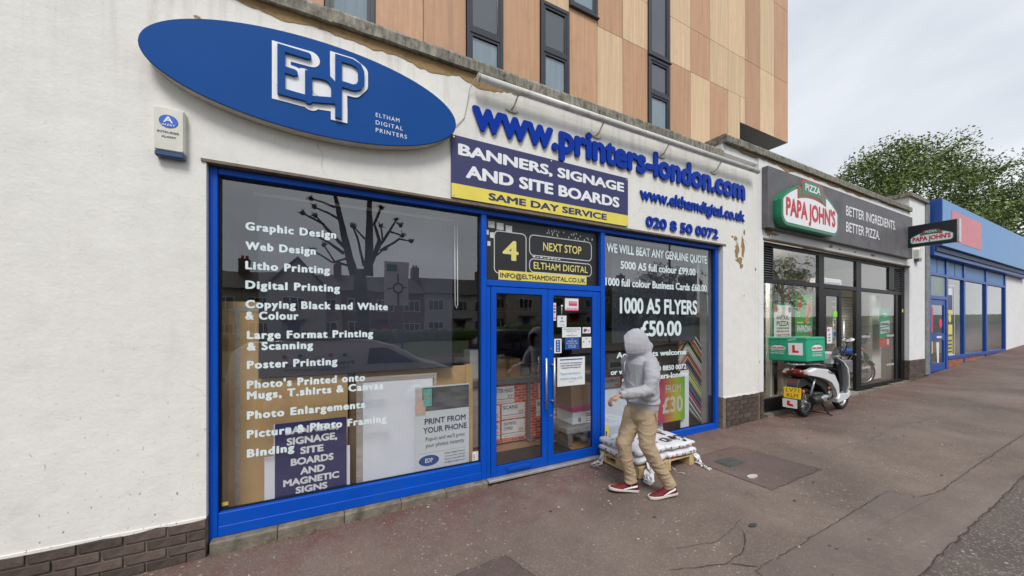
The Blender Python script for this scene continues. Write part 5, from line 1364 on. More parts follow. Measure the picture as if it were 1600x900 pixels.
# ================================================================== BLUE SHOP BEYOND
bb = thing('blue_shop', 'bright blue shopfront with yellow window posters beyond the pizza shop', 'building', (20, 0, .2))
BL2 = mat('royal_blue_paint', (.012,.075,.33), .4, .1, 4)
BLF = mat('sky_blue_fascia', (.10,.27,.56), .4, .05, 2)
mb = MB(); mb.box(14.32, 40, .25, .5, 3.75, 4.9); mb.box(14.32, 40, .5, 8, 3.4, 4.6); mb.build('wall', WHITE_WALL2, bb)
bx('rain_pipe', mat('grey_lead', (.20,.21,.21), .6, .25, 8), bb, 14.33, 14.60, -.03, .24, .3, 4.93, .02)
bx('fascia', BLF, bb, 14.76, 26, -.22, .2, 3.80, 5.06, .004); bx('fascia_end', BL2, bb, 14.70, 14.755, -.22, .2, 3.79, 5.07)
MB().prism_xz([(15.5,4.0),(18.4,4.0),(18.4,4.85),(15.5,4.85)][:4], -.226, -.2205).build('pink_panel', mat('pink_fascia', (.62,.16,.20), .4), bb)
text("Betting", 16.7, 20.5, 4.2, 4.65, -.229, WHITE_P, bb, .02) if False else None
bx('cornice', BL2, bb, 14.62, 26, -.10, .2, 3.55, 3.79, .01); bx('canopy_edge', mat('navy_edge', (.008,.03,.12), .5), bb, 14.65, 26, -.14, -.101, 3.66, 3.78)
def bb_bar(x0, x1, z0, z1, y0=.03, y1=.11): bx('frame_bar', BL2, bb, x0, x1, y0, y1, z0, z1, .004)
for x in (14.62, 16.22, 17.9, 20.4, 23.0): bb_bar(x, x+.16 if x > 15 else x+.30, g(x)-.05, 3.55)
bb_bar(14.92, 16.22, 3.05, 3.13); bb_bar(14.92, 16.22, 2.38, 2.48)
bb_bar(16.38, 23.0, 3.05, 3.13, .034)
for x0, x1 in ((14.93,15.50),(15.56,16.21),(16.39,17.1),(17.16,17.89),(18.07,20.39),(20.57,22.99)): bx('upper_panel', BLF if False else mat('mid_blue_panel', (.05,.17,.42), .45, .05), bb, x0, x1, .06, .075, 3.135, 3.545)
bx('transom_panel', mat('grey_green_pane', (.22,.28,.27), .4, .1), bb, 14.93, 16.21, .06, .07, 2.485, 3.045)
mb = MB(); mb.box(14.93, 15.06, .05, .10, .33, 2.37); mb.box(16.08, 16.21, .05, .10, .33, 2.37); mb.box(15.06, 16.08, .051, .10, 2.22, 2.37); mb.box(15.06, 16.08, .051, .10, 1.20, 1.40); mb.box(15.06, 16.08, .051, .10, .33, .55)
d = mb.build('door', BL2, bb, .003); bx('pane', GLASS, d, 15.06, 16.08, .07, .076, .55, 1.20); bx('pane', GLASS, d, 15.06, 16.08, .07, .076, 1.40, 2.22)
bx('letter_plate', PAPER, d, 15.45, 15.85, .044, .050, 1.27, 1.33); bx('notice', PINK, d, 15.09, 15.22, .064, .068, 1.45, 2.15); bx('notice', YEL, d, 15.08, 15.20, .064, .068, .85, 1.18)
mb = MB(); mb.disc_xz(15.85, 1.70, .14, .063, .067, 16); mb.build('notice', PINK, d); MB().prism_xz([(15.6,.56),(15.72,.56),(15.75,1.15),(15.5,1.15)], .068, .0695).build('notice', PAPER, d)
bx('brick_riser', mat('riser_mortar', (.28,.18,.12), .9), bb, 16.39, 26, .06, .2, -.1, .62)
fm_ = MB().box(-.106,.106,-.012,.01,-.0315,.0315).mesh('red_brick_mesh', RED_BRICK, .003)
for r in range(4):
    for i in range(14): 
        if .58-.075*r > g(16.5+.225*i)-.03: link('brick', fm_, bb, (16.5+.225*i+(.11 if r % 2 else 0), .058, .58-.075*r))
bb_bar(16.38, 23, .62, .72, .02)
pane(16.39, 17.89, .72, 3.05, .075, bb); pane(18.07, 20.39, .72, 3.05, .075, bb); pane(20.57, 22.99, .72, 3.05, .075, bb)
bx('poster', mat('yellow_bill', (.60,.53,.05), .5), bb, 16.44, 16.95, .069, .072, .74, 1.30)
for z0, z1, m_ in ((1.36,1.66,YEL),(2.1,2.55,NAVY_D),(2.55,2.75,PAPER),(1.98,2.1,YEL)): bx('poster', m_, bb, 16.45, 16.92, .0655, .0688, z0, z1)
mb = MB(); mb.disc_xz(16.68, 1.85, .13, .064, .0688, 16); mb.build('poster', YEL, bb); text("SALE", 16.50, 16.88, .95, 1.1, .066, NAVY_D, bb, .03) if False else None
for i in range(4): bx('poster_line', NAVY_D, bb, 16.5, 16.88, .0665, .0688, .82+i*.11, .86+i*.11)
outline(16.40, 17.15, .73, 2.85, .02, .03, .0685, PAPER, bb)
mb = MB(); mb.box(14.5, 23.1, .5, 4.0, -.1, .3); mb.box(14.4, 14.5, .1, 4, -.1, 3.5); mb.box(14.5, 26, 4.0, 4.1, -.1, 3.4); mb.build('interior_wall', DARKROOM, bb); bx('wall', WHITE_WALL2, bb, 23.2, 40, .05, 4.0, -.3, 3.54)

# ================================================================== PARKED SCOOTER
SX, SY = 7.86, -.325
sc_ = thing('delivery_scooter', 'white delivery scooter with green top box and yellow plate parked outside the pizza shop', 'scooter', (0, 0, 0))
SW = mat('scooter_white', (.66,.67,.69), .22, .05, 3, coat=.4); SB = PLAST_B; SG = mat('scooter_silver', (.42,.43,.44), .3, .1, metal=.6)
def wheel(cx, par, r=.245, w=.052, name='wheel', spokes=13):
    prof = []
    for k in range(10): a = 2*math.pi*k/10; prof.append((r-.045+.045*math.cos(a), w*math.sin(a)))
    t_ = MB().lathe(prof, (cx, 0, r), 'y', 40).build(name, RUBBER, par)
    MB().lathe([(r-.062,-.03),(r-.082,-.03),(r-.09,0),(r-.082,.03),(r-.062,.03),(r-.07,0)], (cx,0,r), 'y', 40).build('rim', SG, t_)
    mb = MB()
    for k in range(spokes):
        a = 2*math.pi*k/spokes; mb.tube([(cx+.03*math.cos(a), -.012, r+.03*math.sin(a)), (cx+(r-.08)*math.cos(a+.12), 0, r+(r-.08)*math.sin(a+.12))], .0075, 6)
    mb.build('spokes', SG, t_); MB().tube([(cx,-.07,r),(cx,.07,r)], .032, 14).build('hub', SG, t_)
    return t_
wheel(-.60, sc_); wheel(.62, sc_, .24, .048)
def side_loft(name, m, prof_list, par, bevel=0):
    """prof_list: [(y, [(x,z)...])]"""
    return MB().loft([[(x, y, z) for x, z in p] for y, p in prof_list], smooth=False).build(name, m, par, bevel)
def scal(p, c, k): return [(c[0]+(x-c[0])*k, c[1]+(z-c[1])*k) for x, z in p]
tail = [(-.84,.80),(-.60,.845),(-.20,.80),(.02,.70),(.16,.50),(.17,.34),(.08,.30),(.04,.42),(-.10,.56),(-.32,.64),(-.60,.70),(-.80,.73)]
side_loft('side_panel', SW, [(-.185, scal(tail, (-.2,.66), .90)), (-.165, tail), (-.10, tail)], sc_, .004)
side_loft('side_panel', SW, [(.10, tail), (.165, tail), (.185, scal(tail, (-.2,.66), .90))], sc_, .004)
core = [(-.82,.74),(-.60,.80),(-.15,.78),(.06,.66),(.14,.45),(.14,.28),(-.05,.26),(-.30,.50),(-.60,.62)]
side_loft('under_body', SB, [(-.12, core), (.12, core)], sc_, .01)
text_f("Mode125", 0, .22, 0, .045, 0, lambda u, v, d: (-.22+u, -.1875, .735+v-u*.18), mat('dark_decal', (.1,.1,.12), .4), sc_, .03)
MB().loft([[(x, y*k, z+dz) for y, dz in ((-.11,-.03),(-.125,.02),(-.08,.055),(0,.065),(.08,.055),(.125,.02),(.11,-.03))] for x, z, k in ((-.62,.845,.7),(-.55,.86,1),(-.25,.83,1.05),(-.10,.80,1.0),(.02,.765,.75))]).build('seat', mat('seat_vinyl', (.018,.018,.02), .55, .1, 20), sc_)
mb = MB(); 
for s in (-1, 1): mb.tube([(-.20, s*.13, .86),(-.45, s*.15, .90),(-.75, s*.14, .91),(-.86, s*.06, .90)], .013, 8)
mb.tube([(-.86,-.06,.90),(-.86,.06,.90)], .013, 8); mb.build('grab_rail', SG, sc_)
mb = MB()
for y in (-.15, 0, .15): mb.box(-.82, -.28, y-.012, y+.012, .915, .932)
for x in (-.80, -.50, -.32): mb.box(x, x+.03, -.17, .17, .9325, .945)
mb.build('rack', SB, sc_)
bxp = MB().box(-.795, -.215, -.155, .405, .948, 1.36).build('delivery_box', mat('box_green', (.012,.36,.20), .5, .07, 3, bump=.15, bscale=6), sc_, .012)
bx('box_seam', mat('box_green_dark', (.008,.24,.13), .5), bxp, -.800, -.21, -.160, .41, 1.320, 1.327)
BWm = PAPER
def blogo(F, w, h, par):
    prism_f(logo_outline(w, h), 0, .0015, F, WHITE_P, 'logo_face', par); text_f("PAPA JOHN'S", .04*w, .96*w, .20*h, .60*h, .003, F, LRED, par, .05)
    prism_f([(w*.36,h*.98),(w*.64,h*.98),(w*.62,h*1.2),(w*.38,h*1.2)], 0, .002, F, mat('dark_green', (.01,.1,.05), .5), 'ribbon', par)
FB = lambda u, v, d: (-.7955-d, .385-u, 1.0+v)
blogo(lambda u, v, d: FB(u+.02, v+.14, d), .22, .08, bxp); text_f("BETTER INGREDIENTS.", .03, .23, .105, .120, .002, FB, WHITE_P, bxp, .02); text_f("BETTER PIZZA.", .03, .23, .065, .090, .002, FB, WHITE_P, bxp, .03)
prism_f([(.285,.055),(.485,.055),(.485,.26),(.285,.26)], 0, .002, FB, WHITE_P, 'learner_plate', bxp)
prism_f([(.34,.095),(.43,.095),(.43,.13),(.378,.13),(.378,.225),(.34,.225)], .0022, .0035, FB, mat('learner_red', (.68,.01,.01), .4), 'learner_letter', bxp)
prism_f([(.28,.30),(.40,.315),(.39,.335),(.28,.325)], 0, .002, FB, PAPER, 'scuffed_sticker', bxp)
FS_ = lambda u, v, d: (-.74+u, -.1555-d, 1.0+v)
blogo(lambda u, v, d: FS_(u+.09, v+.13, d), .34, .10, bxp); text_f("BETTER INGREDIENTS.", .10, .42, .085, .10, .002, FS_, WHITE_P, bxp, .02); text_f("BETTER PIZZA.", .11, .41, .035, .065, .002, FS_, WHITE_P, bxp, .03)
# rear end
MB().loft([[(x, y, z) for y, z in ((-.13*k,.70),(-.15*k,.77),(-.08*k,.83),(.08*k,.83),(.15*k,.77),(.13*k,.70))] for x, k in ((-.78,.9),(-.84,.75),(-.86,.4))]).build('tail_light', mat('tail_lamp_dark_red', (.12,.008,.01), .12, .2), sc_)
for s in (-1, 1): MB().ellipsoid((-.845, s*.15, .76), (.035,.03,.025)).build('indicator', mat('clear_amber_lens', (.42,.25,.18), .15), sc_)
mud = [(-.93,.56),(-.86,.66),(-.66,.70),(-.45,.60),(-.40,.50),(-.48,.46),(-.62,.55),(-.82,.52),(-.90,.44),(-.97,.34),(-.99,.35)]
side_loft('rear_mudguard', SB, [(-.075, mud), (.075, mud)], sc_, .006)
FN = lambda u, v, d: (-1.005-d+.10*v, .085-u, .33+v)
pl_ = prism_f([(u, v) for u, v in [(p[0], p[1]) for p in rrect(0, .235, .0, .18, .01)]], 0, .004, lambda u, v, d: FN(u, v+.02, d), mat('plate_yellow', (.80,.52,.015), .4, .03), 'number_plate', sc_)
text_f("LV71", .03, .21, .125, .185, .0055, FN, BLACK_V, pl_, .0); text_f("KLM", .045, .195, .040, .100, .0055, FN, BLACK_V, pl_, .0)
FN2 = lambda u, v, d: (-1.010-d, .10-u, .19+v)
p2 = prism_f(rrect(0, .20, 0, .145, .008), 0, .004, FN2, PAPER, 'learner_plate', sc_)
prism_f([(.06,.035),(.15,.028),(.145,.065),(.10,.07),(.105,.115),(.065,.12)], .0045, .0055, FN2, MATS['learner_red'], 'torn_learner_letter', p2)
bx('plate_bracket', SB, sc_, -.972, -.90, -.04, .04, .22, .50, .004)
MB().ellipsoid((-.93,-.15,.47), (.02,.02,.035)).build('reflector', mat('amber_reflector', (.6,.14,.01), .2), sc_); MB().box(-.905,-.895,-.06,.06,.585,.61).build('reflector', mat('red_reflector', (.4,.01,.01), .2), sc_)
# exhaust and engine on the street side
mb = MB(); mb.tube([(-.66,-.14,.30),(-.60,-.145,.305),(-.36,-.145,.315),(-.22,-.13,.31),(-.14,-.10,.28)], [.05,.078,.082,.06,.03], 18); mb.build('silencer', mat('matt_black', (.02,.02,.02), .5), sc_)
MB().ellipsoid((-.40,-.205,.325), (.135,.030,.062), 20, 12).build('heat_shield', SG, sc_)
MB().ellipsoid((-.37,-.228,.325), (.06,.012,.026), 14, 8).build('heat_shield_vent', SB, sc_)
mb = MB(); mb.box(-.42,.02,-.10,.12,.20,.40); mb.box(-.60,-.2,.03,.10,.20,.32); mb.build('engine', mat('engine_grey', (.06,.06,.065), .5, .3, 20), sc_, .02)
MB().tube([(-.02,-.105,.36),(-.02,-.125,.36)], .055, 16).build('engine_cover', SG, sc_)
mb = MB(); mb.tube([(-.60,-.06,.25),(-.55,-.11,.52),(-.50,-.12,.66)], .016, 8); mb.tube([(-.60,.09,.25),(-.52,.11,.66)], .016, 8); mb.build('shock_absorber', SG, sc_)
MB().ellipsoid((-.14,-.155,.47), (.02,.015,.022)).build('footrest_lamp', mat('orange_lens', (.7,.14,.02), .25), sc_)
mb = MB(); mb.tube([(-.20,-.06,.22),(-.17,-.16,.02),(-.15,-.19,.012)], .012, 8); mb.tube([(-.20,.06,.22),(-.17,.16,.02),(-.15,.19,.012)], .012, 8); mb.tube([(-.18,-.15,.03),(-.18,.15,.03)], .010, 8); mb.build('centre_stand', BLACK, sc_)
mb = MB(); mb.tube([(-.70,.18,.12),(-.62,.16,.10),(-.5,.10,.18)], .012, 8); mb.build('kick_lever', BLACK, sc_)
# floorboard, leg shield
fl = [(.08,.27),(.14,.36),(.42,.34),(.50,.40),(.52,.30),(.40,.24),(.10,.20)]
side_loft('floor_board', SW, [(-.19, scal(fl,(.3,.3),.9)),(-.17, fl),(.17, fl),(.19, scal(fl,(.3,.3),.9))], sc_, .004)
def shield(off, k, zt=1.0):
    secs = []
    for z, hw, x in ((.28,.13,.43),(.36,.19,.46),(.50,.22,.46),(.65,.235,.43),(.80,.235,.39),(.90,.20,.36),(.98,.12,.335)):
        secs.append([(x+off+dx, y*hw*k, z) for y, dx in ((-1,-.085),(-.8,-.02),(-.4,.03),(0,.05),(.4,.03),(.8,-.02),(1,-.085))])
    return secs
S1 = shield(.03, 1.0); S2 = shield(.0, 1.0)
MB().loft([a+b[::-1] for a, b in zip(S1, S2)]).build('leg_shield', SW, sc_)
S3 = shield(-.004, .62); S4 = shield(-.06, .50)
MB().loft([a+b[::-1] for a, b in zip(S3[1:6], S4[1:6])]).build('inner_shield', SB, sc_)
bx('glove_box', mat('glove_black', (.012,.012,.013), .3), sc_, .25, .34, -.14, .14, .76, .88, .02)
bx('switch_panel', SG, sc_, .243, .25, -.06, .06, .80, .85)
mb = MB(); mb.loft([[(x, y*k, z+dz) for y, dz in ((-.13,-.02),(-.15,.03),(-.08,.08),(.08,.08),(.15,.03),(.13,-.02))] for x, z, k in ((.20,1.0,.8),(.25,1.0,1.0),(.34,1.0,1.0),(.42,.98,.6))]); mb.build('handlebar_cowl', SW, sc_)
mb = MB(); mb.loft([[(x, y, z) for y in (-.07,.07)]+[(x+.09, y, z-.01) for y in (.07,-.07)] for x, z in ((.20,.86),(.19,.95),(.20,1.02))], smooth=False); mb.build('column_cover', SW, sc_, .008)
mb = MB(); mb.tube([(.24,-.34,1.04),(.27,-.14,1.03),(.27,.14,1.03),(.24,.34,1.04)], .013, 8); mb.build('handlebar', SB, sc_)
for s in (-1, 1):
    MB().tube([(.235,s*.36,1.04),(.25,s*.24,1.035)], .019, 10).build('grip', RUBBER, sc_)
    MB().tube([(.31,s*.35,1.045),(.30,s*.18,1.04)], .007, 6).build('brake_lever', SG, sc_)
    mb = MB(); mb.tube([(.27,s*.20,1.05),(.29,s*.24,1.18),(.28,s*.25,1.26)], .008, 6); mb.build('mirror_stem', SB, sc_)
    R_ = Matrix.Rotation(rad(-6*s), 3, 'Z') @ Matrix.Rotation(rad(24), 3, 'Y'); ml = MB().ellipsoid((.275,s*.27,1.30), (.018,.085,.050), rot=R_).build('mirror', SB, sc_)
    MB().ellipsoid((.262,s*.27,1.30), (.009,.078,.043), rot=R_).build('mirror_glass', mat('mirror_silver', (.92,.93,.94), .18, 0, metal=1.0), ml)
mb = MB(); mb.add([tuple(Vector((.20,-.13,1.10))+Vector((a*.02+c*.05, b*.045, c*.065-a*.01))) for a in (0,1) for b, c in ((-1,-1),(1,-1),(1,1),(-1,1))], [(0,1,2,3),(7,6,5,4),(0,4,5,1),(1,5,6,2),(2,6,7,3),(3,7,4,0)]); mb.build('phone_holder', mat('phone_black', (.02,.022,.025), .15), sc_, .004)
mb = MB(); mb.tube([(.45,-.05,.80),(.62,-.065,.25)], .018, 8); mb.tube([(.45,.05,.80),(.62,.065,.25)], .018, 8); mb.build('fork', SG, sc_)
fm3 = [(.40,.44),(.50,.50),(.64,.515),(.78,.47),(.86,.38),(.82,.38),(.74,.44),(.62,.475),(.50,.455),(.42,.40)]
side_loft('front_mudguard', SW, [(-.065, fm3), (.065, fm3)], sc_, .004)
sc_.location = (SX, SY, g(SX)+.002); sc_.rotation_euler = (rad(-1.5), 0, rad(-2)); sc_.scale = (1, 1.07, 1)

# ================================================================== MOTORBIKE INSIDE THE PIZZA SHOP
mo = thing('motorbike', 'blue motorbike with a round green and red number board inside the pizza shop', 'motorbike', (0, 0, 0))
def spoke_wheel(cx, r, par):
    prof = [(r-.03+.03*math.cos(2*math.pi*k/8), .035*math.sin(2*math.pi*k/8)) for k in range(8)]
    w = MB().lathe(prof, (cx, 0, r), 'y', 36).build('wheel', RUBBER, par)
    MB().lathe([(r-.05,-.02),(r-.065,-.02),(r-.065,.02),(r-.05,.02)], (cx, 0, r), 'y', 36).build('rim', CHROME, w)
    mb = MB()
    for k in range(18): a = 2*math.pi*k/18; mb.tube([(cx, .02*(-1)**k, r),(cx+(r-.06)*math.cos(a), 0, r+(r-.06)*math.sin(a))], .003, 4)
    mb.build('spokes', CHROME, w)
spoke_wheel(-.62, .29, mo); spoke_wheel(.66, .30, mo)
MB().ellipsoid((.08,0,.82), (.26,.13,.13)).build('fuel_tank', mat('tank_blue', (.01,.08,.30), .2, coat=.5), mo)
MB().loft([[(x, y*k, z+dz) for y, dz in ((-.11,-.03),(-.12,.02),(0,.05),(.12,.02),(.11,-.03))] for x, z, k in ((-.70,.86,.7),(-.45,.80,1),(-.15,.78,.9))]).build('seat', SB, mo)
mb = MB(); mb.tube([(-.62,.06,.29),(-.3,.06,.45),(.1,.05,.40),(.38,.04,.80)], .02, 8); mb.tube([(-.62,-.06,.29),(-.3,-.06,.45),(.1,-.05,.40),(.38,-.04,.80)], .02, 8); mb.build('frame', BLACK, mo)
mb = MB(); mb.box(-.18,.22,-.12,.12,.30,.62); mb.build('engine', mat('engine_alloy', (.25,.25,.26), .4, .3, 20), mo, .03)
mb = MB(); mb.tube([(.66,-.07,.30),(.44,-.07,.95)], .02, 8); mb.tube([(.66,.07,.30),(.44,.07,.95)], .02, 8); mb.build('fork', CHROME, mo)
mb = MB(); mb.tube([(.30,-.36,1.04),(.40,-.15,1.02),(.40,.15,1.02),(.30,.36,1.04)], .013, 8); mb.build('handlebar', CHROME, mo)
for s in (-1, 1):
    MB().ellipsoid((.40,s*.17,.86), (.035,.035,.03)).build('indicator', MATS['orange_lens'], mo)
    mb = MB(); mb.tube([(.36,s*.24,1.04),(.36,s*.30,1.20)], .007, 6); mb.build('mirror_stem', SB, mo)
    ml = MB().ellipsoid((.36,s*.31,1.24), (.015,.06,.04)).build('mirror', CHROME, mo)
MB().ellipsoid((.50,0,.86), (.07,.09,.09)).build('headlamp', CHROME, mo)
mb = MB(); mb.tube([(.60,-.02,.66),(.615,-.02,.66)], .13, 20); mb.build('number_board', GREEN, mo)
bx('number_board_face', mat('board_red', (.6,.04,.04), .4), mo, .616, .622, -.10, .02, .58, .74)
MB().loft([[(x, y, z) for y in (-.055,.055)]+[(x, y, z-.015) for y in (.055,-.055)] for x, z in ((.36,.50),(.46,.60),(.62,.645),(.80,.60),(.92,.48))], smooth=False).build('front_mudguard', SW, mo, .003)
mb = MB(); mb.tube([(.0,-.13,.32),(-.3,-.15,.28),(-.75,-.15,.32)], [.02,.03,.04], 12); mb.build('silencer', CHROME, mo)
mb = MB(); mb.tube([(-.1,.1,.3),(-.02,.26,.01)], .01, 6); mb.build('side_stand', BLACK, mo)
mo.location = (11.15, .62, .192); mo.rotation_euler = (0, rad(0), rad(-20))
# ================================================================== THE WALKING PERSON
def evaluated(me, mods):
    o = bpy.data.objects.new('tmp', me); scene.collection.objects.link(o)
    for typ, kw in mods:
        m_ = o.modifiers.new(typ, typ)
        for k, v in kw.items(): setattr(m_, k, v)
    bpy.context.view_layer.update()
    out = bpy.data.meshes.new_from_object(o.evaluated_get(bpy.context.evaluated_depsgraph_get()))
    bpy.data.objects.remove(o); return out
def blob(name, mb, m, parent, voxel=.008, smooth=4, disp=None):
    me = evaluated(mb.mesh('raw', m), [('REMESH', dict(mode='VOXEL', voxel_size=voxel, use_smooth_shade=True)), ('SMOOTH', dict(factor=.5, iterations=smooth))])
    me.materials.clear(); me.materials.append(m)
    if disp:
        nr = [v.normal.copy() for v in me.vertices]
        for v, n in zip(me.vertices, nr): v.co += n*disp(v.co)
    me.polygons.foreach_set('use_smooth', [True]*len(me.polygons))
    me.name = name
    return link(name, me, parent)
pe = thing('person', 'person in grey hoodie, beige trousers and red trainers walking past the pallet', 'person', (2.78, -.90, g(2.78)))
SKIN = mat('skin', (.42,.23,.15), .5, .08, 25); HOOD = mat('heather_grey_jersey', (.37,.37,.405), .9, .07, 90, bump=.25, bscale=300, sheen=.3)
CHINO = mat('beige_chino', (.42,.315,.205), .85, .06, 20, bump=.25, bscale=260); SHOE = mat('dark_red_suede', (.15,.008,.014), .8, .15, 30, bump=.2, bscale=150); SOLE = mat('off_white_sole', (.62,.58,.52), .6, .1, 12)
V = Vector
hc = V((2.750, -.856, 1.465))                         # head centre
fd = V((-.60, .78, -.22)).normalized(); sd = V((0,0,1)).cross(fd).normalized(); ud = fd.cross(sd).normalized()
Rh = Matrix((fd, sd, ud)).transposed()
H = lambda a, b, c: hc + Rh @ V((a, b, c))
mb = MB()
mb.ellipsoid(hc, (.092,.074,.112), 24, 18, rot=Rh); mb.ellipsoid(H(.028,0,-.060), (.058,.052,.062), 20, 14, rot=Rh)
mb.ellipsoid(H(.098,0,-.012), (.020,.012,.026), 12, 8, rot=Rh); mb.ellipsoid(H(.084,0,.022), (.016,.050,.012), 12, 8, rot=Rh)
mb.ellipsoid(H(.080,0,-.062), (.016,.026,.008), 12, 8, rot=Rh); mb.ellipsoid(H(.078,0,-.076), (.015,.024,.008), 12, 8, rot=Rh); mb.ellipsoid(H(.070,0,-.105), (.022,.022,.016), 12, 8, rot=Rh)
for s in (-1, 1): mb.ellipsoid(H(-.005, s*.076, -.012), (.018,.010,.030), 12, 8, rot=Rh)
mb.tube([H(-.02,0,-.06), (2.75,-.87,1.36), (2.77,-.87,1.28)], [.055,.058,.07], 14)
mb.tube([(2.775,-.87,1.31),(2.79,-.87,1.20),(2.80,-.87,1.0),(2.79,-.87,.86)], [.085,.10,.095,.085], 16)
AN = [(2.755,-1.035,1.315),(2.70,-1.085,1.19),(2.655,-1.085,1.075),(2.52,-1.045,1.055),(2.395,-.99,1.040)]
AF = [(2.775,-.705,1.315),(2.84,-.655,1.20),(2.865,-.655,1.10),(2.76,-.70,1.02),(2.67,-.79,1.0)]
mb.tube(AN, [.055,.046,.040,.035,.025], 12); mb.tube(AF, [.055,.046,.040,.035,.025], 12)
def hand(wr, kn, curl, side, n0):
    """palm from wrist wr to knuckle line kn; fingers curl towards 'curl'"""
    wr, kn, curl, side = V(wr), V(kn), V(curl).normalized(), V(side).normalized(); d = (kn-wr).normalized()
    for s in (-1.3, -.45, .45, 1.3): mb.tube([wr+side*.010*s, kn+side*.0185*s], [.016,.0135], 8)
    for i, s in enumerate((-1.35, -.45, .45, 1.3)):
        b = kn+side*.0185*s; L = (.036,.042,.040,.031)[i]
        p1 = b+(d*.75+curl*.55).normalized()*L; p2 = p1+(d*.05+curl).normalized()*L*.72; p3 = p2+(curl*.6-d*.8).normalized()*L*.55
        mb.tube([b, p1, p2, p3], [.0095,.0088,.0080,.0068], 8)
    tb_ = wr.lerp(kn, .35)-side*.026; t1 = tb_+(d*.8-side*.5+curl*.3).normalized()*.034; t2 = t1+(d*.8+curl*.7+side*.3).normalized()*.028
    mb.tube([wr.lerp(kn,.2), tb_, t1, t2], [.014,.0125,.0105,.0085], 8)
hand((2.385,-.985,1.035), (2.318,-.962,1.005), (.35,.12,-1), (.1,-.75,-.45) if False else (.15,.85,-.25), 0)
hand((2.705,-.765,1.005), (2.690,-.80,.965), (.35,.1,-1), (.6,.5,-.1), 0)
LN = [(2.795,-.935,.84),(2.785,-.95,.68),(2.765,-.965,.50),(2.88,-1.01,.30),(2.985,-1.05,.10)]
LF = [(2.775,-.805,.84),(2.71,-.79,.67),(2.635,-.780,.49),(2.68,-.785,.30),(2.725,-.798,.09)]
mb.tube(LN, [.082,.072,.054,.046,.034], 12); mb.tube(LF, [.082,.072,.054,.046,.034], 12)
mb.tube([(2.985,-1.05,.10),(2.985,-1.05,.06),(2.90,-1.02,.035),(2.81,-.99,.025)], [.030,.028,.020,.012], 10); mb.tube([(2.725,-.798,.09),(2.72,-.79,.06),(2.64,-.75,.06),(2.56,-.705,.06)], [.030,.028,.020,.012], 10)
blob('body', mb, SKIN, pe, .0055, 2)
for s in (-1, 1):
    e_ = MB().ellipsoid(H(.080, s*.030, .004), (.011,.013,.011), 12, 8).build('eye', mat('eye_white', (.7,.68,.65), .3), pe)
    MB().ellipsoid(H(.089, s*.030, .004), (.004,.006,.006), 10, 6).build('iris', mat('iris_dark', (.03,.015,.01), .2), e_)
mb = MB(); mb.ellipsoid(H(-.006,0,.012), (.094,.079,.104), 20, 14, rot=Rh); hair_cut = mb.mesh('hair', mat('dark_hair', (.02,.014,.01), .8, .3, 60))
bm = bmesh.new(); bm.from_mesh(hair_cut)
bmesh.ops.delete(bm, geom=[v for v in bm.verts if (v.co-hc).dot(fd) > .045 and (v.co-hc).dot(ud) < .085], context='VERTS'); bm.to_mesh(hair_cut); bm.free(); link('hair', hair_cut, pe)
# hoodie
def fold(seed, amp, sc, dirv):
    def f(p):
        q = V((p.x*sc[0], p.y*sc[1], p.z*sc[2])); a = 1-abs(mnoise.noise(q+V((seed, 0, 0))))*2; b = mnoise.noise(q*2.1+V((0, seed, 0)))
        return amp*(a**3*.9 + b*.35 - .35)
    return f
mb = MB()
def ring(c, rx, ry, yaw=0, tilt=0, n=28):
    c = V(c); out = []
    for i in range(n):
        t_ = 2*math.pi*i/n; x, y = rx*math.cos(t_), ry*math.sin(t_)
        out.append(c + V((x*math.cos(yaw)-y*math.sin(yaw), x*math.sin(yaw)+y*math.cos(yaw), -x*math.sin(tilt))))
    return out
mb.loft([ring((2.805,-.87,.845),.118,.165), ring((2.805,-.87,.905),.124,.172), ring((2.80,-.87,.925),.138,.180), ring((2.80,-.87,1.0),.138,.178), ring((2.80,-.87,1.12),.130,.174), ring((2.795,-.87,1.22),.130,.178), ring((2.775,-.87,1.30),.120,.175), ring((2.765,-.87,1.35),.092,.120), ring((2.745,-.87,1.385),.075,.082)])
mb.tube([(2.765,-1.01,1.315)]+AN[1:4]+[(2.445,-1.012,1.047)], [.076,.070,.064,.053,.047], 16); mb.tube([(2.445,-1.012,1.047),(2.395,-.992,1.040)], [.038,.036], 14)
mb.tube([(2.775,-.72,1.315)]+AF[1:4]+[(2.72,-.735,1.015)], [.080,.074,.066,.057,.050], 16); mb.tube([(2.72,-.735,1.015),(2.685,-.775,1.002)], [.038,.036], 14)
# hood shell: a pointed cowl open towards the face
hs = []
HR = [((2.868,-.905,1.470),.030,.035,.030), ((2.842,-.898,1.478),.088,.095,.085), ((2.805,-.885,1.485),.128,.125,.112), ((2.765,-.865,1.490),.152,.140,.122),
      ((2.722,-.843,1.485),.152,.130,.118), ((2.682,-.822,1.475),.136,.118,.106), ((2.648,-.802,1.460),.108,.104,.086)]
def hood_ring(t_):       # from the back (0) to the rim round the face (1)
    c, rt, rb, rs_ = HR[int(round(t_*6))]; c = V(c)
    ax_f = V((-.72, .69, .0)).normalized(); ax_s = V((0,0,1)).cross(ax_f).normalized(); out = []
    for i in range(24):
        a = 2*math.pi*i/24; z = math.sin(a)
        out.append(c + ax_s*math.cos(a)*rs_ + V((0,0,1))*z*(rt if z > 0 else rb) - ax_f*.30*max(0, -z)*rb + ax_f*.06*max(0, z)*rt)
    return out
rings = [hood_ring(i/6) for i in range(7)]
sh = MB(); sh.loft(rings, cap=False); n_ = 24
bm0 = sh.mesh('hoodraw', HOOD)
hm = evaluated(bm0, [('SOLIDIFY', dict(thickness=.020, offset=0.0))])
mb.add([tuple(v.co) for v in hm.vertices], [tuple(p.vertices) for p in hm.polygons])
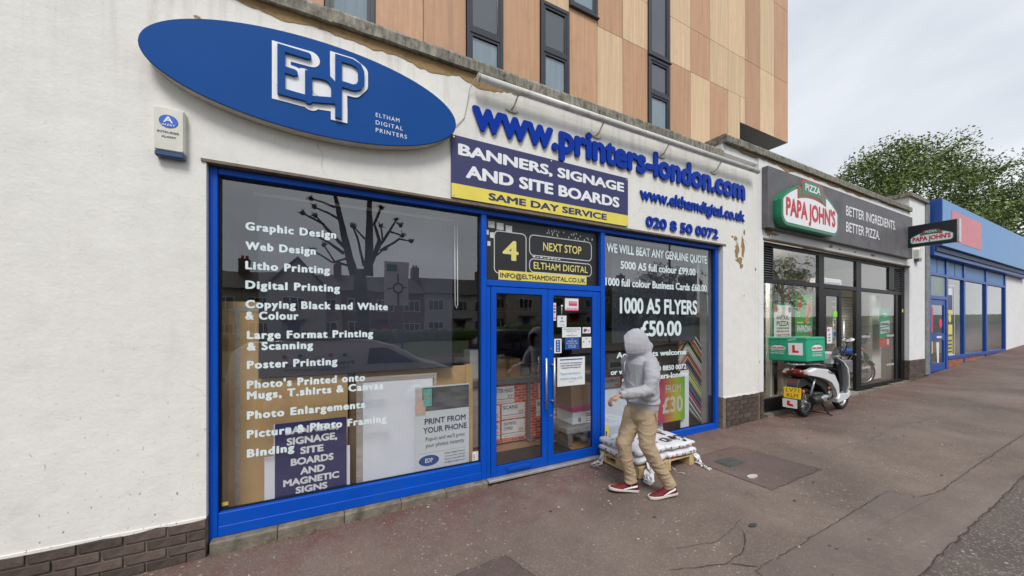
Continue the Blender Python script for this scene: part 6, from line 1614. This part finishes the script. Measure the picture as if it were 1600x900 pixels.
mb.tube([rings[6][i] for i in list(range(24))+[0]], .012, 8); mb.ellipsoid((2.864,-.904,1.47), (.030,.040,.045), 12, 8)            # rolled rim
mb.loft([ring((2.79,-.885,1.30),.10,.135,0,0), ring((2.80,-.885,1.345),.098,.125), ring((2.790,-.885,1.385),.088,.108), ring((2.775,-.885,1.42),.070,.09)])
mb.ellipsoid((2.86,-.87,1.335), (.06,.13,.055), 16, 10)
f1 = fold(3, .0055, (6, 6, 9), None); f2 = fold(8, .007, (12, 12, 7), None)
def hood_disp(p):
    k = 1.0 if p.z < 1.30 else .55
    if .84 < p.z < .912: return .0012*math.sin(p.x*700+p.y*700)*.6
    d = f1(p)*k
    if p.x < 2.72 and p.z < 1.2: d += f2(p)*.8          # sleeve bunching
    if .92 < p.z < 1.0: d += .006*math.sin(p.z*90+4*mnoise.noise(p*6))
    return d
blob('hoodie', mb, HOOD, pe, .0062, 3, hood_disp)
mb = MB(); mb.tube([(2.600,-.845,1.33),(2.590,-.84,1.27),(2.598,-.84,1.20)], .004, 6); mb.build('drawstring', mat('drawstring_grey', (.5,.5,.52), .8), pe)
# trousers
mb = MB()
mb.loft([ring((2.80,-.87,.90),.112,.155), ring((2.795,-.87,.84),.125,.165), ring((2.79,-.87,.77),.128,.160), ring((2.785,-.87,.72),.10,.13)])
mb.tube([(2.80,-.93,.83),(2.785,-.945,.68),(2.765,-.965,.51),(2.86,-1.00,.33),(2.955,-1.035,.17),(2.985,-1.048,.105)], [.104,.094,.076,.068,.060,.066], 18)
mb.tube([(2.775,-.805,.83),(2.715,-.79,.67),(2.640,-.780,.50),(2.675,-.785,.33),(2.712,-.795,.18),(2.722,-.80,.105)], [.104,.091,.076,.067,.059,.064], 18)
t1 = fold(5, .0065, (7, 7, 11), None); t2 = fold(12, .0075, (6, 6, 20), None)
def tr_disp(p):
    d = t1(p)
    if p.z < .36: d += t2(p)*.9
    if .42 < p.z < .60: d += t2(p)*.4
    if p.z > .74: d *= .5
    return d
blob('trousers', mb, CHINO, pe, .0065, 3, tr_disp)
mb = MB(); mb.tube([(2.79,-1.035,.845),(2.80,-1.048,.79),(2.825,-1.052,.745)], .004, 6); mb.build('pocket_seam', mat('chino_seam', (.20,.145,.09), .9), pe)
def shoe(heel, toe, z_heel, z_toe):
    heel, toe = V((*heel, z_heel)), V((*toe, z_toe)); d = (toe-heel).normalized(); s = V((-d.y, d.x, 0)).normalized(); u = d.cross(s); u = u if u.z > 0 else -u
    T = lambda a, b, c: heel + d*a + s*b + u*c
    secs = [(0.0,.026,.075),(.015,.033,.088),(.05,.037,.092),(.09,.038,.090),(.13,.041,.080),(.17,.046,.062),(.21,.047,.050),(.25,.042,.042),(.275,.030,.034),(.288,.014,.028)]
    R = []
    for a, w, h in secs:
        R.append([T(a, w*math.cos(t_)*(1 if math.sin(t_) < .3 else .82), .016+(h-.016)*max(0, math.sin(t_))**.7) for t_ in [math.pi*k/8 for k in range(9)]])
    sh_ = MB().loft(R, close=True).build('shoe', SHOE, pe)
    R = []
    for a, w, h in secs:
        w2 = w+.005; up = .024 if a < .2 else .024+.004*(a-.2)/.08
        R.append([T(a-.004 if a == 0 else a+(.006 if a > .28 else 0), q*w2, z) for q, z in ((-1,.002),(-1.02,up),(1.02,up),(1,.002))])
    MB().loft(R, smooth=False).build('sole', SOLE, sh_, .003)
    for q in (-1, 1):
        P_ = [(.016,.054),(.05,.048),(.085,.040),(.12,.031),(.15,.026)]; P2 = [(.016,.070),(.05,.064),(.085,.055),(.12,.044),(.165,.030)]
        def on(a, z):
            w = [w0+(w1-w0)*(a-a0)/(a1-a0) for (a0,w0,h0),(a1,w1,h1) in zip(secs, secs[1:]) if a0 <= a <= a1][0]
            h = [h0+(h1-h0)*(a-a0)/(a1-a0) for (a0,w0,h0),(a1,w1,h1) in zip(secs, secs[1:]) if a0 <= a <= a1][0]
            sn = min(.97, max(0, (z-.016)/(h-.016)))**(1/.7); cs = math.sqrt(1-sn*sn)
            return T(a, q*(w*cs*(1 if sn < .3 else .9)+.0035), z)
        mb = MB(); vs = [on(*p) for p in P_]+[on(*p) for p in P2]
        mb.add(vs, [(i, i+1, 6+i, 5+i) for i in range(4)], True); mb.build('side_stripe', WHITE_P, sh_)
    mb = MB()
    for k in range(5): a = .115+k*.020; mb.tube([T(a,-.020,.082-k*.007),T(a+.004,0,.090-k*.007),T(a,.020,.082-k*.007)], .0028, 6)
    mb.tube([T(.11,0,.09),T(.10,.018,.108),T(.115,.028,.096)], .0025, 5); mb.tube([T(.11,0,.09),T(.10,-.018,.108),T(.115,-.028,.096)], .0025, 5); mb.build('laces', SHOE, sh_)
    mb = MB(); mb.tube([T(.05,0,.08),T(.048,0,.12)], [.036,.038], 14); mb.build('sock', mat('dark_sock', (.03,.03,.035), .9), sh_)
shoe((3.045,-1.072), (2.765,-.985), .030, .004); shoe((2.785,-.828), (2.525,-.695), .006, .034)

# ================================================================== TREES BEHIND THE SHOPS
LEAF = mat('windblown_leaf', (.15,.21,.055), .6, .45, 1.1, rnd=0, spec=.3)
LEAF2 = mat('leaf_underside', (.28,.33,.14), .6, .35, 1.1, spec=.3)
LEAF3 = mat('dark_leaf', (.075,.115,.03), .6, .4, 1.1, spec=.3)
BARK = mat('grey_bark', (.06,.05,.038), .9, .3, 8, bump=.5, bscale=20, stretch=(1,1,.3))
def tree(name, label, x, y, h, rx, rz, seed, nclump=120, per=70, leaf=.17, z0=None, group=None):
    random.seed(seed); zb = g(x)-.2 if z0 is None else z0
    t = thing(name, label, 'tree', (x, y, zb), group); cz = zb+h-rz
    br = MB(); br.tube([(x, y, zb),(x+.1, y, zb+h*.2),(x-.1, y+.1, zb+h*.42),(x, y, cz)], [h*.024,h*.02,h*.016,h*.011], 10)
    lf = MB(); clumps = []
    for i in range(nclump):
        while True:
            a = V((random.uniform(-1,1), random.uniform(-1,1), random.uniform(-.9,1)))
            if .35 < a.length < 1: break
        bump = 1+.14*mnoise.noise(a.normalized()*2.3+V((seed,0,0)))
        c = V((x+a.x*rx*bump, y+a.y*rx*bump, cz+a.z*rz*bump)); clumps.append(c)
    hubs = [V((x+random.uniform(-.55,.55)*rx, y+random.uniform(-.55,.55)*rx, cz+random.uniform(-.6,.45)*rz)) for _ in range(14)]
    for hb in hubs:
        s0 = V((x, y, zb+h*random.uniform(.28,.5))); mid = s0.lerp(hb, .5)+V((random.uniform(-.3,.3), random.uniform(-.3,.3), -.25))
        br.tube([s0, mid, hb], [h*.010,h*.007,h*.004], 6, False)
    for c in clumps:
        hb = min(hubs, key=lambda q: (q-c).length); mid = hb.lerp(c, .5)+V((random.uniform(-.2,.2),random.uniform(-.2,.2),random.uniform(-.2,.1)))
        br.tube([hb, mid, c], [h*.0035,h*.0022,h*.0010], 4, False)
        R = rx*random.uniform(.10,.19)
        for k in range(per):
            p = c+V((random.gauss(0,1), random.gauss(0,1), random.gauss(0,.8))).normalized()*R*1.5*random.random()**.55; s = leaf*random.uniform(.6,1.3)
            d1 = V((random.uniform(-1,1)+.5, random.uniform(-1,1), random.uniform(-.8,.5))).normalized(); d2 = d1.cross(V((random.uniform(-1,1),random.uniform(-1,1),random.uniform(-1,1)))).normalized()
            lf.m = 0 if (k % 5) in (0,1) else 1 if (k % 5) == 2 else 2
            lf.add([p-d1*s*.5, p+d2*s*.30, p+d1*s*.55, p-d2*s*.28], [(0,1,2,3)])
    br.build('trunk', BARK, t); lf.m = 0
    me = bpy.data.meshes.new('crown'); me.from_pydata([tuple(v) for v in lf.v], [], lf.f)
    for m_ in (LEAF, LEAF2, LEAF3): me.materials.append(m_)
    me.polygons.foreach_set('material_index', lf.mi); me.update()
    o = link('crown', me, t); o['kind'] = 'stuff'
    return t
tree('leafy_tree', 'tallest windblown green tree rising behind the blue shop', 44.5, 8.6, 16.0, 5.8, 6.2, 31, 280, 170, .215)
tree('leafy_tree', 'lower rounded green tree left of the tallest one behind the pizza shop roof', 42.5, 12.2, 13.2, 4.6, 5.0, 32, 200, 160, .215)
tree('leafy_tree', 'green tree at the far right above the blue fascia', 52.5, 3.2, 14.2, 5.6, 6.6, 33, 180, 150, .22)

# ================================================================== ACROSS THE STREET (seen in the glass)
def limb_pts(s): return [((320+x/4.-568)*.0282, 1.7+(505-(250+y/4.))*.0268) for x, y in s]
po = thing('pollarded_tree', 'bare pollarded street tree with knobbly ends, mirrored in the left window', 'tree', (1.4, -12.5, -.05))
random.seed(40)
br = MB(); br.tube([(1.4,-12.5,-.1),(1.4,-12.5,.5),(1.35,-12.5,2.2),(1.27,-12.5,3.4),(1.25,-12.5,3.95)], [.34,.27,.24,.26,.24], 14); br.build('trunk', BARK, po)
for s, r0, r1 in [([(905,720),(860,520),(830,380),(800,240)],.17,.08),([(985,720),(985,500),(985,360),(985,250)],.19,.09),
    ([(850,590),(760,520),(670,475)],.07,.035),([(840,400),(770,360),(695,335)],.06,.03),([(800,320),(740,290),(680,275)],.05,.03),([(860,560),(740,430),(640,380)],.07,.035),
    ([(740,430),(700,385)],.04,.03),([(800,250),(750,235)],.05,.04),([(890,670),(800,640),(745,540)],.05,.03),([(960,660),(945,600),(920,480),(900,420)],.06,.03),
    ([(1000,640),(1040,490),(1010,400),(1050,300)],.08,.04),([(1000,650),(1050,510),(1110,410),(1145,330)],.08,.04),([(1100,430),(1190,428)],.04,.03),([(1050,560),(1160,465),(1235,475)],.06,.03),
    ([(1060,480),(1055,385)],.04,.03),([(965,490),(910,410)],.05,.03),([(1020,600),(1080,540)],.04,.03),([(870,620),(790,655),(690,600)],.05,.03),([(1130,360),(1155,400)],.03,.025)]:
    P_ = limb_pts(s); dy = random.uniform(-.5,.5); n = len(P_)
    Q = [(1.65+a, -12.5+dy*i/(n-1), z) for i, (a, z) in enumerate(P_)]
    mb = MB(); mb.tube(Q, [r0+(r1-r0)*i/(n-1) for i in range(n)], 8); e = V(Q[-1]); mb.ellipsoid(e, (.09,.09,.10), 8, 6)
    for k in range(9): d = V((random.uniform(-1,1),random.uniform(-1,1),random.uniform(-.3,1))).normalized(); mb.tube([e, e+d*random.uniform(.12,.24)], [.03,.008], 4)
    mb.build('limb', BARK, po)
rs = thing('roundabout_sign', 'tall road direction sign with roundabout diagram, mirrored in the left window', 'sign', (2.6, -11.8, 0))
mb = MB(); mb.tube([(2.35,-11.86,-.1),(2.35,-11.86,4.2)], .045, 8); mb.tube([(2.85,-11.86,-.1),(2.85,-11.86,4.2)], .045, 8); mb.build('post', GREY_P, rs)
bx('board', mat('sign_white', (.62,.63,.62), .5), rs, 2.12, 3.08, -11.80, -11.77, 2.45, 4.25); bx('panel', mat('sign_green', (.02,.16,.09), .5), rs, 2.2, 2.62, -11.768, -11.764, 3.85, 4.15)
def rbar(pts, w): 
    mb = MB(); mb.ribbon(pts, w, -11.768, -11.766); mb.build('diagram', BLACK_V, rs)
rbar([(2.65,2.5),(2.65,2.95)], .08); rbar([(2.65+.2*math.cos(a*.52), 3.15+.2*math.sin(a*.52)) for a in range(13)], .07); rbar([(2.65,3.35),(2.65,3.75)], .06); rbar([(2.85,3.15),(3.0,3.2)], .05); rbar([(2.45,3.15),(2.25,3.1)], .05)
# houses opposite
HW = [mat('house_cream', (.36,.32,.27), .85, .08, 2), mat('house_white', (.42,.41,.39), .85, .06, 2), mat('house_brick', (.17,.09,.065), .85, .2, 6), mat('house_grey', (.27,.265,.25), .85, .08, 2)]
TILE = mat('roof_tile', (.055,.045,.042), .8, .25, 5); WF = mat('white_window', (.65,.65,.65), .5)
def house(label, x0, x1, wm, gable, seed, y=-35.0):
    random.seed(seed); h = thing('terraced_house', label, 'house', ((x0+x1)/2, y, -.3)); b = g((x0+x1)/2)-.4; ez = b+5.3; rz = b+7.2
    bx('wall', wm, h, x0+.02, x1-.02, y-7, y, b, ez)
    mb = MB(); mb.prism_yz([(y+.4, ez-.1),(y-3.5, rz),(y-7.4, ez-.1)], x0, x1); mb.build('roof', TILE, h)
    if gable:
        c = (x0+x1)/2+random.uniform(-.3,.3); w = 2.3
        mb = MB(); mb.prism_xz([(c-w,b),(c+w,b),(c+w,ez),(c,ez+2.7),(c-w,ez)], y, y+.9); mb.build('gable', HW[(seed+1) % 4], h)
        mb = MB(); mb.prism_xz([(c-w-.35,ez-.35),(c,ez+2.65),(c+w+.35,ez-.35),(c+w+.35,ez-.1),(c,ez+2.95),(c-w-.35,ez-.1)], y-1.5, y+1.15); mb.build('gable_roof', TILE, h)
    wz = [(b+3.3, b+4.5), (b+.9, b+2.2)]
    n = 3
    for i in range(n):
        cx = x0+(i+.5)*(x1-x0)/n
        for z0_, z1_ in wz:
            if i == 1 and z0_ < b+1:
                bx('door', [BLACK_V, NAVY_D, LRED][seed % 3], h, cx-.5, cx+.5, y-.02, y+(.95 if gable else .05), b, b+2.2); bx('porch_hood', TILE, h, cx-.9, cx+.9, y, y+1.5, b+2.3, b+2.5); continue
            yy = y+.9 if gable and abs(cx-(x0+x1)/2) < 2.3 else y
            w = bx('window', WF, h, cx-.85, cx+.85, yy-.01, yy+.05, z0_, z1_)
            for k in range(3): bx('pane', mat('far_glass', (.03,.035,.04), .05), w, cx-.78+k*.54, cx-.32+k*.54, yy+.05, yy+.06, z0_+.08, z1_-.08)
    bx('chimney', HW[2], h, x1-.7, x1+.1, y-4.1, y-2.9, rz-.8, rz+1.2)
    for k in range(2): MB().tube([(x1-.45+k*.35,y-3.5,rz+1.2),(x1-.45+k*.35,y-3.5,rz+1.55)], .12, 8).build('chimney_pot', mat('terracotta', (.35,.14,.07), .8), h)
lab = ["far left cream house across the street, seen only in reflection", "white house across the street left of the gabled one", "gabled cream house across the street behind the pollarded tree", "brick house across the street just right of the gabled cream one",
       "plain grey house across the street with its chimney over the road sign", "second gabled house across the street, facing the double doors", "white terraced house across the street opposite the right window", "brick terraced house across the street opposite the pizza shop",
       "grey terraced house across the street beside the hedge trees", "last gabled house of the terrace opposite the blue shop"]
for i, L_ in enumerate(lab): house(L_, -22.6+8*i, -14.6+8*i, HW[(i*3+1) % 4] if i != 2 else HW[0], i in (2, 5, 9), i+50)
for i, (x, y, h, r, L_) in enumerate([(33,-30,5.6,3.0,'broad dark tree across the street mirrored in the left pane of the pizza shop'),(45,-33,10,4.5,'large tree across the street mirrored in the blue shop windows'),(22,-44,9.5,4,'tree standing behind the terraced houses across the street'),(62,-26,11,5,'tree far down the street on the opposite side')]):
    tree('street_tree', L_, x, y, h, r, r, 70+i, 55, 60, .34, z0=g(x)-.3)
# hedge in front of the houses
mb = MB(); random.seed(77)
for i in range(90):
    x = -24+i*.9; mb.ellipsoid((x, -31+random.uniform(-.2,.2), g(x)+.2+random.uniform(0,.25)), (.75,.5,.75), 8, 6)
tag(mb.build('hedge', LEAF3), kind='stuff')
lp_ = thing('street_lamp', 'grey street lamp post across the road', 'street lamp', (19, -11.6, 0)); mb = MB(); mb.tube([(19,-11.6,g(19)-.1),(19,-11.6,g(19)+6.6),(18.9,-10.6,g(19)+7.0)], [.08,.055,.035], 8); mb.build('post', GREY_P, lp_); MB().ellipsoid((18.9,-10.2,g(19)+7.0), (.14,.4,.08)).build('lamp_head', GREY_P, lp_)
# parked vehicles at the kerb
def vehicle(name, label, cat, x0, prof, glass_list, paint, y0=-5.95, y1=-4.30, wheels=(.75, 3.35), r=.31):
    zb = g(x0+2)-.12; t = thing(name, label, cat, (x0+2.1, (y0+y1)/2, zb)); ym = (y0+y1)/2
    def k(z): return 1-max(0, z-.75)*.22
    ys = [-1, -.96, -.6, 0, .6, .96, 1]; rings = []
    c = (2.1, .6)
    for s in ys:
        f = 1-.035*(abs(s) > .97); rings.append([(x0+c[0]+(px-c[0])*f, ym+s*(y1-y0)/2*k(pz), zb+c[1]+(pz-c[1])*f) for px, pz in prof])
    MB().loft(rings).build('body', paint, t)
    for s in (-1, 1):
        for gpts in glass_list:
            mb = MB(); vs = [(x0+a, ym+s*((y1-y0)/2*k(b_)+.004), zb+b_) for a, b_ in gpts]; mb.add(vs, [tuple(range(len(vs)))]); mb.build('side_window', mat('car_glass', (.015,.018,.02), .04, 0), t)
        for wx in wheels:
            w = MB().lathe([(r-.02,-.10),(r,-.06),(r,.06),(r-.02,.10),(.05,.10),(.05,-.10)], (x0+wx, ym+s*((y1-y0)/2-.10), zb+r), 'y', 28).build('wheel', RUBBER, t)
            MB().lathe([(.19,-.106),(.19,.106),(.03,.106),(.03,-.106)], (x0+wx, ym+s*((y1-y0)/2-.10), zb+r), 'y', 20).build('rim', SG, w)
    bx('tail_lamp', MATS['red_reflector'], t, x0-.01, x0+.05, y0+.12, y0+.35, zb+.75, zb+1.0); bx('tail_lamp', MATS['red_reflector'], t, x0-.01, x0+.05, y1-.35, y1-.12, zb+.75, zb+1.0)
    return t, zb
VP = mat('van_silver', (.55,.56,.57), .28, .03, 3, metal=.2, coat=.5)
t, zb = vehicle('small_van', 'small silver van of the print shop parked at the kerb', 'van', -1.6, [(0,.35),(0,.9),(.08,1.35),(.3,1.50),(1.4,1.55),(2.5,1.50),(2.9,1.38),(3.6,1.0),(4.15,.85),(4.3,.65),(4.28,.35),(3.7,.25),(.4,.25)],
    [[(2.35,1.0),(2.40,1.34),(2.75,1.33),(3.35,1.0)], [(3.4,.99),(3.05,1.18),(3.42,1.0)]], VP)
yv = -4.30+.002
bx('side_rail', BLACK_V, t, -1.2, 1.0, -4.46, -4.43, zb+1.525, zb+1.56)
text("Printers-London.com", -.9, .5, zb+1.02, zb+1.10, -4.33, INK, t, .03, mirror=True)
text("Litho Printing - Digital Printing", -.7, .4, zb+.94, zb+.97, -4.325, INK, t, .02, mirror=True)
for i, c in enumerate((MATS['learner_red'], PRUS, YEL, LRED, PRUS)):
    mb = MB(); mb.disc_xz(-.7+i*.26, zb+1.22, .04, -4.345, -4.335, 12); mb.build('logo_dot', c, t)
vehicle('parked_car', 'white hatchback parked at the kerb behind the silver van', 'car', -6.4, [(0,.35),(.02,.9),(.25,1.05),(.7,1.42),(1.5,1.47),(2.4,1.42),(3.1,1.0),(4.0,.85),(4.2,.6),(4.15,.3),(.4,.25)], [[(.75,1.0),(.95,1.33),(1.6,1.37),(1.6,1.0)],[(1.68,1.0),(1.68,1.37),(2.3,1.33),(2.85,1.0)]], mat('car_white', (.62,.63,.64), .25, .03, coat=.5))
vehicle('parked_car', 'dark blue hatchback parked at the kerb opposite the right window', 'car', 5.4, [(0,.35),(.02,.9),(.25,1.05),(.7,1.42),(1.5,1.47),(2.4,1.42),(3.1,1.0),(4.0,.85),(4.2,.6),(4.15,.3),(.4,.25)], [[(.75,1.0),(.95,1.33),(1.6,1.37),(1.6,1.0)],[(1.68,1.0),(1.68,1.37),(2.3,1.33),(2.85,1.0)]], mat('car_dark_blue', (.02,.03,.07), .25, .03, coat=.5), -10.8, -9.15)
